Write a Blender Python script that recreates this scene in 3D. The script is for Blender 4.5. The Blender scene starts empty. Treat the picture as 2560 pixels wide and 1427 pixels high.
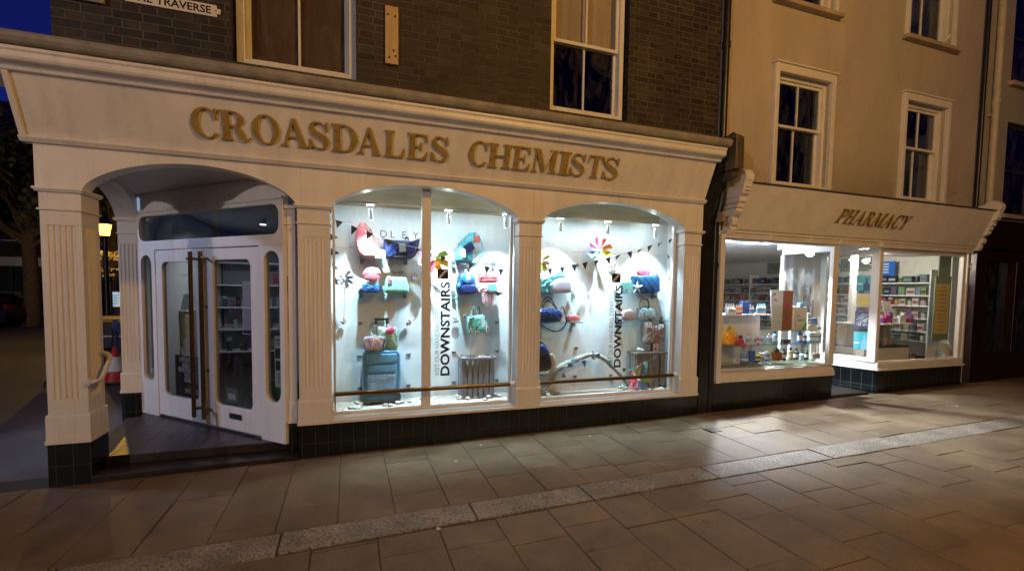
import bpy, bmesh, math, random
from mathutils import Vector, Matrix
random.seed(7)
R_ = math.radians
S = bpy.context.scene
COL = S.collection

# ------------------------------------------------------------------ camera
FPX, CX, CY = 1162.23, 1280.0, 789.61
CAMR = ((0.94351108, -0.3310626, 0.01357951), (-0.00587894, -0.05770356, -0.99831645), (0.33128882, 0.9418428, -0.05639024))
CAM = Vector((0.0, -4.64329, 1.6))
cd = bpy.data.cameras.new("camera"); co = bpy.data.objects.new("camera", cd); COL.objects.link(co)
cd.sensor_width = 36; cd.lens = FPX / 2560 * 36; cd.shift_y = (CY - 713.5) / 2560
cd.clip_start = .05; cd.clip_end = 500
r, d, f = [Vector(v) for v in CAMR]
co.matrix_world = Matrix(((r.x, -d.x, -f.x, CAM.x), (r.y, -d.y, -f.y, CAM.y), (r.z, -d.z, -f.z, CAM.z), (0, 0, 0, 1)))
S.camera = co

# ------------------------------------------------------------------ render, world
S.render.engine = 'CYCLES'
S.cycles.use_denoising = True
S.cycles.max_bounces = 8; S.cycles.transparent_max_bounces = 16
S.cycles.sample_clamp_indirect = 3.0
S.cycles.caustics_reflective = False; S.cycles.caustics_refractive = False
S.view_settings.view_transform = 'Standard'; S.view_settings.look = 'None'
S.view_settings.exposure = 0.0; S.view_settings.gamma = 1.0
W = bpy.data.worlds.new("World"); S.world = W; W.use_nodes = True
wn = W.node_tree.nodes; wl = W.node_tree.links
sky = wn.new('ShaderNodeTexSky'); sky.sky_type = 'NISHITA'; sky.sun_disc = False
sky.sun_elevation = R_(-1.5); sky.sun_rotation = R_(-25); sky.ozone_density = 10.0; sky.air_density = 1.0; sky.dust_density = 0.1
tint = wn.new('ShaderNodeMix'); tint.data_type = 'RGBA'; tint.blend_type = 'MULTIPLY'; tint.inputs[0].default_value = 1; tint.inputs[7].default_value = (2.3, 3.0, 1.9, 1)
wl.new(sky.outputs[0], tint.inputs[6]); wl.new(tint.outputs[2], wn['Background'].inputs[0]); wn['Background'].inputs[1].default_value = 0.15

# ------------------------------------------------------------------ helpers
def ray(px, py):
    a, b = (px - CX) / FPX, (py - CY) / FPX
    return r * a + d * b + f
def at(px, py, Y=0.0):          # the point of the vertical plane Y that this line of sight meets
    v = ray(px, py); return CAM + v * ((Y - CAM.y) / v.y)
def atx(px, py, X):
    v = ray(px, py); return CAM + v * ((X - CAM.x) / v.x)
def atz(px, py, z):
    v = ray(px, py); return CAM + v * ((z - CAM.z) / v.z)
def onplane(px, py, P, N):
    v = ray(px, py); return CAM + v * ((P - CAM).dot(N) / v.dot(N))
def g(x): return .0165 * (x + .45)      # the street rises to the right

ORG = {}
def thing(name, label=None, cat=None, loc=(0, 0, 0), group=None, rz=0):
    o = bpy.data.objects.new(name, None); o.empty_display_size = .1; COL.objects.link(o)
    o.location = loc; o.rotation_euler = (0, 0, rz); ORG[o.name] = Vector(loc)
    tag(o, label, cat, group); return o
def tag(o, label=None, cat=None, group=None, kind=None):
    if label: o['label'] = label
    if cat: o['category'] = cat
    if group: o['group'] = group
    if kind: o['kind'] = kind
    return o
def kids(o): return [c for c in bpy.data.objects if c.parent == o]
def clone(o, loc=None, label=None, group=None, rz=None, scale=None, par=None):
    c = o.copy(); COL.objects.link(c)
    if par is not None: c.parent = par
    ORG[c.name] = Vector(loc) if loc is not None else ORG.get(o.name, Vector())
    if loc is not None: c.location = loc
    if rz is not None: c.rotation_euler = (0, 0, rz)
    if scale is not None: c.scale = scale
    if label: c['label'] = label
    if group: c['group'] = group
    for k in kids(o): clone(k, par=c)
    return c

def cat_rom(P, n=6, closed=True):
    out = []; m = len(P); rng = range(m if closed else m - 1)
    for i in rng:
        if closed: p0, p1, p2, p3 = P[(i - 1) % m], P[i], P[(i + 1) % m], P[(i + 2) % m]
        else: p0, p1, p2, p3 = P[max(i - 1, 0)], P[i], P[i + 1], P[min(i + 2, m - 1)]
        for k in range(n):
            t = k / n
            out.append(tuple(.5 * (2 * b + (c - a) * t + (2 * a - 5 * b + 4 * c - e) * t * t + (3 * b - a - 3 * c + e) * t ** 3) for a, b, c, e in zip(p0, p1, p2, p3)))
    if not closed: out.append(tuple(P[-1]))
    return out

class MB:
    def __init__(s, T=None):
        s.bm = bmesh.new(); s.mi = 0; s.T = T          # T maps local to world points
    def v(s, x, y, z):
        p = Vector((x, y, z)); return s.bm.verts.new(s.T(p) if s.T else p)
    def f(s, vs):
        try:
            q = s.bm.faces.new(vs); q.material_index = s.mi; return q
        except ValueError: return None
    def box(s, x0, x1, y0, y1, z0, z1):
        p = [s.v(x, y, z) for x in (x0, x1) for y in (y0, y1) for z in (z0, z1)]
        for q in ((0, 1, 3, 2), (4, 6, 7, 5), (0, 4, 5, 1), (2, 3, 7, 6), (0, 2, 6, 4), (1, 5, 7, 3)): s.f([p[i] for i in q])
        return s
    def hexa(s, P):                       # 8 corners: 4 bottom, 4 top
        p = [s.v(*q) for q in P]
        for q in ((3, 2, 1, 0), (4, 5, 6, 7), (0, 1, 5, 4), (1, 2, 6, 5), (2, 3, 7, 6), (3, 0, 4, 7)): s.f([p[i] for i in q])
        return s
    def prism(s, poly, ax, a, b):
        def mk(u, w, t): return {'x': (t, u, w), 'y': (u, t, w), 'z': (u, w, t)}[ax]
        A = [s.v(*mk(u, w, a)) for u, w in poly]; B = [s.v(*mk(u, w, b)) for u, w in poly]; n = len(poly)
        s.f(A[::-1]); s.f(B)
        for i in range(n): s.f([A[i], A[(i + 1) % n], B[(i + 1) % n], B[i]])
        return s
    def ring(s, outer, inner, ax, a, b):  # frame between two loops of the same count
        def mk(u, w, t): return {'x': (t, u, w), 'y': (u, t, w), 'z': (u, w, t)}[ax]
        n = len(outer)
        L = [[s.v(*mk(u, w, t)) for u, w in lp] for lp in (outer, inner) for t in (a, b)]
        Oa, Ob, Ia, Ib = L
        for i in range(n):
            j = (i + 1) % n
            s.f([Oa[i], Oa[j], Ob[j], Ob[i]]); s.f([Ia[j], Ia[i], Ib[i], Ib[j]])
            s.f([Oa[j], Oa[i], Ia[i], Ia[j]]); s.f([Ob[i], Ob[j], Ib[j], Ib[i]])
        return s
    def cyl(s, p0, p1, r0, r1=None, n=12, cap=True):
        p0, p1 = Vector(p0), Vector(p1); r1 = r0 if r1 is None else r1
        w = (p1 - p0).normalized(); u = w.orthogonal().normalized(); q = w.cross(u)
        A = []; B = []
        for i in range(n):
            t = 2 * math.pi * i / n; e = u * math.cos(t) + q * math.sin(t)
            A.append(s.v(*(p0 + e * r0))); B.append(s.v(*(p1 + e * r1)))
        for i in range(n): s.f([A[i], A[(i + 1) % n], B[(i + 1) % n], B[i]])
        if cap: s.f(A[::-1]); s.f(B)
        return s
    def tube(s, P, rad, n=8, flat=1.0):
        P = [Vector(p) for p in P]; rings = []; m = len(P)
        rr = rad if isinstance(rad, (list, tuple)) else [rad] * m
        w0 = (P[1] - P[0]).normalized(); u = w0.orthogonal().normalized()
        for i in range(m):
            w = (P[min(i + 1, m - 1)] - P[max(i - 1, 0)]).normalized()
            u = (u - w * u.dot(w)).normalized(); q = w.cross(u)
            rings.append([s.v(*(P[i] + (u * math.cos(2 * math.pi * k / n) + q * math.sin(2 * math.pi * k / n) * flat) * rr[i])) for k in range(n)])
        for a, b in zip(rings, rings[1:]):
            for k in range(n): s.f([a[k], a[(k + 1) % n], b[(k + 1) % n], b[k]])
        s.f(rings[0][::-1]); s.f(rings[-1]); return s
    def lathe(s, prof, c=(0, 0, 0), n=14):
        rings = []
        for rad, z in prof:
            rings.append([s.v(c[0] + rad * math.cos(2 * math.pi * k / n), c[1] + rad * math.sin(2 * math.pi * k / n), c[2] + z) for k in range(n)])
        for a, b in zip(rings, rings[1:]):
            for k in range(n): s.f([a[k], a[(k + 1) % n], b[(k + 1) % n], b[k]])
        s.f(rings[0][::-1]); s.f(rings[-1]); return s
    def ball(s, c, rad, n=12, m=8, jit=0):
        rx, ry, rz = rad if isinstance(rad, (tuple, list)) else (rad,) * 3
        rows = []
        for i in range(1, m):
            t = math.pi * i / m
            rows.append([s.v(c[0] + rx * math.sin(t) * math.cos(2 * math.pi * k / n) * (1 + random.uniform(-jit, jit)), c[1] + ry * math.sin(t) * math.sin(2 * math.pi * k / n) * (1 + random.uniform(-jit, jit)), c[2] + rz * math.cos(t)) for k in range(n)])
        a, b = s.v(c[0], c[1], c[2] + rz), s.v(c[0], c[1], c[2] - rz)
        for p, q in zip(rows, rows[1:]):
            for k in range(n): s.f([p[k], q[k], q[(k + 1) % n], p[(k + 1) % n]])
        for k in range(n): s.f([a, rows[0][k], rows[0][(k + 1) % n]]); s.f([b, rows[-1][(k + 1) % n], rows[-1][k]])
        return s
    def puff(s, pts, y, th, pw=2.5, edge=.25, wob=0.0):
        # a stuffed shape: outline pts (x, z) in the plane y, full thickness th
        n = len(pts); cx = sum(p[0] for p in pts) / n; cz = sum(p[1] for p in pts) / n
        steps = [1, .97, .9, .78, .6, .38, .16]
        def loop(k, sg):
            h = th / 2 * (edge + (1 - edge) * (1 - k ** pw) ** .5) if k < 1 else th / 2 * edge
            return [s.v(cx + (p[0] - cx) * k, y + sg * h * (1 + (wob * math.sin(9 * p[0] / .1 + 5 * p[1] / .1 + 11 * k) if k < 1 else 0)), cz + (p[1] - cz) * k) for p in pts]
        F = [loop(k, -1) for k in steps]; B = [loop(k, 1) for k in steps]
        for L, o in ((F, 0), (B, 1)):
            for a, b in zip(L, L[1:]):
                for i in range(n):
                    q = [a[i], a[(i + 1) % n], b[(i + 1) % n], b[i]]; s.f(q if o == 0 else q[::-1])
            s.f(L[-1] if o == 0 else L[-1][::-1])
        for i in range(n): s.f([F[0][(i + 1) % n], F[0][i], B[0][i], B[0][(i + 1) % n]])
        return s
    def build(s, name, mat, parent=None, bevel=0, smooth=False, seg=2, sub=0):
        bmesh.ops.recalc_face_normals(s.bm, faces=s.bm.faces[:])
        me = bpy.data.meshes.new(name)
        off = Vector((0, 0, 0)); q = parent
        if q is not None:
            while q.parent is not None: q = q.parent
            off = ORG.get(q.name, Vector((0, 0, 0)))
        if off.length > 0:
            for vv in s.bm.verts: vv.co -= off
        if smooth:
            for ff in s.bm.faces: ff.smooth = True
        s.bm.to_mesh(me); s.bm.free()
        for m in (mat if isinstance(mat, (list, tuple)) else [mat]): me.materials.append(m)
        o = bpy.data.objects.new(name, me); COL.objects.link(o); ORG[o.name] = Vector((0, 0, 0))
        if parent is not None: o.parent = parent
        if smooth and bevel == 0:
            m = o.modifiers.new("edges", 'EDGE_SPLIT'); m.split_angle = R_(50)
        if bevel:
            m = o.modifiers.new("bevel", 'BEVEL'); m.width = bevel; m.segments = seg; m.limit_method = 'ANGLE'; m.angle_limit = R_(35)
        if sub:
            m = o.modifiers.new("sub", 'SUBSURF'); m.levels = sub; m.render_levels = sub
        return o
def top(o, base=None):
    """move a one-mesh top-level thing's origin to its base"""
    vs = [v.co for v in o.data.vertices]
    c = Vector((sum(v.x for v in vs) / len(vs), sum(v.y for v in vs) / len(vs), min(v.z for v in vs)))
    for v in o.data.vertices: v.co -= c
    o.location = c; ORG[o.name] = c.copy(); return o

# text set in the built-in sans face, made into real lettering
def text(name, body, mat, parent, p0, xd, ud, w=None, h=None, depth=.0015, bold=0, spacing=1, align='LEFT', shear=0):
    cu = bpy.data.curves.new(name, 'FONT'); cu.body = body; cu.size = 1; cu.extrude = .5; cu.offset = bold
    cu.space_character = spacing; cu.align_x = align; cu.resolution_u = 3; cu.shear = shear
    o = bpy.data.objects.new("t", cu); COL.objects.link(o)
    dg = bpy.context.evaluated_depsgraph_get(); dg.update()
    me = bpy.data.meshes.new_from_object(o.evaluated_get(dg)); bpy.data.objects.remove(o); bpy.data.curves.remove(cu)
    xs = [v.co.x for v in me.vertices]; ys = [v.co.y for v in me.vertices]
    x0, x1, y0, y1 = min(xs), max(xs), min(ys), max(ys)
    sx = w / (x1 - x0) if w else None; sy = h / (y1 - y0) if h else None
    sx = sx or sy; sy = sy or sx
    xd, ud = Vector(xd).normalized(), Vector(ud).normalized(); nd = xd.cross(ud)
    if align == 'CENTER': xo = (x0 + x1) / 2
    else: xo = x0
    q = parent; off = Vector((0, 0, 0))
    if q is not None:
        while q.parent is not None: q = q.parent
        off = ORG.get(q.name, Vector((0, 0, 0)))
    p0 = Vector(p0) - off
    for v in me.vertices:
        v.co = p0 + xd * ((v.co.x - xo) * sx) + ud * ((v.co.y - y0) * sy) + nd * ((v.co.z + .5) * depth)
    me.materials.clear(); me.materials.append(mat)
    for p in me.polygons: p.material_index = 0
    o = bpy.data.objects.new(name, me); COL.objects.link(o); ORG[o.name] = Vector((0, 0, 0))
    if parent is not None: o.parent = parent
    return o

# ------------------------------------------------------------------ materials
def nodes(name):
    m = bpy.data.materials.new(name); m.use_nodes = True; nt = m.node_tree
    return m, nt, nt.nodes, nt.links, nt.nodes['Principled BSDF']
def srgb(*c): return tuple((x / 255 / 12.92 if x / 255 <= .04045 else ((x / 255 + .055) / 1.055) ** 2.4) for x in c)
def N(n, t, **k):
    q = n.new(t)
    for a, b in k.items(): setattr(q, a, b)
    return q
_mc = {}
def mat(name, col, rough=.5, metal=0, var=.1, scale=6, bump=0, bscale=60, spec=.5, coat=0, stretch=None, alt=None, sheen=0, rnd=0):
    if name in _mc: return _mc[name]
    m, nt, n, l, b = nodes(name)
    tc = N(n, 'ShaderNodeTexCoord'); mp = N(n, 'ShaderNodeMapping'); l.new(tc.outputs['Object'], mp.inputs[0])
    if stretch: mp.inputs['Scale'].default_value = stretch
    nz = N(n, 'ShaderNodeTexNoise'); nz.inputs['Scale'].default_value = scale; nz.inputs['Detail'].default_value = 5; nz.inputs['Roughness'].default_value = .6
    l.new(mp.outputs[0], nz.inputs['Vector'])
    mr = N(n, 'ShaderNodeMapRange'); mr.inputs[1].default_value = .3; mr.inputs[2].default_value = .7
    l.new(nz.outputs[0], mr.inputs[0])
    mx = N(n, 'ShaderNodeMix', data_type='RGBA'); l.new(mr.outputs[0], mx.inputs[0])
    c2 = alt if alt else tuple(min(1, x * (1 + var)) for x in col); c1 = col if alt else tuple(x * (1 - var) for x in col)
    mx.inputs[6].default_value = (*c1, 1); mx.inputs[7].default_value = (*c2, 1)
    out = mx.outputs[2]
    if rnd:
        gi = N(n, 'ShaderNodeNewGeometry'); mm = N(n, 'ShaderNodeMapRange'); mm.inputs[3].default_value = 1 - rnd; mm.inputs[4].default_value = 1 + rnd
        l.new(gi.outputs['Random Per Island'], mm.inputs[0])
        mu = N(n, 'ShaderNodeMix', data_type='RGBA', blend_type='MULTIPLY'); mu.inputs[0].default_value = 1
        l.new(out, mu.inputs[6]); l.new(mm.outputs[0], mu.inputs[7]); out = mu.outputs[2]
    l.new(out, b.inputs['Base Color'])
    b.inputs['Roughness'].default_value = rough; b.inputs['Metallic'].default_value = metal
    b.inputs['Specular IOR Level'].default_value = spec
    if coat: b.inputs['Coat Weight'].default_value = coat; b.inputs['Coat Roughness'].default_value = .1
    if sheen: b.inputs['Sheen Weight'].default_value = sheen
    mr2 = N(n, 'ShaderNodeMapRange'); mr2.inputs[3].default_value = max(.02, rough - .12); mr2.inputs[4].default_value = min(1, rough + .12)
    l.new(nz.outputs[0], mr2.inputs[0]); l.new(mr2.outputs[0], b.inputs['Roughness'])
    if bump:
        nb = N(n, 'ShaderNodeTexNoise'); nb.inputs['Scale'].default_value = bscale; nb.inputs['Detail'].default_value = 4
        l.new(tc.outputs['Object'], nb.inputs['Vector'])
        bp = N(n, 'ShaderNodeBump'); bp.inputs['Strength'].default_value = bump; bp.inputs['Distance'].default_value = .01
        l.new(nb.outputs[0], bp.inputs['Height']); l.new(bp.outputs[0], b.inputs['Normal'])
    _mc[name] = m; return m
def emis(name, col, k):
    m, nt, n, l, b = nodes(name)
    b.inputs['Base Color'].default_value = (*col, 1); b.inputs['Emission Color'].default_value = (*col, 1); b.inputs['Emission Strength'].default_value = k
    return m
def glassmat(name, tint=(1, 1, 1), refl=.035, rough=0.0, dust=.05):
    m, nt, n, l, b = nodes(name); n.remove(b)
    tr = N(n, 'ShaderNodeBsdfTransparent'); tr.inputs[0].default_value = (*tint, 1)
    gl = N(n, 'ShaderNodeBsdfGlossy'); gl.inputs['Roughness'].default_value = rough
    lw = N(n, 'ShaderNodeLayerWeight'); pw = N(n, 'ShaderNodeMath', operation='POWER'); pw.inputs[1].default_value = 5
    l.new(lw.outputs['Facing'], pw.inputs[0]); ma = N(n, 'ShaderNodeMath', operation='MULTIPLY_ADD'); ma.inputs[1].default_value = .85; ma.inputs[2].default_value = refl
    l.new(pw.outputs[0], ma.inputs[0]); mx = N(n, 'ShaderNodeMixShader')
    l.new(ma.outputs[0], mx.inputs[0]); l.new(tr.outputs[0], mx.inputs[1]); l.new(gl.outputs[0], mx.inputs[2])
    # thin smeared film of street dust
    tc = N(n, 'ShaderNodeTexCoord'); mp = N(n, 'ShaderNodeMapping'); mp.inputs['Scale'].default_value = (2.2, 2.2, .8); mp.inputs['Rotation'].default_value = (0, .5, 0); l.new(tc.outputs['Object'], mp.inputs[0])
    nz = N(n, 'ShaderNodeTexNoise'); nz.inputs['Scale'].default_value = 2.5; nz.inputs['Detail'].default_value = 7; nz.inputs['Roughness'].default_value = .65; nz.inputs['Distortion'].default_value = 1.2; l.new(mp.outputs[0], nz.inputs['Vector'])
    mr = N(n, 'ShaderNodeMapRange'); mr.inputs[1].default_value = .45; mr.inputs[2].default_value = .75; mr.inputs[4].default_value = dust; l.new(nz.outputs[0], mr.inputs[0])
    df = N(n, 'ShaderNodeBsdfDiffuse'); df.inputs[0].default_value = (.7, .68, .65, 1); m2 = N(n, 'ShaderNodeMixShader'); l.new(mr.outputs[0], m2.inputs[0]); l.new(mx.outputs[0], m2.inputs[1]); l.new(df.outputs[0], m2.inputs[2])
    l.new(m2.outputs[0], n['Material Output'].inputs[0]); return m

def gridmat(name, tile, grout, bw, bh, gap, rough, plane='xz', var=.25, offs=0.0, bump=.4, zoff=0, grough=.9, freq=2, coat=0, rowvar=.3, squash=1):
    """bricks / tiles laid out in metres on the object's own axes"""
    m, nt, n, l, b = nodes(name)
    tc = N(n, 'ShaderNodeTexCoord'); sp = N(n, 'ShaderNodeSeparateXYZ'); l.new(tc.outputs['Object'], sp.inputs[0])
    cb = N(n, 'ShaderNodeCombineXYZ')
    if plane == 'xz':
        # walls facing X or Y share the pattern: use x + y as the running length
        ad = N(n, 'ShaderNodeMath', operation='ADD'); l.new(sp.outputs[0], ad.inputs[0]); l.new(sp.outputs[1], ad.inputs[1])
        l.new(ad.outputs[0], cb.inputs[0])
        az = N(n, 'ShaderNodeMath', operation='ADD'); az.inputs[1].default_value = zoff; l.new(sp.outputs[2], az.inputs[0]); l.new(az.outputs[0], cb.inputs[1])
    else:
        l.new(sp.outputs[0], cb.inputs[0]); l.new(sp.outputs[1], cb.inputs[1])
    br = N(n, 'ShaderNodeTexBrick'); br.offset = offs; br.offset_frequency = freq; br.squash = squash; br.squash_frequency = 2
    br.inputs['Scale'].default_value = 1; br.inputs['Brick Width'].default_value = bw; br.inputs['Row Height'].default_value = bh
    br.inputs['Mortar Size'].default_value = gap; br.inputs['Mortar Smooth'].default_value = .3; br.inputs['Bias'].default_value = 0
    br.inputs['Color1'].default_value = (*tuple(x * (1 - rowvar) for x in tile), 1); br.inputs['Color2'].default_value = (*tuple(x * (1 + rowvar) for x in tile), 1); br.inputs['Mortar'].default_value = (*grout, 1)
    l.new(cb.outputs[0], br.inputs['Vector'])
    nz = N(n, 'ShaderNodeTexNoise'); nz.inputs['Scale'].default_value = 2.3; nz.inputs['Detail'].default_value = 6; nz.inputs['Roughness'].default_value = .7; l.new(tc.outputs['Object'], nz.inputs['Vector'])
    mr = N(n, 'ShaderNodeMapRange'); mr.inputs[1].default_value = .25; mr.inputs[2].default_value = .75; mr.inputs[3].default_value = 1 - var; mr.inputs[4].default_value = 1 + var; l.new(nz.outputs[0], mr.inputs[0])
    mu = N(n, 'ShaderNodeMix', data_type='RGBA', blend_type='MULTIPLY'); mu.inputs[0].default_value = 1
    l.new(br.outputs[0], mu.inputs[6]); l.new(mr.outputs[0], mu.inputs[7]); l.new(mu.outputs[2], b.inputs['Base Color'])
    rr = N(n, 'ShaderNodeMapRange'); rr.inputs[3].default_value = rough; rr.inputs[4].default_value = grough; l.new(br.outputs[1], rr.inputs[0]); l.new(rr.outputs[0], b.inputs['Roughness'])
    nb = N(n, 'ShaderNodeTexNoise'); nb.inputs['Scale'].default_value = 45; l.new(tc.outputs['Object'], nb.inputs['Vector'])
    sb = N(n, 'ShaderNodeMath', operation='MULTIPLY_ADD'); sb.inputs[1].default_value = -1; l.new(br.outputs[1], sb.inputs[0])
    sc = N(n, 'ShaderNodeMath', operation='MULTIPLY'); sc.inputs[1].default_value = .25 if grough > rough + .3 and rough > .5 else .03; l.new(nb.outputs[0], sc.inputs[0]); l.new(sc.outputs[0], sb.inputs[2])
    bp = N(n, 'ShaderNodeBump'); bp.inputs['Strength'].default_value = bump; bp.inputs['Distance'].default_value = .006
    l.new(sb.outputs[0], bp.inputs['Height']); l.new(bp.outputs[0], b.inputs['Normal'])
    if coat: b.inputs['Coat Weight'].default_value = coat
    return m

def pattern(name, cols, scale=30, kind='noise', rough=.6, vec=(1, 1, 1)):
    """printed cloth: several colours through noise bands, stripes or diamonds"""
    m, nt, n, l, b = nodes(name)
    tc = N(n, 'ShaderNodeTexCoord'); mp = N(n, 'ShaderNodeMapping'); mp.inputs['Scale'].default_value = vec; l.new(tc.outputs['Object'], mp.inputs[0])
    if kind == 'wave':
        t = N(n, 'ShaderNodeTexWave'); t.inputs['Scale'].default_value = scale; t.inputs['Distortion'].default_value = 9; t.inputs['Detail'].default_value = 1.5; t.inputs['Detail Scale'].default_value = 1.0
        src = t.outputs['Fac']
    elif kind == 'voro':
        t = N(n, 'ShaderNodeTexVoronoi'); t.inputs['Scale'].default_value = scale; src = t.outputs['Color']
    else:
        t = N(n, 'ShaderNodeTexNoise'); t.inputs['Scale'].default_value = scale; t.inputs['Detail'].default_value = 2; src = t.outputs[0]
    l.new(mp.outputs[0], t.inputs['Vector'])
    cr = N(n, 'ShaderNodeValToRGB'); cr.color_ramp.interpolation = 'CONSTANT'
    if kind == 'voro':
        sp = N(n, 'ShaderNodeSeparateColor'); l.new(src, sp.inputs[0]); src = sp.outputs[0]
    l.new(src, cr.inputs[0]); e = cr.color_ramp.elements; k = len(cols)
    lo, hi = (0, 1) if kind != 'noise' else (.3, .7)
    for i, c in enumerate(cols):
        p = lo + (hi - lo) * i / k if i else 0
        q = e[i] if i < 2 else e.new(p); q.position = p; q.color = (*c, 1)
    l.new(cr.outputs[0], b.inputs['Base Color']); b.inputs['Roughness'].default_value = rough
    return m

M = {}
WHITE = (.78, .755, .72)
M['paint'] = mat('white_paint', WHITE, .42, var=.085, scale=3.5, stretch=(1.6, 1, .3), bump=.06, bscale=30)
M['paint2'] = mat('old_white_paint', (.72, .70, .66), .4, var=.08, scale=5, bump=.05, bscale=40)
M['lead'] = mat('lead_flashing', (.28, .26, .22), .6, var=.25, scale=8, bump=.1, bscale=20)
M['brick'] = gridmat('dark_brick', (.024, .018, .013), (.085, .07, .054), .205, .068, .007, .65, offs=.5, var=.6, bump=1.0, rowvar=.6, squash=.6)
M['tile'] = gridmat('black_tile', (.006, .0085, .009), (.026, .028, .026), .113, .2, .003, .18, var=.3, zoff=-.115, bump=.3, grough=.7, rowvar=.15)
M['quarry'] = gridmat('dark_quarry_tile', (.022, .016, .014), (.05, .042, .036), .15, .15, .004, .4, plane='xy', var=.35, bump=.25)
M['quarryv'] = gridmat('dark_quarry_riser', (.018, .012, .01), (.06, .05, .042), .15, .3, .004, .35, var=.35, bump=.25, zoff=.1)
M['gold'] = mat('gold_lettering', (.48, .345, .115), .28, metal=.35, var=.12, scale=9)
M['bronze'] = mat('bronze_rail', (.16, .095, .035), .32, metal=.85, var=.3, scale=14, stretch=(.4, 3, 3))
M['black'] = mat('black_paint', (.012, .012, .012), .35, var=.3, scale=8, bump=.03)
M['iron'] = mat('black_iron', (.01, .01, .01), .4, var=.3, bump=.05)
M['glass'] = glassmat('window_glass', (.97, .99, .985), .045)
M['glass2'] = glassmat('dim_glass', (.8, .83, .84), .06)
M['shelfglass'] = glassmat('shelf_glass', (.90, .965, .95), .08)
M['panel'] = mat('white_display_panel', (.80, .82, .82), .55, var=.03, scale=2)
M['deck'] = gridmat('pale_planks', (.50, .42, .34), (.25, .2, .15), .9, .1, .003, .6, plane='xy', var=.2, offs=.37, bump=.2, rowvar=.12)
M['dark'] = mat('dark_room', (.02, .02, .022), .8)
M['render'] = mat('cream_render', (.45, .40, .345), .85, var=.13, scale=1.1, stretch=(1.6, 1, .5), bump=.2, bscale=70)
M['grey_render'] = mat('grey_render', (.36, .33, .29), .85, var=.1, scale=2, bump=.12, bscale=90)
M['redpaint'] = mat('dark_red_paint', (.018, .003, .0025), .35, var=.2)
M['blind'] = mat('brown_blind', (.22, .14, .04), .8, var=.1, scale=2)  # brown reflection of the lit wall opposite, painted on a sheet behind the panes
M['creamblind'] = mat('cream_blind', (.9, .76, .52), .8, var=.12, scale=1.2, stretch=(3, 1, .2))
M['wood'] = mat('pale_wood', (.50, .36, .17), .6, var=.15, scale=5, stretch=(8, 8, .6), bump=.1)
M['beam'] = mat('raw_board', (.52, .42, .28), .7, var=.2, scale=4, stretch=(.6, 5, 5), bump=.1)
M['chrome'] = mat('chrome', (.6, .6, .6), .2, metal=1)
M['grey'] = mat('grey_plastic', (.2, .22, .22), .5)
M['whitep'] = mat('white_plastic', (.8, .82, .84), .4, var=.03)
M['dkgrey'] = mat('charcoal_card', (.045, .05, .055), .7)
M['vinyl'] = mat('black_vinyl', (.008, .008, .01), .45)
M['vinylg'] = mat('grey_vinyl', (.06, .065, .07), .5)
M['asphalt'] = mat('asphalt', (.11, .105, .10), .75, var=.25, scale=1.2, bump=.35, bscale=140)
M['slab'] = mat('stone_slab', (.19, .136, .078), .6, var=.24, scale=3.2, bump=.3, bscale=110, rnd=.09, spec=.35)
M['grout'] = mat('dark_joint', (.045, .036, .028), .95)
def gum(m):
    # dark trodden gum spots scattered over the slabs
    nt = m.node_tree; n, l = nt.nodes, nt.links; b = n['Principled BSDF']; src = b.inputs['Base Color'].links[0].from_socket
    tc = N(n, 'ShaderNodeTexCoord'); v = N(n, 'ShaderNodeTexVoronoi'); v.inputs['Scale'].default_value = 2.1; l.new(tc.outputs['Object'], v.inputs['Vector'])
    sp = N(n, 'ShaderNodeSeparateColor'); l.new(v.outputs['Color'], sp.inputs[0])
    th = N(n, 'ShaderNodeMath', operation='MULTIPLY'); th.inputs[1].default_value = .075; l.new(sp.outputs[0], th.inputs[0])
    lt = N(n, 'ShaderNodeMath', operation='LESS_THAN'); l.new(v.outputs['Distance'], lt.inputs[0]); l.new(th.outputs[0], lt.inputs[1])
    k = N(n, 'ShaderNodeMath', operation='MULTIPLY'); k.inputs[1].default_value = .55; l.new(lt.outputs[0], k.inputs[0])
    mx = N(n, 'ShaderNodeMix', data_type='RGBA'); mx.inputs[7].default_value = (.05, .045, .04, 1); l.new(k.outputs[0], mx.inputs[0]); l.new(src, mx.inputs[6])
    # broad worn and damp patches
    w = N(n, 'ShaderNodeTexNoise'); w.inputs['Scale'].default_value = .7; w.inputs['Detail'].default_value = 6; w.inputs['Roughness'].default_value = .65; l.new(tc.outputs['Object'], w.inputs['Vector'])
    mr = N(n, 'ShaderNodeMapRange'); mr.inputs[1].default_value = .3; mr.inputs[2].default_value = .7; mr.inputs[3].default_value = .68; mr.inputs[4].default_value = 1.2; l.new(w.outputs[0], mr.inputs[0])
    mu = N(n, 'ShaderNodeMix', data_type='RGBA', blend_type='MULTIPLY'); mu.inputs[0].default_value = 1; l.new(mx.outputs[2], mu.inputs[6]); l.new(mr.outputs[0], mu.inputs[7])
    h = N(n, 'ShaderNodeTexNoise'); h.inputs['Scale'].default_value = 130; h.inputs['Detail'].default_value = 2; l.new(tc.outputs['Object'], h.inputs['Vector'])
    hr = N(n, 'ShaderNodeMapRange'); hr.inputs[1].default_value = .3; hr.inputs[2].default_value = .7; hr.inputs[3].default_value = .72; hr.inputs[4].default_value = 1.28; l.new(h.outputs[0], hr.inputs[0])
    m3 = N(n, 'ShaderNodeMix', data_type='RGBA', blend_type='MULTIPLY'); m3.inputs[0].default_value = 1; l.new(mu.outputs[2], m3.inputs[6]); l.new(hr.outputs[0], m3.inputs[7]); l.new(m3.outputs[2], b.inputs['Base Color'])
gum(M['slab'])
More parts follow.
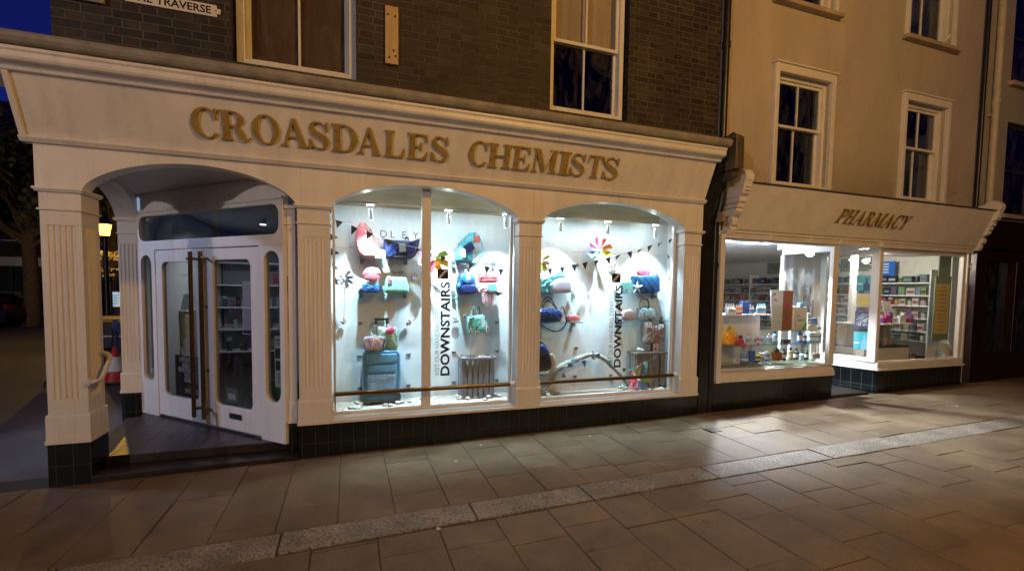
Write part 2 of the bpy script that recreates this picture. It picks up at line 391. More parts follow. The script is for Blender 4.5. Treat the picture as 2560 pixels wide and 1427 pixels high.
def speck(m, col, scale, thr, k, zfade=None, zn=(2.75, 3.5), st=None):
    # chips and grime with their own shapes
    nt = m.node_tree; n, l = nt.nodes, nt.links; b = n['Principled BSDF']; src = b.inputs['Base Color'].links[0].from_socket
    tc = N(n, 'ShaderNodeTexCoord'); w = N(n, 'ShaderNodeTexNoise'); w.inputs['Scale'].default_value = scale; w.inputs['Detail'].default_value = 7; w.inputs['Roughness'].default_value = .7; l.new(tc.outputs['Object'], w.inputs['Vector'])
    if st: mp = N(n, 'ShaderNodeMapping'); mp.inputs['Scale'].default_value = st; l.new(tc.outputs['Object'], mp.inputs[0]); l.new(mp.outputs[0], w.inputs['Vector'])
    mr = N(n, 'ShaderNodeMapRange'); mr.inputs[1].default_value = thr; mr.inputs[2].default_value = thr + .06; mr.inputs[4].default_value = k; l.new(w.outputs[0], mr.inputs[0]); fac = mr.outputs[0]
    if zfade:
        sp = N(n, 'ShaderNodeSeparateXYZ'); l.new(tc.outputs['Object'], sp.inputs[0]); mz = N(n, 'ShaderNodeMapRange'); mz.inputs[1].default_value = zn[0]; mz.inputs[2].default_value = zn[1]; mz.inputs[3].default_value = 1; mz.inputs[4].default_value = 0; l.new(sp.outputs[2], mz.inputs[0])
        mm = N(n, 'ShaderNodeMath', operation='MULTIPLY'); l.new(fac, mm.inputs[0]); l.new(mz.outputs[0], mm.inputs[1]); fac = mm.outputs[0]
    mx = N(n, 'ShaderNodeMix', data_type='RGBA'); mx.inputs[7].default_value = (*col, 1); l.new(fac, mx.inputs[0]); l.new(src, mx.inputs[6]); l.new(mx.outputs[2], b.inputs['Base Color'])
speck(M['paint'], (.36, .30, .22), 9, .70, .55); speck(M['paint2'], (.36, .30, .22), 8, .66, .6)
speck(M['brick'], (.13, .105, .08), 7, .66, .6); speck(M['brick'], (.055, .03, .02), 4, .56, .6); speck(M['render'], (.22, .19, .13), 1.6, .42, .55, True); speck(M['render'], (.40, .33, .24), 3.0, .60, .5); speck(M['render'], (.27, .23, .17), 1.6, .55, .13, st=(3, 3, .5)); speck(M['paint'], (.45, .39, .31), 1.5, .56, .16, st=(7, 7, .4)); speck(M['slab'], (.07, .055, .04), 5.0, .64, .5)
def granite():
    m, nt, n, l, b = nodes('granite')
    tc = N(n, 'ShaderNodeTexCoord')
    v = N(n, 'ShaderNodeTexNoise'); v.inputs['Scale'].default_value = 75; v.inputs['Detail'].default_value = 3; l.new(tc.outputs['Object'], v.inputs['Vector'])
    w = N(n, 'ShaderNodeTexNoise'); w.inputs['Scale'].default_value = 4; w.inputs['Detail'].default_value = 4; l.new(tc.outputs['Object'], w.inputs['Vector'])
    cr = N(n, 'ShaderNodeValToRGB'); e = cr.color_ramp.elements; e[0].position = .36; e[0].color = (.11, .092, .07, 1); e[1].position = .62; e[1].color = (.40, .34, .26, 1)
    l.new(v.outputs[0], cr.inputs[0]); mr = N(n, 'ShaderNodeMapRange'); mr.inputs[1].default_value = .3; mr.inputs[2].default_value = .7; mr.inputs[3].default_value = .6; mr.inputs[4].default_value = 1.1; l.new(w.outputs[0], mr.inputs[0])
    mu = N(n, 'ShaderNodeMix', data_type='RGBA', blend_type='MULTIPLY'); mu.inputs[0].default_value = 1; l.new(cr.outputs[0], mu.inputs[6]); l.new(mr.outputs[0], mu.inputs[7]); l.new(mu.outputs[2], b.inputs['Base Color'])
    b.inputs['Roughness'].default_value = .6
    bp = N(n, 'ShaderNodeBump'); bp.inputs['Strength'].default_value = .4; bp.inputs['Distance'].default_value = .01; l.new(v.outputs[0], bp.inputs['Height']); l.new(bp.outputs[0], b.inputs['Normal'])
    return m
M['granite'] = granite()
def cloth(name, c, rough=.6, bump=.15, bs=26, coat=0): return mat(name, c, rough, var=.16, scale=14, bump=bump * 2.2, bscale=bs, coat=coat)

# ------------------------------------------------------------------ lamps of the place
def lamp(name, kind, loc, power, col, parent=None, size=.1, aim=None, cone=70, blend=.5):
    L = bpy.data.lights.new(name, kind); L.energy = power; L.color = col
    if kind in ('POINT', 'SPOT'): L.shadow_soft_size = size
    if kind == 'SPOT': L.spot_size = R_(cone); L.spot_blend = blend
    if kind == 'AREA': L.shape = 'RECTANGLE'; L.size = size; L.size_y = .04
    o = bpy.data.objects.new(name, L); COL.objects.link(o)
    off = Vector((0, 0, 0)); q = parent
    if q is not None:
        while q.parent is not None: q = q.parent
        off = ORG.get(q.name, Vector())
    o.location = Vector(loc) - off
    if aim is not None: o.rotation_euler = (Vector(aim) - Vector(loc)).to_track_quat('-Z', 'Y').to_euler()
    if parent is not None: o.parent = parent
    return o
def lanternglass(name, col, k):
    m, nt, n, l, b = nodes(name); n.remove(b)
    tr = N(n, 'ShaderNodeBsdfTransparent'); em = N(n, 'ShaderNodeEmission'); em.inputs[0].default_value = (*col, 1); em.inputs[1].default_value = k
    mx = N(n, 'ShaderNodeMixShader'); mx.inputs[0].default_value = .7
    l.new(tr.outputs[0], mx.inputs[1]); l.new(em.outputs[0], mx.inputs[2]); l.new(mx.outputs[0], n['Material Output'].inputs[0]); return m
def street_lamp(label, x, y, h, power, col, heads=None, size=.12, base=None, aim=None, cone=40):
    zb = g(x) if base is None else base
    t = thing('street_lamp', label, 'street lamp', (x, y, zb))
    b = MB(); b.lathe([(.11, 0), (.11, .5), (.07, .6), (.055, h - .5), (.05, h - .35)], (x, y, zb), 14); b.build('pole', M['iron'], t, smooth=True)
    b = MB(); z0 = zb + h - .35
    b.lathe([(.06, 0), (.1, .05), (.11, .06)], (x, y, z0), 6); b.build('lantern_base', M['iron'], t)
    b = MB(); b.lathe([(.11, .06), (.17, .38)], (x, y, z0), 6); b.build('lantern_glass', lanternglass(label[:12] + 'glow', col, heads or 6), t)
    lamp('bulb', 'SPOT' if aim else 'POINT', (x, y, z0 + .22), power, col, t, size, aim=aim, cone=cone, blend=.7)
    b = MB(); b.lathe([(.19, .38), (.2, .4), (.08, .55), (.03, .62), (.01, .68)], (x, y, z0), 6); b.build('lantern_roof', M['iron'], t)
    return t
# ------------------------------------------------------------------ street lamps that light the place
WARMW = (1.0, .86, .83); SODIUM = (1.0, .50, .07); COOL = (.5, .62, 1.0)
street_lamp('black street lamp with a white lantern, across the street left of the shops', -13.5, -13.5, 5.2, 5700, WARMW, heads=20, size=.16)
street_lamp('black street lamp with an orange lantern, across the street opposite the shops', 3.4, -6.0, 5.9, 2150, SODIUM, heads=20, size=.16)
street_lamp('black street lamp with a cool white lantern, on the square left of the corner shop', -7.5, 2.3, 4.7, 2200, COOL, heads=20, size=.16, aim=(-1.75, 1.6, 1.0), cone=42)

# ------------------------------------------------------------------ ground
def gsheet(name, x0, x1, y0, y1, dz, m, th=.02):
    b = MB(); b.hexa([(x0, y0, g(x0) + dz - th), (x1, y0, g(x1) + dz - th), (x1, y1, g(x1) + dz - th), (x0, y1, g(x0) + dz - th), (x0, y0, g(x0) + dz), (x1, y0, g(x1) + dz), (x1, y1, g(x1) + dz), (x0, y1, g(x0) + dz)])
    o = b.build(name, m); tag(o, kind='structure'); return o
gsheet('ground', -180, 160, -120, 220, -.02, M['asphalt'], .5)
gsheet('paving_bed', -5.2, 15, -8, .3, -.009, M['grout'], .008)
def slabs(name, x0, x1, y0, y1, cw, lmin, lmax, m, ystart=0):
    b = MB(); x = x0
    while x < x1 - .05:
        y = y1 + random.uniform(0, .3)
        while y > y0 + .02:
            ln = random.choice((lmin, (lmin + lmax) / 2, lmax)) * random.uniform(.9, 1.1)
            a = max(y - ln, y0); t = min(y, y1)
            if a - y0 < .12: a = y0
            if t - a > .03:
                dz = random.uniform(-.002, .002); tx = random.uniform(-.0025, .0025); ty = random.uniform(-.0025, .0025)
                e = random.choice((.0015, .002, .002, .0035)); xa, xb, ya, yb = x + e, x + cw - e, a + e, t - e
                P = [(xa, ya), (xb, ya), (xb, yb), (xa, yb)]
                def zz(px, py): return g(px) + dz + tx * (px - x) / cw + ty * (py - a) / (t - a)
                lo = [b.v(px, py, g(px) - .012) for px, py in P]; c = .003
                mid = [b.v(px, py, zz(px, py) - c) for px, py in P]
                Q = [(xa + c, ya + c), (xb - c, ya + c), (xb - c, yb - c), (xa + c, yb - c)]
                hi = [b.v(px, py, zz(px, py)) for px, py in Q]
                for i in range(4):
                    j = (i + 1) % 4; b.f([lo[i], lo[j], mid[j], mid[i]]); b.f([mid[i], mid[j], hi[j], hi[i]])
                b.f(hi)
            y = a if a > y0 else y0
        x += cw
    o = b.build(name, m); tag(o, kind='structure'); return o
slabs('pavement', -.465 - .385 * 12, 14.6, -1.37, .02, .385, .36, .72, M['slab'])
slabs('street_paving', .165 - .39 * 13, 14.6, -7.9, -1.655, .39, .3, .62, M['slab'])
b = MB(); x = -5.0
for ln in [1.1, 1.35, .98, 1.15, 1.25, .9, 1.19, 1.32, 1.05, 1.4, .8, 1.2, 1.3, 1.0, 1.2, 1.25, 1.1]:
    jz = random.uniform(-.003, .003); e = .006
    y0, y1 = -1.645 + random.uniform(-.012, .012), -1.38 + random.uniform(-.008, .008)
    b.hexa([(x + e, y0, g(x) - .015), (x + ln - e, y0, g(x + ln) - .015), (x + ln - e, y1, g(x + ln) - .015), (x + e, y1, g(x) - .015), (x + e, y0, g(x) + .004 + jz), (x + ln - e, y0, g(x + ln) + .004 + jz), (x + ln - e, y1, g(x + ln) + .004 + jz), (x + e, y1, g(x) + .004 + jz)])
    x += ln
tag(b.build('kerb', M['granite'], bevel=.006), kind='structure')

# ------------------------------------------------------------------ corner shop
shop = thing('corner_shop', 'corner shop of dark brick over a long white arched shopfront with gold lettering', 'shop', (.9, .5, .02))
def frect(x0, x1, z0, z1, rad, n=5):       # rounded rectangle loop
    P = []
    for cx, cz, a0 in ((x1 - rad, z1 - rad, 0), (x0 + rad, z1 - rad, 90), (x0 + rad, z0 + rad, 180), (x1 - rad, z0 + rad, 270)):
        for k in range(n + 1):
            a = R_(a0 + 90 * k / n); P.append((cx + rad * math.cos(a), cz + rad * math.sin(a)))
    return P
def holed_wall(b, x0, x1, z0, z1, y, depth, holes):
    xs = sorted({x0, x1, *[h[0] for h in holes], *[h[1] for h in holes]}); zs = sorted({z0, z1, *[h[2] for h in holes], *[h[3] for h in holes]})
    V = {}
    def vv(i, k):
        if (i, k) not in V: V[i, k] = b.v(xs[i], y, zs[k])
        return V[i, k]
    for i in range(len(xs) - 1):
        for k in range(len(zs) - 1):
            mx, mz = (xs[i] + xs[i + 1]) / 2, (zs[k] + zs[k + 1]) / 2
            if any(h[0] < mx < h[1] and h[2] < mz < h[3] for h in holes): continue
            b.f([vv(i, k), vv(i + 1, k), vv(i + 1, k + 1), vv(i, k + 1)])
    for a, c, e, h in holes:
        P = [(a, e), (c, e), (c, h), (a, h)]
        for i in range(4):
            p, q = P[i], P[(i + 1) % 4]
            b.f([b.v(p[0], y, p[1]), b.v(q[0], y, q[1]), b.v(q[0], y + depth, q[1]), b.v(p[0], y + depth, p[1])])
YB = .12
b = MB(); WH = [(-.95, .085, 3.56, 5.35), (2.08, 3.06, 3.565, 5.1)]
holed_wall(b, -2.19, 4.36, 2.72, 8.8, YB, .22, WH)
b.box(-2.19, -1.95, YB + .001, 7, 2.72, 8.8); b.box(4.16, 4.359, YB + .001, 7, 2.72, 8.8); b.box(-1.95, 4.16, 6.8, 7, .05, 8.8)
b.build('brick_wall', M['brick'], shop)
b = MB(); b.box(-1.95, 4.16, YB + .3, 6.8, 2.78, 2.9); b.box(-1.95, 4.16, YB + .3, 6.8, 8.6, 8.78); b.box(-1.9, 4.1, 1.3, 1.4, 2.9, 8.6); b.build('upper_floor', M['dark'], shop)

def sash_window(par, x0, x1, z0, z1, yw, bar=2, mid=None, blind_or_reflection=None, fr=.055, lower=True, pm=None):
    w = MB(); w.ring([(x0, z0), (x1, z0), (x1, z1), (x0, z1)], [(x0 + fr, z0 + fr), (x1 - fr, z0 + fr), (x1 - fr, z1 - fr), (x0 + fr, z1 - fr)], 'y', yw - .03, yw + .1)
    fo = w.build('sash_window', M['paint2'], par, bevel=.006)
    mid = mid if mid else (z0 + z1) / 2
    a, c = x0 + fr, x1 - fr; st = .038
    for zz0, zz1, yy, nm in ((mid - .02, z1 - fr, yw, 'upper_sash'), (z0 + fr, mid + .02, yw + .045, 'lower_sash')):
        b = MB(); b.ring([(a, zz0), (c, zz0), (c, zz1), (a, zz1)], [(a + st, zz0 + st), (c - st, zz0 + st), (c - st, zz1 - st), (a + st, zz1 - st)], 'y', yy, yy + .038)
        for k in range(1, bar): xx = a + (c - a) * k / bar; b.box(xx - .011, xx + .011, yy + .002, yy + .034, zz0 + st, zz1 - st)
        b.build(nm, M['paint2'], fo, bevel=.004)
        b = MB(); b.box(a + st, c - st, yy + .016, yy + .02, zz0 + st, zz1 - st); b.build('pane', pm or M['nightglass'], fo)
    if blind_or_reflection:
        for (za, zb, mm) in blind_or_reflection:
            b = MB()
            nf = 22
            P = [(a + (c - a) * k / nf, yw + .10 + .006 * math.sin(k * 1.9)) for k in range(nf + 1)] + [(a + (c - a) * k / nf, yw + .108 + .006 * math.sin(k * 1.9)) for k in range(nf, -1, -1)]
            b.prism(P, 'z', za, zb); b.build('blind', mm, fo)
    return fo
M['nightglass'] = glassmat('night_glass', (.8, .8, .8), .04)
w1 = sash_window(shop, -.93, .085, 3.565, 5.35, .235, mid=4.7, blind_or_reflection=[(3.6, 5.3, M['blind'])], fr=.07)  # the sheet behind these panes carries a painted reflection
w2 = sash_window(shop, 2.08, 3.02, 3.57, 5.1, .2, mid=4.36, blind_or_reflection=[(4.36, 5.05, M['creamblind'])])

# cornice, lead, fascia, ledge, frieze
b = MB(); b.prism([(.12, 3.10), (-.19, 3.13), (-.205, 3.118), (-.225, 3.125), (-.235, 3.15), (-.26, 3.165), (-.275, 3.163), (-.295, 3.172), (-.305, 3.19), (-.305, 3.225), (-.318, 3.238), (-.318, 3.258), (.12, 3.262)], 'x', -2.62, 4.125)
b.build('cornice', M['paint'], shop, bevel=.004)
b = MB(); b.prism([(.12, 3.272), (-.315, 3.27), (-.335, 3.285), (-.348, 3.31), (-.352, 3.335), (-.34, 3.355), (-.3, 3.366), (.12, 3.47)], 'x', -2.66, 4.17)
b.build('lead_flashing', M['lead'], shop, bevel=.006)
b = MB(); b.prism([(0, 2.715), (-.018, 2.717), (-.195, 3.128), (.11, 3.10), (.11, 2.72)], 'x', -2.30, 4.088)
fas = b.build('fascia', M['paint'], shop)
b = MB(); b.prism([(-.02, 2.71), (-.04, 2.72), (-.225, 3.15), (-.19, 3.155), (.0, 2.72)], 'x', -2.338, -2.3001); b.build('fascia_end', M['paint'], shop, bevel=.004)
b = MB(); b.prism([(.05, 2.672), (-.028, 2.672), (-.034, 2.68), (-.05, 2.7), (-.052, 2.709), (-.04, 2.716), (.05, 2.7165)], 'x', -2.34, 4.10)
b.build('fascia_ledge', M['paint'], shop, bevel=.003)
def arch(c, hw, spring, rise, n=28, pw=.66):
    return [(c + hw * -math.cos(math.pi * k / n), spring + rise * max(0, 1 - math.cos(math.pi * k / n) ** 2) ** pw) for k in range(n + 1)]
A1 = arch(-1.216, .767, 2.345, .268); A2 = arch(.774, .919, 2.345, .258); A3 = arch(2.902, .924, 2.345, .258)
b = MB(); b.prism([(-2.275, 2.345)] + A1 + A2 + A3 + [(4.09, 2.345), (4.09, 2.672), (-2.275, 2.672)], 'y', 0, .15)
b.build('arched_frieze', M['paint'], shop)

def pilaster(par, x0, x1, y0, y1, zb, side=False):
    """fluted pilaster with plinth block, neck and cap; flutes are cut into the front"""
    b = MB(); P = .012; cx = (x0 + x1) / 2
    b.box(x0 - .004, x1 + .004, y0 - .012, y1, zb, zb + .032)          # base strip
    b.box(x0, x1, y0, y1, zb + .032, zb + .215)                         # plinth block
    b.prism([(y0, zb + .215), (y0 + .012, zb + .235), (y1, zb + .235), (y1, zb + .215)], 'x', x0, x1)
    fx0, fx1, fy0, fy1 = x0 + .014, x1 - .014, y0 + .014, y1 - .01
    def section(flute):
        L = [(fx0, fy0)]
        if flute:
            for k in range(5):
                m = cx + (k - 2) * .0365
                L += [(m - .0125, fy0), (m - .0095, fy0 + .007), (m, fy0 + .0105), (m + .0095, fy0 + .007), (m + .0125, fy0)]
        L += [(fx1, fy0)]
        if flute and side:
            for k in range(5):
                m = (fy0 + fy1) / 2 + (k - 2) * .033
                L += [(fx1, m - .0115), (fx1 - .007, m - .009), (fx1 - .0105, m), (fx1 - .007, m + .009), (fx1, m + .0115)]
        L += [(fx1, fy1), (fx0, fy1)]
        return L
    b.prism(section(False), 'z', zb + .235, zb + .36)
    b.prism(section(True), 'z', zb + .36, 2.055)
    b.prism(section(False), 'z', 2.055, 2.17)
    b.prism([(fx0 - .014, fy0 - .014), (fx1 + .014, fy0 - .014), (fx1 + .014, y1), (fx0 - .014, y1)], 'z', 2.17, 2.184)
    b.prism([(fx0 - .002, fy0 - .002), (fx1 + .002, fy0 - .002), (fx1 + .002, fy1), (fx0 - .002, fy1)], 'z', 2.184, 2.312)
    b.prism([(fx0 - .02, fy0 - .024), (fx1 + .02, fy0 - .024), (fx1 + .02, y1 + .004), (fx0 - .02, y1 + .004)], 'z', 2.312, 2.325)
    b.prism([(fx0 - .028, fy0 - .036), (fx1 + .028, fy0 - .036), (fx1 + .028, y1 + .006), (fx0 - .028, y1 + .006)], 'z', 2.325, 2.3449)
    return b.build('pilaster', M['paint'], par, bevel=.0025, seg=1)
pilaster(shop, -2.275, -1.985, 0, .30, .318, side=True)
for x0, x1 in ((-.449, -.147), (1.693, 1.978), (3.826, 4.104)): pilaster(shop, x0, x1, 0, .2, .316)
for x0, x1, y1 in ((-2.27, -1.987, .29), (-.447, 4.102, .2)):
    b = MB(); b.box(x0, x1, .006, y1, -.12, .315); b.build('tile_plinth', M['tile'], shop)
# sills and window frames
def xw(n): return {1: (-.143, 1.689), 2: (1.982, 3.822)}[n]
for n in (1, 2):
    x0, x1 = xw(n)
    b = MB(); b.prism([(-.006, .3165), (-.006, .344), (.0, .347), (.155, .352), (.155, .3165)], 'x', x0, x1); b.build('window_sill', M['paint'], shop, bevel=.002)
    b = MB(); b.ring([(x0, .353), (x1, .353), (x1, 2.66), (x0, 2.66)], [(x0 + .022, .385), (x1 - .03, .385), (x1 - .03, 2.62), (x0 + .022, 2.62)], 'y', .152, .2)
    if n == 1: b.box(.708, .80, .157, .215, .386, 2.62)
    wf = b.build('shop_window', M['paint'], shop, bevel=.003)
    b = MB(); b.box(x0 + .023, x1 - .031, .168, .174, .386, 2.62); b.build('pane', M['glass'], wf)
# inner walls of the window displays
YW = {1: .66, 2: .50}
b = MB(); b.box(-.30, 1.83, .2005, .75, .30, .36); b.box(1.833, 3.96, .2005, .75, .30, .36); b.build('display_floor', M['deck'], shop)
b = MB()
b.box(-.30, 1.83, .66, .68, .361, 2.02); b.box(-.30, 1.83, .663, .68, 2.023, 2.47)
b.box(1.85, 3.96, .50, .52, .361, 2.07); b.box(1.85, 3.96, .503, .52, 2.073, 2.47)
b.build('display_back', M['panel'], shop)
for x0, x1, y1 in ((-.33, -.301, .9), (1.831, 1.849, .69), (3.961, 3.99, .9)):
    b = MB(); b.box(x0, x1, .2005, y1, .361, 2.7); b.build('display_side', M['panel'], shop)
b = MB(); b.box(-.30, 1.83, .685, .9, 2.30, 2.72); b.box(1.85, 3.96, .685, .9, 2.30, 2.72); b.build('beam', M['beam'], shop)
b = MB(); b.box(-.3, 3.96, .21, .684, 2.721, 2.78); b.build('display_ceiling', M['paint2'], shop)

# black downpipe strip, bracket and pipe at the right end
b = MB(); b.box(4.128, 4.28, .02, .3, -.05, 2.72)
b.prism([(.1, 2.72), (.02, 2.72), (-.16, 3.02), (-.2, 3.12), (-.25, 3.16), (-.25, 3.28), (.1, 3.28)], 'x', 4.128, 4.31)
b.build('end_pilaster', M['black'], shop, bevel=.004)
b = MB(); b.prism([(-.36, 3.03), (-.2, 3.03), (-.2, 3.43), (-.30, 3.46), (-.36, 3.41)], 'x', 4.205, 4.225); b.prism([(-.355, 3.04), (-.35, 3.4), (-.28, 3.45), (-.1, 3.45), (-.1, 3.04)], 'x', 4.226, 4.335)
b.prism([(-.1, 3.28), (-.1, 3.42), (-.34, 3.4), (-.34, 3.38)], 'x', 4.1705, 4.204)
b.prism([(-.2, 2.93), (-.28, 2.96), (-.3, 3.03), (-.1, 3.03), (-.1, 2.93)], 'x', 4.24, 4.33)
b.build('bracket', mat('dark_bracket', (.09, .075, .05), .5, var=.3), shop, bevel=.008)
b = MB(); b.prism([(-.12, 2.50), (-.12, 2.58), (-.02, 2.58), (-.02, 2.50)], 'x', 4.282, 4.315); b.prism([(-.14, 2.46), (-.14, 2.499), (-.02, 2.499), (-.02, 2.46)], 'x', 4.262, 4.318); b.build('bracket_foot', mat('bracket_foot', (.3, .24, .15), .6), shop, bevel=.004)
dp = thing('downpipe', 'black rainwater pipe running up between the brick shop and the cream building', 'drainpipe', (4.345, .05, .06))
b = MB(); b.cyl((4.345, .06, .02), (4.345, .06, 2.45), .04, n=14); b.cyl((4.4, .06, 3.44), (4.4, .06, 8.8), .042, n=14); b.tube([(4.345, .06, 2.449), (4.36, .0, 2.7), (4.4, -.0, 3.1), (4.4, .06, 3.45)], .042, 12); b.build('pipe', M['black'], dp, smooth=True)
for z in (.4, 1.9, 4.6, 6.2):
    x = 4.345 if z < 3 else 4.4
    b = MB(); b.cyl((x, .06, z), (x, .06, z + .07), .052, n=14); b.build('collar', M['black'], dp)

# porch: steps, floor, tiled edge, back pillar, side arch, ceiling
b = MB(); b.box(-1.986, -.448, -.012, .34, -.12, .036); b.build('step', M['quarryv'], shop, bevel=.006)
b = MB(); b.prism([(-1.986, .215), (-.448, .215), (-.448, .5), (-.2, .5), (-.2, 2.6), (-2.35, 2.6), (-2.25, 1.75), (-1.99, .34)], 'z', .037, .12); b.build('porch_floor', M['quarry'], shop, bevel=.006)
M['ybrick'] = gridmat('brick_edging', (.055, .045, .028), (.03, .026, .022), .2, .055, .006, .7, plane='xy', var=.3, bump=.4)
b = MB(); b.prism([(-1.992, .30), (-1.992, .342), (-2.252, 1.752), (-2.4, 1.74), (-2.18, .30)], 'z', -.06, .085); b.build('brick_edging', M['ybrick'], shop, bevel=.004)
pilaster(shop, -2.467, -2.228, 1.80, 2.06, .356)
b = MB(); b.box(-2.462, -2.232, 1.808, 2.05, -.1, .355); b.build('tile_plinth', M['tile'], shop)
u0, u1 = Vector((-2.16, .30, 0)), Vector((-2.36, 1.80, 0)); ud = (u1 - u0).normalized(); nd = Vector((-ud.y, ud.x, 0)); LU = (u1 - u0).length
b = MB(lambda p: u0 + ud * p.x + nd * p.y + Vector((0, 0, p.z)))
b.prism([(0, 2.345)] + arch(LU / 2, LU / 2 - .01, 2.345, .25) + [(LU, 2.345), (LU, 2.672), (0, 2.672)], 'y', -.1, .1); b.build('side_arch', M['paint'], shop)
b = MB(); b.box(-2.25, -.14, .151, 2.6, 2.62, 2.7); b.build('porch_ceiling', mat('porch_ceiling', (.5, .5, .5), .5), shop)
# cornice return, side fascia and left flank of the shop
b = MB(lambda p: Vector((-2.275, .15, 0)) + ud * p.x + nd * p.y + Vector((0, 0, p.z)))
b.prism([(0.0, 2.672), (-.02, 2.717), (.19, 3.13), (.30, 3.17), (.31, 3.25), (-.1, 3.26), (-.1, 2.68)][::-1], 'x', .0, 7)
b.build('side_fascia', M['paint'], shop)
b = MB(); b.box(-2.5, -2.23, 2.07, 7, -.1, 2.672); b.build('side_wall', M['paint'], shop)

# door wall at 45 degrees across the porch
d0 = Vector((-2.24, 1.86, 0)); du = Vector((1, -1, 0)).normalized(); dn = Vector((-1, -1, 0)).normalized()
def DT(p): return d0 + du * p.x + dn * p.y + Vector((0, 0, p.z))     # u, out towards the street, z
def dbox(b, u0, u1, n0, n1, z0, z1): return b.box(u0, u1, n0, n1, z0, z1)
UE = 2.43
# narrow return pilaster between the door wall and the second pilaster
b = MB(); xa, xb, ya = -.542, -.4635, .092
b.box(xa, xb, ya, .3, .318, .345); b.box(xa + .006, xb, ya + .008, .3, .3455, .53); b.box(xa + .014, xb, ya + .018, .3, .5305, 2.168)
b.box(xa + .004, xb, ya + .006, .3, 2.1685, 2.183); b.box(xa + .012, xb, ya + .016, .3, 2.1835, 2.311); b.box(xa - .006, xb, ya - .006, .3, 2.3115, 2.344)
b.build('pilaster', M['paint'], shop, bevel=.0025, seg=1)
b = MB(); b.box(xa + .012, xb, ya + .012, .3, -.1, .3175); b.build('tile_plinth', M['tile'], shop)
dl, dm, dr = .353, 1.225, 2.09
b = MB(DT)
b.box(0, dl - .0, 0, .06, .12, .47) ; b.box(dr, UE, 0, .06, .12, .47)          # sidelight aprons
def panel(b, x0, x1, z0, z1, rad, X0, X1, Z0, Z1, y0, y1):
    n = 8; I = frect(x0, x1, z0, z1, rad, n)
    O = []
    for k, (px, pz) in enumerate(I):      # project the rounded loop to the outer rectangle
        q = k // (n + 1); j = k % (n + 1)
        c = [(X1, Z1), (X0, Z1), (X0, Z0), (X1, Z0)][q]
        s0 = [(X1, I[k][1]), (I[k][0], Z1), (X0, I[k][1]), (I[k][0], Z0)][q]; s1 = [(I[k][0], Z1), (X0, I[k][1]), (I[k][0], Z0), (X1, I[k][1])][q]
        O.append(s0 if j < n / 2 else (c if j == n / 2 else s1))
    b.ring(O, I, 'y', y0, y1)
panel(b, .075, .285, .50, 1.93, .1, 0, dl, .47, 1.985, 0, .06)
panel(b, dr + .07, UE - .06, .50, 1.93, .1, dr, UE, .47, 1.985, 0, .06)
panel(b, .06, UE - .06, 2.085, 2.36, .09, 0, UE, 1.985, 2.40, 0, .06)
b.box(0, UE, 0, .075, 2.4005, 2.43); b.box(-.1, UE, .005, .03, 2.431, 2.62)
fr = b.build('door_frame', M['paint'], shop, bevel=.004)
for (x0, x1, z0, z1) in ((.07, .29, .49, 1.94), (dr + .06, UE - .05, .49, 1.94), (.05, UE - .05, 2.07, 2.37)):
    b = MB(DT); b.box(x0, x1, .024, .03, z0, z1); b.build('pane', M['glass2'], fr)
def door(x0, x1, gx0, gx1, z0g, z1g):
    b = MB(DT); panel(b, gx0, gx1, z0g, z1g, .07, x0 + .004, x1 - .004, .147, 1.975, .004, .052)
    o = b.build('door', M['paint'], shop, bevel=.004)
    b = MB(DT); b.box(gx0 - .02, gx1 + .02, .026, .032, z0g - .02, z1g + .02); b.build('pane', M['glass2'], o); return o
dL = door(dl, dm, .47, 1.09, .375, 1.85); dR = door(dm, dr, 1.37, 1.955, .375, 1.86)
for o, u, sg in ((dL, 1.125, 1), (dR, 1.295, -1)):
    b = MB(DT); b.box(u - .017, u + .017, .11, .14, .225, 1.945)
    b.box(u - .012, u + .06, .115, .135, 1.86, 1.885) if u > 1.2 else b.box(u - .06, u + .012, .115, .135, 1.86, 1.885)
    for z in (.30, 1.86): b.box(u - .012, u + .012, .053, .11, z, z + .025)
    b.build('pull_handle', M['bronze'], o, bevel=.003)
b = MB(DT); b.box(1.60, 1.79, .053, .06, .262, .318); b.build('letterbox', M['iron'], dR, bevel=.003)
for z in (.72, 1.38):
    b = MB(DT); b.cyl((1.262, .053, z), (1.262, .058, z), .014, n=12); b.build('keyhole', M['iron'], dR)
# inside the corner shop, dim behind the doors
b = MB(); b.box(-2.2, 3.95, 5.6, 5.7, .1, 2.62); b.box(3.99, 4.1, .9, 5.7, .1, 2.62); b.box(-2.3, -2.231, 2.2, 5.7, .1, 2.62); b.box(-.29, 3.99, .905, .95, .1, 2.3)
b.build('inner_wall', mat('inner_wall', (.45, .45, .47), .8), shop)
b = MB(); b.box(-2.2, 4, 2.601, 5.6, 2.62, 2.7); b.box(-.139, 4, .96, 2.6, 2.62, 2.7); b.build('inner_ceiling', mat('inner_ceiling', (.6, .6, .62), .8), shop)
b = MB(); b.box(-2.2, 4, 2.601, 5.6, .05, .119); b.box(-.199, 4, .96, 2.6, .05, .119); b.build('inner_floor', M['quarry'], shop)

# small dark access cover let into the paving before the pharmacy
p_ = atz(1781, 1074, g(4.0)); b = MB(); b.box(p_.x - .07, p_.x + .07, p_.y - .07, p_.y + .07, g(p_.x) - .02, g(p_.x) + .007)
for k in range(3): b.box(p_.x - .06, p_.x + .06, p_.y - .055 + .04 * k, p_.y - .035 + .04 * k, g(p_.x) + .0071, g(p_.x) + .009)
tag(top(b.build('access_cover', mat('worn_iron', (.06, .055, .05), .5))), 'small square dark metal access cover in the paving near the black pilaster', 'cover')

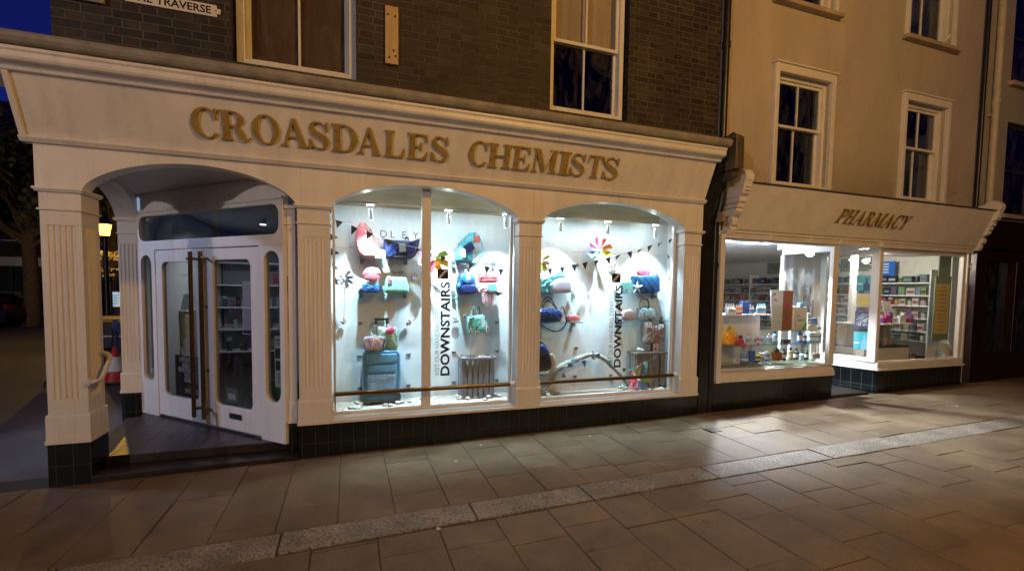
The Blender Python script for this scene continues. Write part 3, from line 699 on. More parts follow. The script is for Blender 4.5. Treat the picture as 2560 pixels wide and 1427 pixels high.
for x in (-.40, 1.86, 4.0):
    b = MB(); b.box(x, x + .0018, -.0004, .01, 2.36, 2.67); b.build('board_joint', mat('joint_shadow', (.25, .22, .18), .8), shop)  # thin dark seams between the frieze boards
SCR = mat('paper_scrap', (.6, .58, .55), .7)
for lb, px, py in (('near the middle of the tiled plinth', 1140, 1153), ('on the slabs below the middle pilaster', 1475, 1090), ('in front of the left display window', 1202, 1113), ('against the kerb edge at bottom centre', 1096, 1322), ('on the lit slabs before the far pharmacy window', 2392, 1015)):
    p_ = atz(px, py, g(atz(px, py, 0).x)); b = MB(); e = random.uniform(0, 3); b.prism([(p_.x + .014 * math.cos(e + k * 1.3) * (1 + .3 * (k % 2)), p_.y + .02 * math.sin(e + k * 1.3)) for k in range(5)], 'z', p_.z + .003, p_.z + .006); tag(top(b.build('paper_scrap', SCR)), 'tiny white scrap of litter ' + lb, 'litter')
# houses opposite, out of view, added to block low sky and warm the panes
op = thing('terrace_house', 'cream house across the street opposite the shops, seen only as reflections in the panes', 'house', (0, -18, 0))
hs = [(-14 + 3.4 * k, -14 + 3.4 * k + 1.2, z, z + 1.7) for k in range(11) for z in (3.6, 6.6)]
b = MB(); holed_wall(b, -16, 24, -.3, 10, -16, -.2, hs); b.build('wall', M['render'], op)
for h in hs: b = MB(); b.box(h[0], h[1], -16.2, -16.15, h[2], h[3]); b.build('window', M['black'], op)
# ------------------------------------------------------------------ raised serif letters (cap height 1, drawn here)
def stem(x0, x1, top_=True, bot=True, e=.085):
    L = []
    if bot: L += [(x0 - e, 0), (x1 + e, 0), (x1 + e, .055), (x1 + .025, .085), (x1, .14)]
    else: L += [(x0, 0), (x1, 0)]
    if top_: L += [(x1, .86), (x1 + .025, .915), (x1 + e, .945), (x1 + e, 1), (x0 - e, 1), (x0 - e, .945), (x0 - .025, .915), (x0, .86)]
    else: L += [(x1, 1), (x0, 1)]
    if bot: L += [(x0, .14), (x0 - .025, .085), (x0 - e, .055)]
    return L
def arcpts(cx, cz, rx, rz, a0, a1, n=14): return [(cx + rx * math.cos(R_(a0 + (a1 - a0) * k / n)), cz + rz * math.sin(R_(a0 + (a1 - a0) * k / n))) for k in range(n + 1)]
def stroke(pts, wid, n=5):
    P = cat_rom([(p[0], p[1], w) for p, w in zip(pts, wid)], n, False); Lf, Rt = [], []
    for i, (x, z, w) in enumerate(P):
        a, c = P[max(i - 1, 0)], P[min(i + 1, len(P) - 1)]; dx, dz = c[0] - a[0], c[1] - a[1]; q = math.hypot(dx, dz) or 1
        Lf.append((x - dz / q * w / 2, z + dx / q * w / 2)); Rt.append((x + dz / q * w / 2, z - dx / q * w / 2))
    return Lf + Rt[::-1]
def bowl(x0, xc, rx, z0, z1, tx=.17, tz=.07):
    cz, rz = (z0 + z1) / 2, (z1 - z0) / 2
    return [(x0, z1)] + arcpts(xc, cz, rx, rz, 90, -90) + [(x0, z0), (x0, z0 + tz)] + arcpts(xc, cz, rx - tx, rz - tz, -90, 90) + [(x0, z1 - tz)]
def feet(x, w=.3, z=0): return [(x - w / 2, z), (x + w / 2, z), (x + w / 2, z + .05), (x + .05, z + .085), (x - .05, z + .085), (x - w / 2, z + .05)]
GL = {
 'I': (.42, [stem(.11, .31)]),
 'H': (.98, [stem(.11, .31), stem(.67, .87), [(.3, .46), (.68, .46), (.68, .54), (.3, .54)]]),
 'L': (.80, [stem(.11, .31), [(.25, 0), (.76, 0), (.80, .36), (.755, .36), (.68, .16), (.56, .075), (.25, .06)]]),
 'E': (.82, [stem(.11, .31), [(.25, 0), (.78, 0), (.82, .34), (.775, .34), (.7, .16), (.58, .075), (.25, .06)], [(.25, 1), (.77, 1), (.79, .68), (.745, .68), (.68, .85), (.57, .925), (.25, .94)], [(.28, .47), (.42, .47), (.5, .44), (.53, .33), (.57, .33), (.57, .69), (.53, .69), (.5, .57), (.42, .54), (.28, .54)]]),
 'T': (.80, [stem(.30, .50, top_=False), [(.04, 1), (.76, 1), (.79, .66), (.745, .66), (.68, .85), (.58, .925), (.22, .925), (.12, .85), (.055, .66), (.01, .66)]]),
 'D': (.92, [stem(.11, .31), bowl(.2, .42, .47, 0, 1, .2, .06)]),
 'P': (.78, [stem(.11, .31), bowl(.2, .44, .31, .45, 1, .18, .06)]),
 'R': (.98, [stem(.11, .31), bowl(.2, .44, .31, .47, 1, .18, .06), stroke([(.42, .51), (.54, .44), (.62, .28), (.68, .12), (.77, .045), (.86, .06), (.93, .16)], [.06, .15, .2, .2, .13, .06, .04])]),
 'O': (1.0, None), 'A': (.98, [[(.10, .05), (.18, .05), (.53, .97), (.42, .97)], [(.41, 1), (.54, 1), (.92, .03), (.69, .03)], [(.24, .30), (.70, .30), (.68, .37), (.27, .37)], feet(.14, .28), feet(.80, .36)]),
 'M': (1.18, [stem(.12, .19, True, True, .09), [(.10, .995), (.33, .995), (.62, .14), (.56, .01), (.50, .01)], [(.53, .01), (.60, .01), (.93, .99), (.84, .99)], stem(.84, 1.05, True, True, .08)]),
 'Y': (.90, [stem(.37, .57, top_=False)[:5] + [(.57, .42), (.37, .42)] + [(.37, .14), (.345, .085), (.285, .055)], [(.10, .98), (.31, .98), (.57, .40), (.45, .38), (.37, .42)], [(.72, .98), (.80, .98), (.56, .40), (.48, .40)], feet(.2, .34, .93), feet(.77, .28, .93)]),
 'C': (.90, [arcpts(.5, .5, .47, .52, 42, 322, 30) + arcpts(.53, .5, .28, .45, 318, 46, 26), [(.79, 1), (.835, 1), (.85, .64), (.80, .64), (.72, .82), (.70, .9), (.76, .93)]]),
 'S': (.72, [stroke([(.60, .70), (.54, .86), (.36, .965), (.18, .92), (.115, .76), (.20, .61), (.37, .51), (.54, .40), (.60, .24), (.52, .08), (.33, .035), (.16, .12), (.085, .31)], [.05, .06, .07, .1, .15, .2, .22, .21, .16, .1, .07, .06, .05]), [(.60, 1), (.64, 1), (.65, .66), (.60, .66), (.54, .82), (.53, .9)], [(.03, 0), (.07, 0), (.16, .1), (.14, .2), (.085, .36), (.035, .36)]]),
}
def letter(par, ch, P0, xd, ud, x0, x1, h, depth, m, shear=0):
    """letter ch on the plane (P0, xd, ud), left edge x0, right edge x1 along xd"""
    xd, ud = Vector(xd).normalized(), Vector(ud).normalized(); nd = xd.cross(ud)
    w, polys = GL[ch]; b = MB()
    allx = [p[0] for q in polys for p in q] if polys else [.02, .98]
    lo, hi = min(allx), max(allx); sx = (x1 - x0) / (hi - lo)
    def P(x, z, y): return P0 + xd * (x0 + (x - lo) * sx + z * h * shear) + ud * (z * h) + nd * y
    bv = .045
    def inset(q):
        n = len(q); A = sum(q[i][0] * q[(i + 1) % n][1] - q[(i + 1) % n][0] * q[i][1] for i in range(n)); sg = 1 if A > 0 else -1; out = []
        for i in range(n):
            a, c, e = q[i - 1], q[i], q[(i + 1) % n]
            d1 = Vector((c[0] - a[0], c[1] - a[1])); d2 = Vector((e[0] - c[0], e[1] - c[1]))
            if d1.length < 1e-6 or d2.length < 1e-6: out.append(c); continue
            d1.normalize(); d2.normalize(); n1 = Vector((-d1.y, d1.x)) * sg; n2 = Vector((-d2.y, d2.x)) * sg; bb = n1 + n2
            if bb.length < .3: out.append((c[0] + n1.x * .02, c[1] + n1.y * .02)); continue
            bb.normalize(); k = .022 / max(.5, bb.dot(n1)); out.append((c[0] + bb.x * k, c[1] + bb.y * k))
        return out
    if polys is None:
        n = 40
        L = [[(.5 + .48 * math.cos(2 * math.pi * k / n), .5 + .52 * math.sin(2 * math.pi * k / n)) for k in range(n)], [(.5 + .27 * math.cos(2 * math.pi * k / n), .5 + .45 * math.sin(2 * math.pi * k / n)) for k in range(n)]]
        L2 = [[(.5 + .455 * math.cos(2 * math.pi * k / n), .5 + .495 * math.sin(2 * math.pi * k / n)) for k in range(n)], [(.5 + .295 * math.cos(2 * math.pi * k / n), .5 + .475 * math.sin(2 * math.pi * k / n)) for k in range(n)]]
        rows = [[b.v(*P(x, z, 0)) for x, z in L[0]], [b.v(*P(x, z, depth * .7)) for x, z in L[0]], [b.v(*P(x, z, depth)) for x, z in L2[0]], [b.v(*P(x, z, depth)) for x, z in L2[1]], [b.v(*P(x, z, depth * .7)) for x, z in L[1]], [b.v(*P(x, z, 0)) for x, z in L[1]]]
        for a, c in zip(rows, rows[1:]):
            for k in range(n): b.f([a[k], a[(k + 1) % n], c[(k + 1) % n], c[k]])
    else:
        for i, q in enumerate(polys):
            dd = depth - .0007 * i; n = len(q); qi = inset(q)
            A = [b.v(*P(x, z, 0)) for x, z in q]; B = [b.v(*P(x, z, dd * .7)) for x, z in q]; D = [b.v(*P(x, z, dd)) for x, z in qi]
            for a, c in ((A, B), (B, D)):
                for k in range(n): b.f([a[k], a[(k + 1) % n], c[(k + 1) % n], c[k]])
            b.f(D)
    return b.build('letter', m, par)
FP, FU = Vector((0, -.018, 2.717)), Vector((0, -.177, .411)).normalized(); FN = Vector((1, 0, 0)).cross(FU)
pb, pt = onplane(571, 350, FP, FN), onplane(1480, 444.5, FP, FN)
ub = (pb - FP).dot(FU); ub2 = (pt - FP).dot(FU)
hh = (onplane(553, 274.5, FP, FN) - FP).dot(FU) - (onplane(560, 349.5, FP, FN) - FP).dot(FU)
LX = [('C', 477, 546), ('R', 549, 627), ('O', 629, 699), ('A', 700, 770), ('S', 771.5, 823), ('D', 828, 895), ('A', 891, 954), ('L', 960, 1013), ('E', 1017.5, 1071), ('S', 1077, 1122),
      ('C', 1171, 1220), ('H', 1220, 1281), ('E', 1281, 1328), ('M', 1330, 1396), ('I', 1396, 1428), ('S', 1425.5, 1465), ('T', 1467.5, 1511), ('S', 1508, 1549)]
for ch, a, c in LX:
    t = (a - 477) / 1072; u = ub + (ub2 - ub) * t; py = 310 + (a - 500) * .1
    X0, X1 = onplane(a + 1, py, FP, FN).x, onplane(c - 1.5, py, FP, FN).x
    big = 1.0
    letter(shop, ch, FP + FU * u + FN * .004, (1, 0, 0), FU, X0, X1, hh * big, .019, M['gold'])
# ------------------------------------------------------------------ cream building with the pharmacy
ph = thing('pharmacy_building', 'tall cream rendered building with white sash windows above a white pharmacy shopfront', 'building', (7.0, .5, .12))
YP = .12
b = MB()
SW = [(5.33, 6.30, 3.05, 4.50), (7.86, 8.82, 3.05, 4.50), (5.29, 6.30, 5.42, 6.9), (7.82, 8.86, 5.42, 6.9)]
holed_wall(b, 4.362, 9.66, 2.45, 9.2, YP + .03, .16, SW)
b.box(4.37, 4.6, YP + .031, 6.3, 2.6, 9.2); b.box(9.5, 9.66, YP + .031, 6.3, 2.6, 9.2); b.box(4.6, 9.5, 6.1, 6.3, 0, 9.2)
b.build('rendered_wall', M['render'], ph)
b = MB(); b.box(4.6, 9.66, YP + .35, 6.1, 2.46, 2.6); b.box(4.6, 9.5, YP + .2, 6.1, 9.0, 9.15); b.box(4.65, 9.45, 1.2, 1.25, 2.6, 9.0); b.build('upper_floor', M['dark'], ph)
for i, (x0, x1, z0, z1) in enumerate(SW):
    fo = sash_window(ph, x0, x1, z0, z1, YP + .10, mid=(3.86 if i < 2 else 6.25), fr=.05)
    b = MB(); ex = .065
    if i < 2:
        b.ring([(x0 - ex, z0 - .01), (x1 + ex, z0 - .01), (x1 + ex, z1 + .10), (x0 - ex, z1 + .10)], [(x0 + .004, z0 + .02), (x1 - .004, z0 + .02), (x1 - .004, z1 - .004), (x0 + .004, z1 - .004)], 'y', YP - .03, YP + .029)
        b.box(x0 - ex - .02, x1 + ex + .02, YP - .055, YP + .029, z1 + .101, z1 + .125)
    else:
        b.ring([(x0 - .05, z0 + .001), (x1 + .05, z0 + .001), (x1 + .05, z1 + .08), (x0 - .05, z1 + .08)], [(x0 + .004, z0 + .012), (x1 - .004, z0 + .012), (x1 - .004, z1 - .004), (x0 + .004, z1 - .004)], 'y', YP - .02, YP + .029)
    b.build('architrave', M['paint2'], fo, bevel=.008)
    b = MB(); b.box(x0 - .1, x1 + .1, YP - (.07 if i > 1 else .04), YP + .03, z0 - (.06 if i > 1 else .045), z0 - .001 if i > 1 else z0 - .011); b.build('sill', mat('stone_sill', (.42, .34, .24), .7, var=.2), fo, bevel=.01)
b = MB(); b.tube([(8.62, YP + .06, 5.44), (8.60, YP + .02, 5.46), (8.66, YP - .01, 5.50), (8.72, YP - .03, 5.58)], .016, 8); tag(top(b.build('rope_loop', M['paint2'])), 'short curl of white cord hanging out over the upper sill of the cream building', 'cord')
# pharmacy fascia with slanted board, cap and corbels
b = MB(); b.prism([(.03, 2.385), (-.0, 2.40), (-.20, 2.925), (.14, 2.925), (.14, 2.385)], 'x', 4.60, 9.56); b.build('fascia', M['paint2'], ph)
b = MB(); b.prism([(.148, 2.927), (-.212, 2.927), (-.222, 2.934), (-.222, 2.946), (.148, 2.985)], 'x', 4.62, 9.70); b.build('fascia_cap', mat('weathered_lead', (.07, .06, .05), .6, var=.3), ph, bevel=.004)
b = MB()
for y, z0, z1 in ((-.004, 2.352, 2.384), (.012, 2.318, 2.35), (-.002, 2.284, 2.316)): b.box(4.47, 9.5, y, .14, z0, z1)
for x in (5.18, 5.88, 6.46, 7.30): b.box(x, x + .06, -.012, .13, 2.287, 2.353)
b.build('moulding', M['paint2'], ph, bevel=.008)
def corbel(x0, x1, k=1.0):
    b = MB()
    prof = arcpts(-.15, 2.99, .115, .105, 0, 360, 20)[:-1]
    b.prism(prof, 'x', x0, x1)
    b.prism([(.1, 3.0), (-.15, 3.09), (-.262, 2.99), (-.21, 2.80), (-.15, 2.77), (.1, 2.77)], 'x', x0 + .004, x1 - .004)
    b.prism([(.1, 2.77), (-.17, 2.77), (-.165, 2.715), (-.14, 2.70), (.1, 2.70)], 'x', x0 + .01, x1 - .004)
    b.prism([(.1, 2.695), (-.14, 2.695), (-.13, 2.645), (.1, 2.645)], 'x', x0 + .014, x1 - .008)
    b.prism([(.1, 2.64), (-.11, 2.64), (-.12, 2.60), (-.09, 2.57), (-.03, 2.55), (.1, 2.55)], 'x', x0 + .018, x1 - .012)
    b.prism([(.1, 2.548), (-.03, 2.548), (-.07, 2.50), (-.055, 2.44), (-.02, 2.43), (-.03, 2.39), (.0, 2.33), (.1, 2.33)], 'x', x0 + .02, x1 - .016)
    for zz in (2.93, 2.88, 2.84): b.cyl((x0 + .03, -.235, zz), (x1 - .03, -.235, zz), .012, n=8)
    return b.build('corbel', M['paint'], ph, bevel=.006)
corbel(4.47, 4.60); corbel(9.57, 9.69)
# letters PHARMACY, leaning
PP, PU = Vector((0, 0, 2.40)), Vector((0, -.20, .525)).normalized(); PN = Vector((1, 0, 0)).cross(PU)
a0 = onplane(2083, 556.5, PP, PN); a1 = onplane(2258, 573.5, PP, PN); ht = (onplane(2100, 521.5, PP, PN) - PP).dot(PU) - (onplane(2083, 557, PP, PN) - PP).dot(PU)
ua, ue = (a0 - PP).dot(PU), (a1 - PP).dot(PU); gap = .01
wid = [GL[c][0] for c in 'PHARMACY']; tot = sum(wid); x = a0.x; sc = (a1.x - a0.x) / tot
for c, wd in zip('PHARMACY', wid):
    letter(ph, c, PP + PU * (ua + (ue - ua) * (x - a0.x) / (a1.x - a0.x)) + PN * .003, (1, 0, 0), PU, x + .01, x + wd * sc - .004, ht, .016, mat('dull_gold', (.20, .14, .05), .35, metal=.4), shear=.42)
    x += wd * sc
# shopfront: left window, recessed door, splayed right window
b = MB(); b.box(4.385, 4.455, .0, .14, .445, 2.33); b.build('pilaster', M['paint'], ph, bevel=.004)
b = MB(); b.prism([(.005, .45), (.005, .50), (.03, .56), (.13, .60), (.13, .45)], 'x', 4.4552, 6.50); b.build('window_sill', M['paint2'], ph, bevel=.004)
b = MB(); b.box(4.42, 6.41, .1305, .50, .45, .603); b.build('display_base', mat('display_base', (.30, .24, .17), .5), ph)
b = MB(); b.box(4.37, 6.49, .032, .15, -.05, .4495); b.build('stall_riser', M['tile'], ph)
b = MB(); b.ring([(4.456, .6005), (6.50, .6005), (6.50, 2.283), (4.456, 2.283)], [(4.478, .612), (6.40, .612), (6.40, 2.262), (4.478, 2.262)], 'y', .03, .09)
b.box(6.42, 6.5, .0905, .88, .45, .60); b.box(6.42, 6.5, .0905, .88, 2.2, 2.45); b.box(6.43, 6.49, .85, .91, .15, 2.2)
fo = b.build('shop_window', M['paint'], ph, bevel=.004)
b = MB(); b.box(4.46, 6.41, .056, .062, .604, 2.27); b.build('pane', M['glass'], fo)
b = MB(); b.box(6.452, 6.458, .092, .85, .6, 2.2); b.build('pane', M['glass'], fo)
b = MB(); b.box(6.42, 6.49, .151, .88, -.05, .449); b.build('stall_riser', M['tile'], ph)
# right window
C0, C1 = Vector((7.405, .02, 0)), Vector((7.255, .88, 0))
b = MB(); b.box(7.43, 9.44, .03, .15, -.05, .468); b.build('stall_riser', M['tile'], ph)
b = MB(); b.prism([(C0.x + .02, .03), (C0.x + .06, .2), (C1.x + .1, .9), (C1.x, .9)], 'z', -.05, .467); b.build('stall_riser', M['tile'], ph)
b = MB(); b.prism([(7.39, .0), (9.46, .0), (9.46, .15), (7.52, .15), (7.34, .9), (7.22, .9)], 'z', .4685, .50)
b.prism([(7.42, .03), (9.44, .03), (9.44, .15), (7.5, .15), (7.33, .9), (7.25, .9)], 'z', .5005, .585); b.build('window_sill', M['paint2'], ph, bevel=.006)
b = MB(); b.ring([(7.40, .586), (9.45, .586), (9.45, 2.283), (7.40, 2.283)], [(7.47, .60), (9.37, .60), (9.37, 2.225), (7.47, 2.225)], 'y', .06, .12)
fo = b.build('shop_window', M['paint'], ph, bevel=.004)
b = MB(); b.box(7.46, 9.38, .088, .094, .595, 2.24); b.build('pane', M['glass'], fo)
sd = (C1 - C0).normalized(); sn = Vector((-sd.y, sd.x, 0)); SLn = (C1 - C0).length
b = MB(lambda p: C0 + sd * p.x + sn * p.y + Vector((0, 0, p.z)))
b.ring([(0.045, .586), (SLn, .586), (SLn, 2.28), (0.045, 2.28)], [(.15, .65), (SLn - .1, .65), (SLn - .1, 2.2), (.15, 2.2)], 'y', -.055, .0)
fo = b.build('shop_window', M['paint'], ph, bevel=.004)
b = MB(lambda p: C0 + sd * p.x + sn * p.y + Vector((0, 0, p.z))); b.box(.14, SLn - .09, -.03, -.024, .64, 2.21); b.build('pane', M['glass'], fo)
b = MB(); b.box(6.4, 9.55, .145, .95, 2.2835, 2.45); b.build('lintel', M['paint2'], ph)
# recessed glazed door
b = MB(); b.ring([(6.50, .14), (7.25, .14), (7.25, 2.28), (6.50, 2.28)], [(6.62, .3), (7.13, .3), (7.13, 2.0), (6.62, 2.0)], 'y', .87, .92)
do = b.build('door', M['paint'], ph, bevel=.004)
b = MB(); b.box(6.6, 7.15, .89, .896, .29, 2.01); b.build('pane', M['glass'], do)
b = MB(); b.cyl((7.08, .84, .8), (7.08, .84, 1.5), .014); b.build('pull_handle', M['bronze'], do)
b = MB(); b.box(6.49, 7.28, .05, .87, -.02, .155); b.build('step', M['quarry'], ph, bevel=.006)
# rooms behind
b = MB(); b.box(4.41, 9.70, 5.7, 5.8, 0, 2.45); b.box(9.665, 9.70, .15, 5.7, .0, 2.45); b.box(4.362, 4.41, .15, 5.7, 0, 2.45)
b.build('inner_wall', mat('shop_wall', (.72, .70, .63), .7, var=.03), ph)
b = MB(); b.box(4.41, 9.66, .151, 5.7, 2.37, 2.45); b.build('inner_ceiling', mat('shop_ceiling', (.78, .78, .78), .7, var=.02), ph)
b = MB(); b.box(4.41, 6.42, .151, 5.7, .05, .16); b.box(6.42, 9.66, .93, 5.7, .05, .16); b.box(7.5, 9.66, .16, .929, .05, .16); b.build('inner_floor', mat('shop_floor', (.2, .18, .16), .5), ph)
dwn = thing('downpipe', 'thin dark pipe running down the far edge of the cream building', 'drainpipe', (9.68, .1, 2.95))
b = MB(); b.cyl((9.69, .11, 2.98), (9.69, .11, 9), .03, n=12); b.build('pipe', M['black'], dwn, smooth=True)

# ------------------------------------------------------------------ neighbour on the far right
nb = thing('neighbour_building', 'grey rendered building with a dark red shopfront at the right edge', 'building', (12.5, .6, .2))
b = MB(); NW = [(10.55, 11.55, 3.0, 4.55), (10.55, 11.55, 5.2, 6.8)]
holed_wall(b, 9.72, 15, 2.75, 9, .18, .16, NW); b.box(9.72, 9.9, .181, 6, 2.75, 9); b.build('rendered_wall', M['grey_render'], nb)
b = MB(); b.box(9.92, 15, 1.2, 1.25, .1, 9); b.build('dark_room', M['dark'], nb)
M['dkframe'] = mat('dark_frame', (.03, .025, .02), .5)
for x0, x1, z0, z1 in NW:
    b = MB(); b.ring([(x0, z0), (x1, z0), (x1, z1), (x0, z1)], [(x0 + .06, z0 + .06), (x1 - .06, z0 + .06), (x1 - .06, z1 - .06), (x0 + .06, z1 - .06)], 'y', .25, .3); b.box(x0 + .06, x1 - .06, .255, .29, (z0 + z1) / 2 - .02, (z0 + z1) / 2 + .02)
    fo = b.build('sash_window', M['dkframe'], nb, bevel=.004)
    b = MB(); b.box(x0 + .06, x1 - .06, .27, .274, z0 + .06, z1 - .06); b.build('pane', M['nightglass'], fo)
    b = MB(); b.box(x0 - .08, x1 + .08, .1, .18, z0 - .07, z0 - .001); b.build('sill', mat('stone_sill', (.42, .34, .24)), fo, bevel=.008)
b = MB(); b.prism([(.2, 2.35), (.08, 2.4), (-.08, 2.72), (-.1, 2.82), (.2, 2.9)], 'x', 9.73, 15); b.box(9.70, 9.98, .05, .3, .0, 2.35); b.box(9.985, 15, .07, .3, .0, .62)
b.box(9.985, 15, .1, .3, 2.2, 2.349); b.box(10.9, 11.0, .08, .26, .621, 2.199)
b.build('shopfront', M['redpaint'], nb, bevel=.01)
b = MB(); b.box(9.985, 10.9, .2, .206, .62, 2.2); b.box(11.0, 15, .2, .206, .62, 2.2); b.build('pane', M['glass2'], nb)
np_ = thing('downpipe', 'cream painted rainwater pipe on the grey building at the right', 'drainpipe', (10.06, .12, 2.9))
b = MB(); b.cyl((10.06, .12, 2.85), (10.06, .12, 9), .05, n=14); b.build('pipe', mat('cream_pipe', (.5, .44, .34), .5, var=.15), np_, smooth=True)
b = MB(); b.cyl((10.06, .12, 4.75), (10.06, .12, 4.82), .062, n=14); b.build('collar', mat('cream_pipe', (.5, .44, .34)), np_)
b = MB(); b.box(9.95, 10.17, .13, .17, 4.55, 4.58); b.build('clip', mat('cream_pipe', (.5, .44, .34)), np_)
# ------------------------------------------------------------------ what stands in the two display windows
def q(px, py, Y): p = at(px, py, Y); return (p.x, p.z)
def chaikin(P):
    out = []
    for i in range(len(P)):
        a, c = P[i], P[(i + 1) % len(P)]
        out += [(a[0] * .78 + c[0] * .22, a[1] * .78 + c[1] * .22), (a[0] * .22 + c[0] * .78, a[1] * .22 + c[1] * .78)]
    return out
def outl(pts, Y, zb=None, n=3):
    P = [q(x, y, Y) for x, y in pts]
    for _ in range(0 if n == 0 else 1 if n < 3 else 2): P = chaikin(P)
    dz = 0
    if zb is not None:
        dz = zb - min(p[1] for p in P); P = [(x, z + dz) for x, z in P]
    return P, dz
COOLW = (.58, .82, 1.0)
def track(label, x0p, x1p, Y, z, heads, tgtY, power):
    x0, x1 = x0p, x1p; t = thing('track_light', label, 'lighting', ((x0 + x1) / 2, Y, z))
    b = MB(); b.box(x0, x1, Y - .012, Y + .012, z, z + .018); b.build('rail', M['whitep'], t, bevel=.002)
    lamp('wash', 'AREA', ((x0 + x1) / 2, Y, z - .004), power * .055, (.72, .9, 1), t, x1 - x0 - .1, aim=((x0 + x1) / 2, tgtY - .08, .5))  # fill strip added along the rail to even out the back panel
    for hx in heads:
        b = MB(); b.box(hx - .035, hx + .035, Y - .014, Y + .014, z - .026, z - .0005); b.cyl((hx, Y, z - .026), (hx, Y, z - .045), .009); a = Vector((hx, Y, z - .045)); w = Vector((hx + .012, Y + .03, z - .15))
        b.cyl(a, w, .021, .023, 14); hd = b.build('spot_head', M['whitep'], t)
        e = (w - a).normalized(); b = MB(); b.cyl(w + e * .001, w + e * .003, .018, n=14); b.build('lens', emis('spot_lens', (.9, .96, 1), 6) if 'spot_lens' not in bpy.data.materials else bpy.data.materials['spot_lens'], hd)
        lamp('spot', 'SPOT', w + e * .012, power, COOLW, t, .014, aim=(hx + .01, tgtY + .06, .75), cone=96, blend=1.0)
        lamp('spill', 'POINT', (hx, Y + .1, z + .03), power * .0045, (.85, 1, .95), t, .03)  # small fill light added by each head to lift the boards above
T1Y, T2Y = .25, .235
track('white track rail with three small spotlights at the top of the wider, left display window', -.14, 1.685, T1Y, 2.432, [at(926, 520, T1Y).x, at(1121, 535, T1Y).x, at(1264, 545, T1Y).x], .62, 222)
track('white track rail with three small spotlights at the top of the right display window', 1.985, 3.78, T2Y, 2.425, [at(1401, 553, T2Y).x, at(1520, 563, T2Y).x, at(1639, 572, T2Y).x], .47, 182)

SHELF = {}
def shelf(key, label, xa, xb, py, win):
    Yf = {1: .43, 2: .29}[win]; Yb = YW[win] - .003; z = at((xa + xb) / 2, py, Yf).z; x0, x1 = at(xa, py, Yf).x, at(xb, py, Yf).x
    t = thing('glass_shelf', label, 'shelf', ((x0 + x1) / 2, Yb, z), group='glass shelves in the display windows')
    b = MB(); b.box(x0, x1, Yf, Yb, z - .008, z); b.build('pane', M['shelfglass'], t, bevel=.0015, seg=1)
    for xx in (x0 + .05, x1 - .06):
        b = MB(); b.box(xx - .017, xx + .017, Yb - .05, Yb, z - .055, z - .0085); b.cyl((xx, Yb - .004, z + .022), (xx, Yb + .002, z + .022), .026, n=16); b.build('clamp', M['grey'], t, bevel=.002)
    SHELF[key] = z; return z
shelf('a1', 'upper left glass shelf, under the coral sling bag and navy tote', 893, 1034, 645, 1)
shelf('a2', 'lower left glass shelf, under the coral pouch and mint handbag', 890, 1032, 733, 1)
shelf('b1', 'glass shelf under the teal sling bag', 1132, 1259, 657, 1)
shelf('b2', 'glass shelf under the blue backpack and pink scarf', 1132, 1257, 737, 1)
shelf('c1', 'glass shelf under the lilac flap handbag and turquoise bag', 1318, 1462, 734, 2)
shelf('c2', 'glass shelf under the blue duffel bag', 1318, 1462, 807, 2)
shelf('d1', 'glass shelf under the blue quilted tote', 1553, 1668, 735, 2)
shelf('d2', 'glass shelf under the floral handbag and pale pink pouch', 1556, 1688, 803, 2)

BC = {k: cloth('cloth_' + k, srgb(*c), r, bmp) for k, c, r, bmp in [
    ('coral', (240, 120, 125), .5, .1), ('navy', (20, 38, 86), .38, .2), ('blue', (34, 76, 150), .38, .25), ('sky', (58, 130, 195), .35, .3), ('mint', (140, 195, 175), .5, .08),
    ('teal', (62, 160, 178), .45, .2), ('paleblue', (98, 160, 198), .6, .2), ('palemint', (175, 215, 195), .5, .1), ('pink', (240, 85, 120), .5, .1), ('lilac', (205, 198, 220), .45, .08),
    ('aqua', (110, 205, 215), .6, .4), ('silver', (160, 142, 142), .3, .25), ('blush', (212, 185, 188), .5, .08), ('scarf', (240, 190, 200), .8, .3), ('dknavy', (16, 22, 50), .6, .1), ('aqua2', (120, 200, 190), .55, .05), ('denim', (140, 172, 200), .6, .3), ('quilt', (38, 92, 140), .4, .2), ('rust', (180, 85, 75), .5, .1)]}
BC['white'] = mat('white_card', (.8, .8, .8), .6, var=.02)
def card(b, px, py, Y, w, h, rot=0, t=.003):
    c = q(px, py, Y); ca, sa = math.cos(rot), math.sin(rot)
    P = [(c[0] + ca * u - sa * v, c[1] + sa * u + ca * v) for u, v in ((-w / 2, -h / 2), (w / 2, -h / 2), (w / 2, h / 2), (-w / 2, h / 2))]
    b.prism(P, 'y', Y - t / 2, Y + t / 2); return b
def bag(name, label, cat_, pts, Y, th, m, zb, n=3, edge=.35, pw=2.5, group='bags shown in the display windows', wob=.06, part='body'):
    P, dz = outl(pts, Y, zb, n); cx = sum(p[0] for p in P) / len(P)
    t = thing(name, label, cat_, (cx, Y, min(p[1] for p in P)), group)
    b = MB(); b.puff(P, Y, th, pw if n == 3 else 6, edge, wob); b.build(part, m, t, smooth=True); t['_dz'] = dz
    if n == 3 and th > .06:
        cz = sum(p[1] for p in P) / len(P); k = .84; yy = Y - th / 2 * (edge + (1 - edge) * (1 - k ** pw) ** .5) - .0005
        L = [(cx + (p[0] - cx) * k, yy, cz + (p[1] - cz) * k) for p in P]; L.append(L[0]); b = MB(); b.tube(L, .0028, 5); b.build('seam', M['grey'], t, smooth=True)
    return t
def pts3(L, Y, dz): return [Vector((*[q(x, y, Y)[0]], Y, q(x, y, Y)[1] + dz)) for x, y in L]
def strap(t, L, Y, rad, m, name='strap', n=4, flat=.5, dy=0):
    P = cat_rom([(q(p[0], p[1], Y)[0], Y + dy + (p[2] if len(p) > 2 else 0), q(p[0], p[1], Y)[1] + t['_dz']) for p in L], n, False)
    b = MB(); b.tube(P, rad, 8, flat); return b.build(name, m, t, smooth=True)
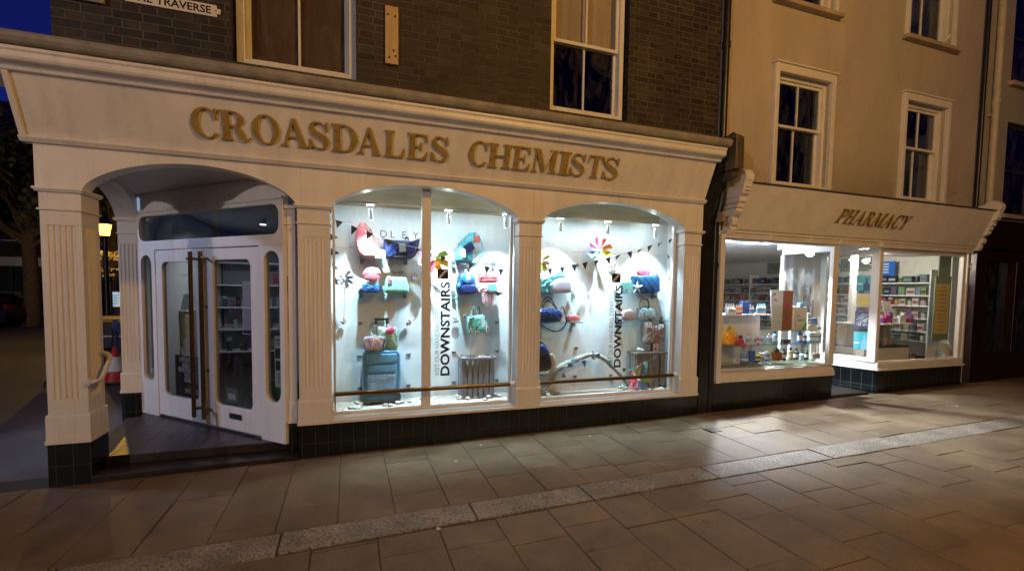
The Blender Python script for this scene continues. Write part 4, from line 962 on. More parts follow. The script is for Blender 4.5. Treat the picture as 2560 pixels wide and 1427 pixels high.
def taglabel(t, px, py, Y, w, h, m=None, rot=0, name='price_tag'):
    b = MB(); card(b, px, py, Y, w, h, rot); o = b.build(name, m or BC['white'], t); o.location.z += t['_dz']; return o
IY, JY = .55, .40
# left window, left shelves
t = bag('sling_bag', 'coral pink leather sling bag standing upright on the top left shelf', 'bag', [(899, 559), (908, 557), (919, 572), (930, 597), (942, 621), (949, 634), (946, 645), (912, 646), (897, 637), (889, 612), (887, 592), (892, 570)], IY, .13, BC['coral'], SHELF['a1'] + .002)
strap(t, [(909, 558), (925, 575), (940, 606), (950, 633)], IY, .007, BC['rust'], dy=-.02); taglabel(t, 951, 636, IY - .06, .10, .085)
t = bag('tote_bag', 'navy tote bag with pinched corners beside the coral sling bag', 'bag', [(959, 597), (966, 599), (985, 600), (1018, 601), (1040, 604), (1050, 593), (1047, 610), (1038, 646), (1000, 646.5), (962, 646), (960, 630)], IY, .16, BC['navy'], SHELF['a1'] + .002, wob=.12)
strap(t, [(1013, 599), (1017, 592), (1022, 599)], IY, .012, BC['navy'], 'handle'); strap(t, [(961, 598), (954, 592), (950, 588)], IY, .01, BC['sky'], 'toggle', 3)
b = MB(); card(b, 1006, 619, IY - .1, .07, .09, .1); tag(top(b.build('charm', M['grey'])), 'grey triangular pennant card hung against the navy tote', 'pennant')
t = bag('shoulder_bag', 'coral flap pouch sitting on top of a small blue bag', 'bag', [(908, 698), (905, 684), (914, 671), (930, 667), (945, 670), (954, 683), (950, 702), (930, 706)], IY - .01, .10, BC['coral'], None)
strap(t, [(907, 685), (930, 679), (953, 684)], IY - .055, .005, BC['rust'], 'flap_edge')
t = bag('blue_bag', 'small bright blue bag under the coral flap pouch', 'bag', [(905, 703), (915, 705), (930, 712), (944, 705), (949, 702), (950, 727), (906, 728)], IY, .13, BC['sky'], SHELF['a2'] + .002, wob=.15)
b = MB(); P, _ = outl([(906, 717), (930, 724), (950, 716), (950, 728), (906, 728)], IY - .062, None, 2); b.puff(P, IY - .05, .04, 2, .4); b.build('pocket', BC['navy'], t, smooth=True).location.z += t['_dz']
t = bag('handbag', 'mint green leather handbag with brown sunglasses on top', 'bag', [(966, 687), (975, 686.5), (1000, 687), (1015, 688), (1019, 705), (1023, 726), (990, 727), (958, 726), (962, 706)], IY, .15, BC['mint'], SHELF['a2'] + .002, n=2, edge=.5, wob=0)
taglabel(t, 972, 693, IY - .085, .045, .07); taglabel(t, 972.5, 694, IY - .088, .032, .032, BC['pink'], name='tag_print')
sg = thing('sunglasses', 'pair of brown sunglasses resting on the mint green handbag', 'sunglasses', (*q(993, 685, IY)[:1], IY, q(993, 687, IY)[1]))
b = MB()
for px in (986, 1000): c = q(px, 681.5, IY); b.prism([(c[0] + .034 * math.cos(a), c[1] + .022 * math.sin(a)) for a in [k * math.pi / 7 for k in range(14)]], 'y', IY - .03, IY - .026)
b.build('lens', mat('brown_lens', (.05, .03, .02), .1), sg)
b = MB(); c0, c1 = q(980, 680, IY), q(1006, 680, IY); b.tube([(c0[0], IY + .06, c0[1]), (c0[0], IY - .025, c0[1] + .003), (c1[0], IY - .025, c1[1] + .003), (c1[0], IY + .06, c1[1])], .004, 6); b.build('frame', mat('shell_frame', (.08, .04, .02), .3), sg)
# suitcase
SY = .42; FZ = .361
def quad(L, Y): return [q(x, y, Y) for x, y in L]
x0, _ = q(907, 1000, SY); x1, _ = q(1001, 1000, SY); zt = q(950, 877, SY)[1]
sc = thing('suitcase', 'tall light blue soft suitcase with its handle pulled out, behind the brass rail', 'suitcase', ((x0 + x1) / 2, SY + .1, FZ))
b = MB(); b.ring(frect(x0, x1, FZ + .05, zt, .05, 5), frect(x0 + .03, x1 - .03, FZ + .08, zt - .03, .03, 5), 'y', SY, SY + .2); b.box(x0 + .02, x1 - .02, SY + .006, SY + .199, FZ + .07, zt - .02); b.build('shell', BC['paleblue'], sc, bevel=.012, smooth=True)
b = MB(); P = frect(x0 + .035, x1 - .035, zt - .135, zt - .03, .03, 5); b.puff(P, SY - .002, .03, 6, .5); P = frect(x0 + .05, x1 - .05, zt - .235, zt - .145, .025, 5); b.puff(P, SY - .002, .026, 6, .5); b.build('pocket', BC['paleblue'], sc, smooth=True)
b = MB(); P = frect(x0 + .05, x1 - .05, FZ + .12, zt - .245, .03, 5); b.puff(P, SY, .03, 6, .6); b.build('front_panel', BC['denim'], sc, smooth=True)
b = MB(); b.ring(frect(x0 - .004, x1 + .004, FZ + .03, FZ + .12, .03, 4), frect(x0 + .02, x1 - .02, FZ + .06, FZ + .10, .02, 4), 'y', SY - .012, SY + .2); b.build('bumper', M['dkgrey'], sc)
for xx in (x0 + .06, x1 - .06):
    for yy in (SY + .02, SY + .17):
        b = MB(); b.cyl((xx - .015, yy, FZ + .027), (xx + .015, yy, FZ + .027), .026, n=14); b.build('wheel', M['iron'], sc)
text('lettering', 'RADLEY', M['vinylg'], sc, (x0 + .07, SY - .018, zt - .275), (1, 0, 0), (0, 0, 1), w=.24, h=.028, spacing=1.5)
hz = q(950, 798, SY + .15)[1]; hx0, hx1 = q(941, 800, SY + .15)[0], q(967, 800, SY + .15)[0]
b = MB(); b.cyl((hx0, SY + .15, zt), (hx0, SY + .15, hz), .008); b.cyl((hx1, SY + .15, zt), (hx1, SY + .15, hz), .008); b.build('handle_rod', M['chrome'], sc)
b = MB(); b.box(hx0 - .02, hx1 + .02, SY + .13, SY + .17, hz - .012, hz + .018); b.box(hx0 - .02, hx0 + .012, SY + .13, SY + .17, hz - .05, hz - .012); b.box(hx1 - .012, hx1 + .02, SY + .13, SY + .17, hz - .05, hz - .012); b.build('handle_grip', M['iron'], sc, bevel=.006)
t = bag('shopper_bag', 'pale mint open shopper standing on the suitcase with a pink pouch tucked in', 'bag', [(944, 818), (956, 817), (970, 822), (984, 824), (988, 815), (992, 826), (995, 848), (997, 873), (970, 875), (944, 873), (946, 845)], SY + .07, .11, BC['palemint'], zt + .002, wob=.1)
strap(t, [(944, 842), (930, 836), (927, 828), (935, 818), (946, 817)], SY + .06, .009, BC['palemint'], 'handle'); strap(t, [(988, 818), (995, 830), (993, 845)], SY + .02, .008, BC['mint'], 'strap')
t2 = bag('pouch', 'small hot pink pouch tucked into the pale mint shopper', 'pouch', [(963, 826), (972, 818), (981, 815), (987, 822), (986, 830), (976, 833), (965, 831)], SY + .0, .05, BC['pink'], None); t2.location.z += .0
M['print1'] = pattern('bright_print', [srgb(60, 60, 130), srgb(235, 120, 110), srgb(225, 225, 235), srgb(70, 170, 200), srgb(240, 150, 60), srgb(150, 190, 220), srgb(200, 80, 140)], 22, 'noise', .45, (1.2, 1, .35))
t = bag('washbag', 'multicoloured printed box bag lying on the suitcase', 'bag', [(911, 845), (930, 843), (950, 844), (962, 847), (963, 860), (958, 879), (930, 879), (908, 877), (908, 858)], SY + .03, .13, M['print1'], zt + .002, n=2, edge=.6)
strap(t, [(912, 845), (930, 842.5), (962, 846), (960, 862), (958, 878)], SY - .03, .006, BC['dknavy'], 'piping')
# left window, right shelves
t = bag('sling_bag', 'teal nylon sling bag leaning on the right-hand top shelf with its strap looped', 'bag', [(1176, 574.5), (1187, 576), (1189, 584), (1183, 608), (1180, 628), (1182, 644), (1178, 652), (1150, 651), (1138, 646), (1138, 630), (1147, 608), (1160, 588)], IY, .13, BC['teal'], SHELF['b1'] + .002, wob=.1)
strap(t, [(1186, 576), (1196, 588), (1204, 606), (1206, 622), (1202, 636), (1194, 648), (1188, 655), (1180, 662)], IY, .009, BC['teal'], dy=-.03); strap(t, [(1184, 640), (1194, 632), (1201, 624)], IY, .008, BC['teal'])
taglabel(t, 1158, 627, IY - .085, .05, .09, rot=.05); taglabel(t, 1173, 613, IY - .075, .11, .09, BC['navy'], .55, 'patch')
b = MB(); c = q(1191, 598, IY - .03); b.box(c[0] - .04, c[0] + .035, IY - .06, IY - .03, c[1] - .04, c[1] + .04); tag(top(b.build('purse', BC['rust'], bevel=.008)), 'small dusty red wallet perched against the teal sling bag', 'purse')
t = bag('backpack', 'royal blue backpack with side pockets, pushed up against the pink scarf', 'bag', [(1145, 682), (1152, 675), (1166, 673), (1178, 675), (1186, 688), (1188, 704), (1190, 726), (1160, 728), (1142, 727), (1141, 704)], IY, .16, BC['blue'], SHELF['b2'] + .002, wob=.12)
b = MB(); P, _ = outl([(1150, 703), (1186, 703), (1187, 726), (1150, 727)], IY, None, 2); b.puff(P, IY - .085, .05, 3, .5); b.build('pocket', BC['navy'], t, smooth=True).location.z += t['_dz']
b = MB(); P, _ = outl([(1148, 680), (1166, 676), (1180, 680), (1182, 698), (1165, 702), (1150, 696)], IY, None, 2); b.puff(P, IY - .08, .04, 3, .5); b.build('flap', BC['sky'], t, smooth=True).location.z += t['_dz']
b = MB(); P, _ = outl([(1139, 700), (1147, 698), (1149, 712), (1140, 713)], IY, None, 2); b.puff(P, IY - .07, .05, 3, .5); b.build('side_pocket', BC['sky'], t, smooth=True).location.z += t['_dz']
strap(t, [(1158, 676), (1160, 664), (1166, 661), (1171, 666), (1172, 675)], IY, .008, BC['dknavy'], 'handle'); taglabel(t, 1171, 681, IY - .12, .045, .085, rot=.1)
t = bag('scarf', 'pale pink scarf folded on the shelf, its striped fringe hanging over the edge', 'scarf', [(1192, 715), (1205, 710), (1225, 709), (1240, 712), (1251, 722), (1256, 730), (1235, 732), (1205, 731), (1193, 727)], IY - .03, .20, BC['scarf'], SHELF['b2'] + .002, wob=.15, group=None)
M['fringe'] = pattern('fringe_stripe', [srgb(245, 215, 218), srgb(200, 110, 125)], 14, 'wave', .8, (6, 1, .2))
for k in range(11):
    xx = 1206 + k * 3.3; ln = 10 + 16 * math.sin(math.pi * (k + .6) / 12) + random.uniform(-3, 3)
    strap(t, [(xx, 729), (xx + random.uniform(-1, 1), 733), (xx - 1 + random.uniform(-2, 2), 735 + ln)], .44, .007, M['fringe'], 'tassel', 3, dy=-.012)
t = bag('clutch_bag', 'coral clutch bag with a folded top, lying on the pale pink scarf', 'bag', [(1199, 680), (1210, 678.5), (1228, 679), (1240, 680), (1242, 693), (1244, 706), (1220, 708), (1196, 706), (1196, 694)], IY - .05, .10, BC['coral'], None, n=2, edge=.5)
strap(t, [(1197, 691), (1220, 693), (1242, 692)], IY - .102, .004, BC['rust'], 'flap_edge'); strap(t, [(1243, 690), (1250, 708), (1258, 722), (1266, 741), (1256, 733)], IY - .09, .004, BC['rust'], 'strap')
t = bag('purse', 'turquoise card purse with a printed front, leaning on the pale pink scarf', 'purse', [(1220, 711), (1240, 710), (1243, 727), (1222, 729)], IY - .17, .02, BC['aqua2'], None, n=0, edge=.9, wob=0, group=None)
# crate with a bag stand
M['greywood'] = mat('grey_crate_wood', (.20, .19, .20), .75, var=.3, scale=5, stretch=(8, 8, .7), bump=.15, rnd=.25)
M['brownwood'] = mat('weathered_crate_wood', (.20, .17, .15), .75, var=.3, scale=5, stretch=(8, 8, .7), bump=.15, rnd=.25)
def crate(label, x0, x1, y0, y1, z0, z1, m, ns=6):
    t = thing('wooden_crate', label, 'crate', ((x0 + x1) / 2, (y0 + y1) / 2, z0)); w = (x1 - x0); sw = w / ns
    for k in range(ns):
        b = MB(); a = x0 + .004 + k * sw; b.box(a, a + sw * .72, y0, y0 + .012, z0 + .004, z1 - .03 + random.uniform(-.004, .004)); b.build('front_slat', m, t, bevel=.002)
    for xx in (x0, x1 - .012):
        for k in range(3):
            b = MB(); a = y0 + .03 + k * (y1 - y0 - .03) / 3; b.box(xx, xx + .012, a, a + (y1 - y0) / 3 * .7, z0 + .004, z1 - .03); b.build('side_slat', m, t, bevel=.002)
    b = MB(); b.box(x0 - .01, x1 + .01, y0 - .012, y0 + .014, z1 - .029, z1); b.box(x0 - .01, x0 + .016, y0 + .0145, y1, z1 - .029, z1 - .001); b.box(x1 - .016, x1 + .01, y0 + .0145, y1, z1 - .029, z1 - .001); b.box(x0 + .0165, x1 - .0165, y1 - .02, y1, z1 - .029, z1 - .002); b.build('rim', m, t, bevel=.003)
    b = MB(); b.box(x0 + .017, x1 - .017, y0 + .015, y1 - .021, z1 - .022, z1 - .01); b.build('top_board', m, t)
    b = MB(); b.box(x0 + .013, x1 - .013, y0 + .013, y1 - .02, z0 + .001, z0 + .014); b.box(x0 + .02, x1 - .02, y1 - .018, y1 - .004, z0 + .2, z0 + .24); b.box(x0 + .02, x1 - .02, y0 + .014, y0 + .022, z0 + .06, z0 + .085); b.build('base_board', m, t)
    return t
kY = .40; a, _ = q(1155, 980, kY); c, _ = q(1237, 980, kY); kz = q(1195, 893, kY)[1]
crate('grey slatted crate standing on end under the zebra print handbag', a, c, kY, kY + .23, FZ, kz, M['greywood'], 6)
HY = .47
st = thing('display_stand', 'slim metal stand on the grey crate, holding up the zebra print handbag', 'stand', (q(1176, 890, HY)[0], HY, kz))
b = MB(); c = q(1176, 890, HY)[0]; b.box(c - .045, c + .045, HY - .04, HY + .05, kz + .001, kz + .006); b.tube([(c + .005, HY + .01, kz + .006), (c + .02, HY + .01, q(1181, 836, HY)[1]), (c + .03, HY + .01, q(1182, 770, HY)[1])], .005, 8); b.build('pole', M['chrome'], st)
M['zebra'] = pattern('zebra_print', [(.01, .012, .012), (.75, .78, .76)], 16, 'wave', .5, (1, 1, .5))
M['leaf_print'] = pattern('leaf_print', [srgb(40, 95, 90), srgb(120, 200, 185), srgb(95, 175, 165), srgb(150, 215, 205)], 16, 'noise', .5)
t = bag('handbag', 'turquoise handbag printed with leaves and zebra stripes, hung on the metal stand', 'bag', [(1168, 790), (1190, 787), (1213, 785), (1216, 806), (1219, 829), (1195, 833), (1168, 835.5), (1168, 812)], HY - .02, .10, M['leaf_print'], None, n=2, edge=.5, wob=0)
b = MB(); P, _ = outl([(1169, 814), (1182, 810), (1196, 819), (1200, 832), (1168, 835)], HY, None, 3); b.puff(P, HY - .062, .014, 3, .6); P, _ = outl([(1208, 816), (1216, 806), (1218, 828), (1206, 830)], HY, None, 3); b.puff(P, HY - .06, .014, 3, .6); b.build('zebra_panel', M['zebra'], t, smooth=True)
for dx, mm in ((0, BC['mint']), (14, BC['dknavy'])): strap(t, [(1178 + dx * .9, 789), (1180 + dx, 775), (1187 + dx * .6, 767), (1194 + dx * .3, 770), (1200, 788)] if dx else [(1178, 790), (1180, 775), (1187, 766), (1192, 770), (1192, 788)], HY - .03, .008, mm, 'handle')
strap(t, [(1166, 795), (1160, 790), (1166, 787), (1178, 790), (1186, 788), (1180, 794), (1172, 796)], HY - .075, .01, BC['paleblue'], 'ribbon'); taglabel(t, 1208, 806, HY - .085, .035, .10, rot=.05)
def starfish(label, c, rad, m, tilt=0, up=False):
    P = []
    for k in range(10): r0 = rad if k % 2 == 0 else rad * .3; a = k * math.pi / 5 + .3; P.append((r0 * math.cos(a), r0 * math.sin(a)))
    b = MB(); n = 10
    def T(u, v, w): return (c[0] + u, c[1] - w, c[2] + v) if up else (c[0] + u, c[1] + v, c[2] + w)
    lo = [b.v(*T(u, v, 0)) for u, v in P]; mi = [b.v(*T(u * .9, v * .9, rad * .12)) for u, v in P]; hi = b.v(*T(0, 0, rad * .28)); bo = b.v(*T(0, 0, 0))
    for k in range(n): j = (k + 1) % n; b.f([lo[k], lo[j], mi[j], mi[k]]); b.f([mi[k], mi[j], hi]); b.f([bo, lo[j], lo[k]])
    o = b.build('starfish', mat('starfish', (.75, .75, .73), .8, bump=.3), smooth=True); top(o); tag(o, label, 'starfish'); return o
p = q(1203, 888, kY + .06); starfish('white starfish lying on top of the grey crate', (p[0], kY + .07, kz + .001), .085, None)

# right window, left shelves
t = bag('hobo_bag', 'crumpled turquoise soft bag behind the lilac handbag', 'bag', [(1354, 730), (1352, 712), (1356, 694), (1366, 688), (1380, 685), (1392, 672), (1404, 676), (1413, 688), (1412, 705), (1405, 722), (1395, 731)], JY + .03, .10, BC['aqua'], SHELF['c1'] + .002, wob=.3)
t = bag('handbag', 'pale lilac structured handbag with a pointed flap', 'bag', [(1379, 703), (1390, 696), (1405, 692), (1417, 695), (1424, 698), (1426, 716), (1425, 730), (1400, 731), (1377, 731), (1377, 716)], JY - .03, .11, BC['lilac'], SHELF['c1'] + .002, n=2, edge=.5, wob=0)
strap(t, [(1381, 703), (1392, 710), (1406, 714), (1414, 710), (1417, 696)], JY - .075, .003, M['grey'], 'flap_edge'); strap(t, [(1382, 700), (1384, 694), (1396, 690), (1414, 690)], JY - .03, .006, BC['teal'], 'handle')
t = bag('duffel_bag', 'bright blue duffel bag with dark carry handles and a hanging strap', 'bag', [(1336, 772), (1350, 770), (1370, 770), (1390, 771), (1398, 774), (1404, 784), (1402, 803), (1385, 805), (1345, 805), (1334, 804), (1333, 786)], JY - .02, .16, BC['blue'], SHELF['c2'] + .002, wob=.15)
for dx in (0, 9): strap(t, [(1357, 776), (1356 + dx * .2, 757 + dx), (1364 + dx * .2, 744 + dx), (1375, 744 + dx), (1384, 758 + dx * .6), (1393, 773)], JY - .05 - dx * .004, .007, BC['dknavy'], 'handle')
strap(t, [(1345, 804), (1358, 815), (1378, 826), (1398, 826), (1410, 816), (1416, 803), (1413, 792)], JY - .05, .008, BC['dknavy'], 'strap'); strap(t, [(1362, 796), (1366, 789), (1364, 783)], JY - .115, .006, M['chrome'], 'charm'); taglabel(t, 1404, 796, JY - .07, .03, .10)
strap(t, [(1402, 775), (1406, 766), (1412, 778), (1416, 790), (1419, 803)], JY - .04, .012, pattern('spotted_scarf', [(.03, .03, .03), (.6, .6, .62)], 70, 'noise', .7), 'scarf')
t = bag('purse', 'coral pink wallet at the end of the shelf beside the blue duffel bag', 'purse', [(1420, 788), (1432, 786.5), (1447, 788), (1448, 803), (1430, 804), (1418, 803)], JY - .03, .07, BC['coral'], SHELF['c2'] + .002, n=2, edge=.6, wob=0)
b = MB(); b.box(*(q(1420, 800, JY)[0], q(1446, 800, JY)[0]), JY - .075, JY - .0, SHELF['c2'] + .003, SHELF['c2'] + .014); b.build('lining', BC['palemint'], t)
# right window, right shelves
M['quiltm'] = BC['quilt']
t = bag('tote_bag', 'blue quilted tote bag with a starfish leaning on it', 'bag', [(1578, 689), (1600, 688), (1630, 688), (1645, 689), (1645, 712), (1645, 733), (1615, 734.5), (1592, 734), (1583, 712)], JY, .12, BC['quilt'], SHELF['d1'] + .002, n=2, edge=.55, wob=0)
b = MB()
for k in range(-1, 4):
    for sg in (1, -1):
        P = []
        for j in range(9):
            u = j / 8; xx = 1584 + k * 16 + u * 30 if sg > 0 else 1584 + 32 + k * 16 - u * 30 + 10; yy = 690 + u * 42
            if 1581 + (yy - 690) * .2 < xx < 1644: P.append((q(xx, yy, JY)[0], JY - .075, q(xx, yy, JY)[1] + t['_dz']))
        if len(P) > 2: b.tube(P, .0035, 5)
b.build('stitching', BC['navy'], t, smooth=True); strap(t, [(1572, 700), (1580, 692), (1600, 687), (1625, 686), (1648, 688)], JY, .006, BC['dknavy'], 'piping')
t = bag('purse', 'hot pink wallet standing in the blue quilted tote', 'purse', [(1592, 686), (1594, 674), (1610, 673), (1624, 677), (1624, 688), (1607, 690)], JY, .04, BC['pink'], None, n=2, edge=.6, wob=0, group=None)
b = MB(); c = q(1609, 683, JY); b.cyl((c[0], JY - .026, c[1]), (c[0], JY - .02, c[1]), .01, n=12); b.build('stud', BC['dknavy'], t)
t = bag('clutch_bag', 'turquoise flat clutch with small printed figures beside the blue quilted tote', 'bag', [(1552, 703), (1580, 702), (1582, 731), (1552, 731)], JY - .06, .02, BC['aqua2'], SHELF['d1'] + .002, n=0, edge=.9, wob=0)
b = MB(); P = quad([(1553, 718), (1562, 716), (1568, 720), (1576, 717), (1581, 719), (1581, 730), (1553, 730)], JY - .075); b.prism(P, 'y', JY - .074, JY - .072); b.build('print', pattern('small_print', [srgb(230, 235, 235), srgb(120, 190, 185), srgb(60, 70, 90), srgb(220, 225, 230)], 60, 'noise', .6), t).location.z += t['_dz']
p = q(1593, 722, JY - .09); starfish('white starfish leaning upright against the blue quilted tote', (p[0], JY - .085, SHELF['d1'] + .083), .085, None, up=True)
t = bag('pouch', 'pale pink leather pouch with a wrist strap beside the floral handbag', 'bag', [(1556, 776), (1570, 772), (1582, 773), (1589, 779), (1588, 798), (1575, 801), (1558, 800), (1553, 790)], JY - .02, .08, BC['blush'], SHELF['d2'] + .002, n=2, edge=.5, wob=0)
strap(t, [(1557, 777), (1551, 783), (1553, 792), (1549, 800), (1560, 806)], JY - .04, .006, BC['blush'], 'strap'); taglabel(t, 1555, 808, JY - .06, .04, .05, rot=.3)
M['floral'] = pattern('floral_print', [srgb(70, 120, 190), srgb(170, 215, 225), srgb(225, 235, 240), srgb(90, 180, 190), srgb(190, 90, 110), srgb(200, 225, 235)], 26, 'noise', .4)
t = bag('handbag', 'blue and white floral handbag with dark rolled handles', 'bag', [(1592, 772), (1600, 768), (1618, 767), (1630, 770), (1636, 785), (1635, 800), (1610, 801), (1589, 799), (1589, 785)], JY, .13, M['floral'], SHELF['d2'] + .002, n=2, edge=.5, wob=0)
strap(t, [(1602, 772), (1598, 760), (1604, 749), (1612, 746), (1620, 751), (1622, 763), (1619, 772)], JY - .06, .008, BC['dknavy'], 'handle'); strap(t, [(1590, 773), (1610, 766), (1628, 769), (1636, 784)], JY - .02, .008, BC['dknavy'], 'piping')
# crate on the right with silver bag
LY = .265; a, _ = q(1590, 960, LY); c, _ = q(1664, 960, LY); cz = q(1625, 880, LY)[1]
crate('weathered brown grey crate standing on end at the right of the right window', a, c, LY, LY + .2, FZ, cz, M['brownwood'], 5)
t = bag('tote_bag', 'slouchy silver grey tote bag with tied handles, held above the weathered crate', 'bag', [(1610, 807), (1622, 804), (1634, 813), (1646, 812), (1660, 808), (1657, 830), (1657, 845), (1657, 855), (1647, 864), (1630, 858), (1612, 861), (1606, 854), (1612, 838)], LY + .07, .12, BC['silver'], None, wob=.2)
strap(t, [(1621, 806), (1624, 797), (1628, 803), (1634, 812), (1645, 812), (1650, 802), (1654, 808)], LY + .03, .006, M['iron'], 'handle')
b = MB(); cx, _ = q(1630, 870, LY); b.cyl((cx, LY + .09, cz), (cx, LY + .09, cz + .06), .004); b.box(cx - .05, cx + .05, LY + .05, LY + .13, cz + .0005, cz + .004); b.build('stand', M['chrome'], t)
bx = thing('gift_box', 'small blush and black box with a round clasp on the weathered crate', 'box', (q(1642, 880, LY)[0], LY + .03, cz))
c0, _ = q(1635, 880, LY); c1, _ = q(1650, 880, LY); b = MB(); b.box(c0, c1, LY + .02, LY + .06, cz + .001, cz + .105); b.build('box', BC['blush'], bx, bevel=.006)
b = MB(); b.ring(frect(c0 - .012, c1 + .012, cz + .0, cz + .125, .02, 3), frect(c0 + .001, c1 - .001, cz + .004, cz + .104, .01, 3), 'y', LY + .03, LY + .062); b.build('case_edge', M['iron'], bx)
b = MB(); b.cyl(((c0 + c1) / 2 - .01, LY + .016, cz + .035), ((c0 + c1) / 2 - .01, LY + .0195, cz + .035), .014, n=14); b.build('clasp', M['iron'], bx)
sh = thing('seashell', 'knobbly white conch shell on the weathered crate', 'shell', (q(1605, 877, LY)[0], LY + .06, cz))
b = MB(); c, _ = q(1603, 878, LY)
for k in range(9): b.ball((c + .012 * k, LY + .06 + .004 * math.sin(k), cz + .028 - .0018 * k), (.026 - .0022 * k, .024 - .002 * k, .026 - .0022 * k), 9, 6, .12)
b.build('shell', mat('starfish', (.75, .75, .73)), sh, smooth=True)
# round luggage behind the pillar
t = bag('backpack', 'dark navy round topped backpack half hidden behind the middle pilaster', 'bag', [(1325, 862), (1332, 852), (1345, 850), (1358, 856), (1368, 870), (1374, 890), (1376, 912), (1374, 926), (1350, 928), (1322, 926), (1320, 890)], JY - .05, .14, BC['dknavy'], None, wob=0)
b = MB(); P, _ = outl([(1333, 860), (1346, 857), (1357, 864), (1362, 878), (1345, 884), (1330, 880)], JY, None, 3); b.puff(P, JY - .115, .05, 3, .5); b.build('front_pocket', BC['blue'], t, smooth=True)
b = MB(); P, _ = outl([(1363, 882), (1374, 880), (1380, 897), (1383, 922), (1372, 924), (1370, 900)], JY, None, 2); b.puff(P, JY - .10, .045, 3, .6); b.build('tan_strap', mat('pale_leather', (.55, .48, .38), .6), t, smooth=True)
# driftwood branch
M['drift'] = mat('driftwood', (.36, .33, .29), .8, var=.35, scale=9, stretch=(1, 1, 1), bump=.5, bscale=40)
dw = thing('driftwood', 'long bent driftwood branch arching across the floor of the right window', 'driftwood', (q(1450, 960, .33)[0], .33, FZ))
def br(L, rads, name):
    P = cat_rom([(q(x, y, Y)[0], Y, q(x, y, Y)[1], rr) for (x, y, Y), rr in zip(L, rads)], 5, False)
    b = MB(); b.tube([p[:3] for p in P], [p[3] * random.uniform(.86, 1.14) for p in P], 9); b.build(name, M['drift'], dw, smooth=True)
br([(1340, 934, .3), (1372, 932, .31), (1394, 920, .32), (1418, 908, .33), (1450, 894, .34), (1482, 886, .34), (1510, 896, .33), (1530, 916, .32), (1550, 935, .32), (1572, 964, .3)], [.03, .035, .04, .036, .03, .03, .028, .026, .026, .022], 'branch')
br([(1394, 922, .32), (1384, 942, .31), (1372, 962, .3), (1356, 974, .29)], [.03, .026, .024, .02], 'branch'); br([(1478, 888, .34), (1482, 882, .33), (1481, 876, .33)], [.016, .012, .006], 'branch')
br([(1400, 916, .32), (1412, 916, .3), (1424, 911, .3)], [.02, .016, .01], 'branch')
# ------------------------------------------------------------------ pinwheels
PC = {k: mat('sail_' + k, srgb(*c), .5, var=.06) for k, c in dict(pink=(235, 80, 150), red=(235, 75, 90), orange=(250, 150, 50), yellow=(245, 215, 70), lime=(170, 215, 80), green=(110, 200, 120), blue=(40, 140, 220), violet=(190, 90, 200), white=(228, 226, 230), sky=(120, 190, 235), rose=(240, 160, 170), lav=(150, 150, 225)).items()}
PC['dots'] = pattern('dotted_sail', [srgb(232, 230, 232), srgb(235, 232, 235), srgb(225, 225, 230), srgb(90, 150, 215)], 40, 'noise', .5)
STK = mat('cane_stick', (.55, .5, .42), .6)
def pinwheel(label, px, py, rpx, Y, cols, stick=None, rot=0., group='pinwheels', simple=False):
    cx, cz = q(px, py, Y); rad = abs(q(px + rpx, py, Y)[0] - cx); t = thing('pinwheel', label, 'pinwheel', (cx, Y, cz), group)
    n = len(cols); sails = {}
    for k, c in enumerate(cols):
        a = rot + 2 * math.pi * k / n; b = MB(); da = 2 * math.pi / n
        rr = rad * random.uniform(.92, 1.05)
        P0 = [(0, 0, 0), (rr * .55 * math.cos(a), rr * .55 * math.sin(a), .0), (rr * math.cos(a + .1), rr * math.sin(a + .1), .012 + .1 * rr), (rr * .86 * math.cos(a + da * .62), rr * .86 * math.sin(a + da * .62), .02 + .22 * rr), (rr * .45 * math.cos(a + da * .95), rr * .45 * math.sin(a + da * .95), .02 + .2 * rr)]
        F = [b.v(cx + u, Y - w, cz + v) for u, v, w in P0]; B = [b.v(cx + u, Y - w + .0015, cz + v) for u, v, w in P0]
        b.f(F); b.f(B[::-1])
        for i in range(5): j = (i + 1) % 5; b.f([F[i], F[j], B[j], B[i]])
        b.build('sail', PC[c], t)
    b = MB(); b.cyl((cx, Y - .02 - .22 * rad, cz), (cx, Y + .004, cz), .004 + rad * .06, n=12); b.build('hub', PC['white'], t)
    if stick:
        b = MB(); s = q(stick[0], stick[1], Y); b.tube([(cx, Y + .006, cz), (s[0], Y + .006, s[1])], .004, 8); b.build('stick', STK, t)
    return t
RB = ['red', 'pink', 'violet', 'blue', 'green', 'lime', 'yellow', 'orange']
pinwheel('large white pinwheel with blue dots, on a stick at the left of the left window', 862, 697, 26, .5, ['dots', 'white', 'dots', 'white', 'dots', 'white', 'dots', 'white'], (860, 808))
pinwheel('large rainbow pinwheel half hidden behind the window post', 1083, 648, 40, .52, ['lime', 'sky', 'lav', 'pink', 'rose', 'red', 'orange', 'yellow'], (1085, 800), .2)
pinwheel('large rainbow dotted pinwheel on a stick high in the right window', 1497, 627, 31, .42, RB, (1489, 722), .9)
pinwheel('yellow and pink pinwheel half hidden by the middle pilaster', 1350, 654, 26, .44, ['yellow', 'orange', 'rose', 'lav', 'sky', 'lime', 'yellow', 'rose'], (1350, 760), .3)
pinwheel('large pastel rainbow pinwheel lying at the foot of the weathered crate', 1594, 948, 30, .24, ['yellow', 'rose', 'red', 'rose', 'lav', 'sky', 'lime', 'sky'], None, 1.2)
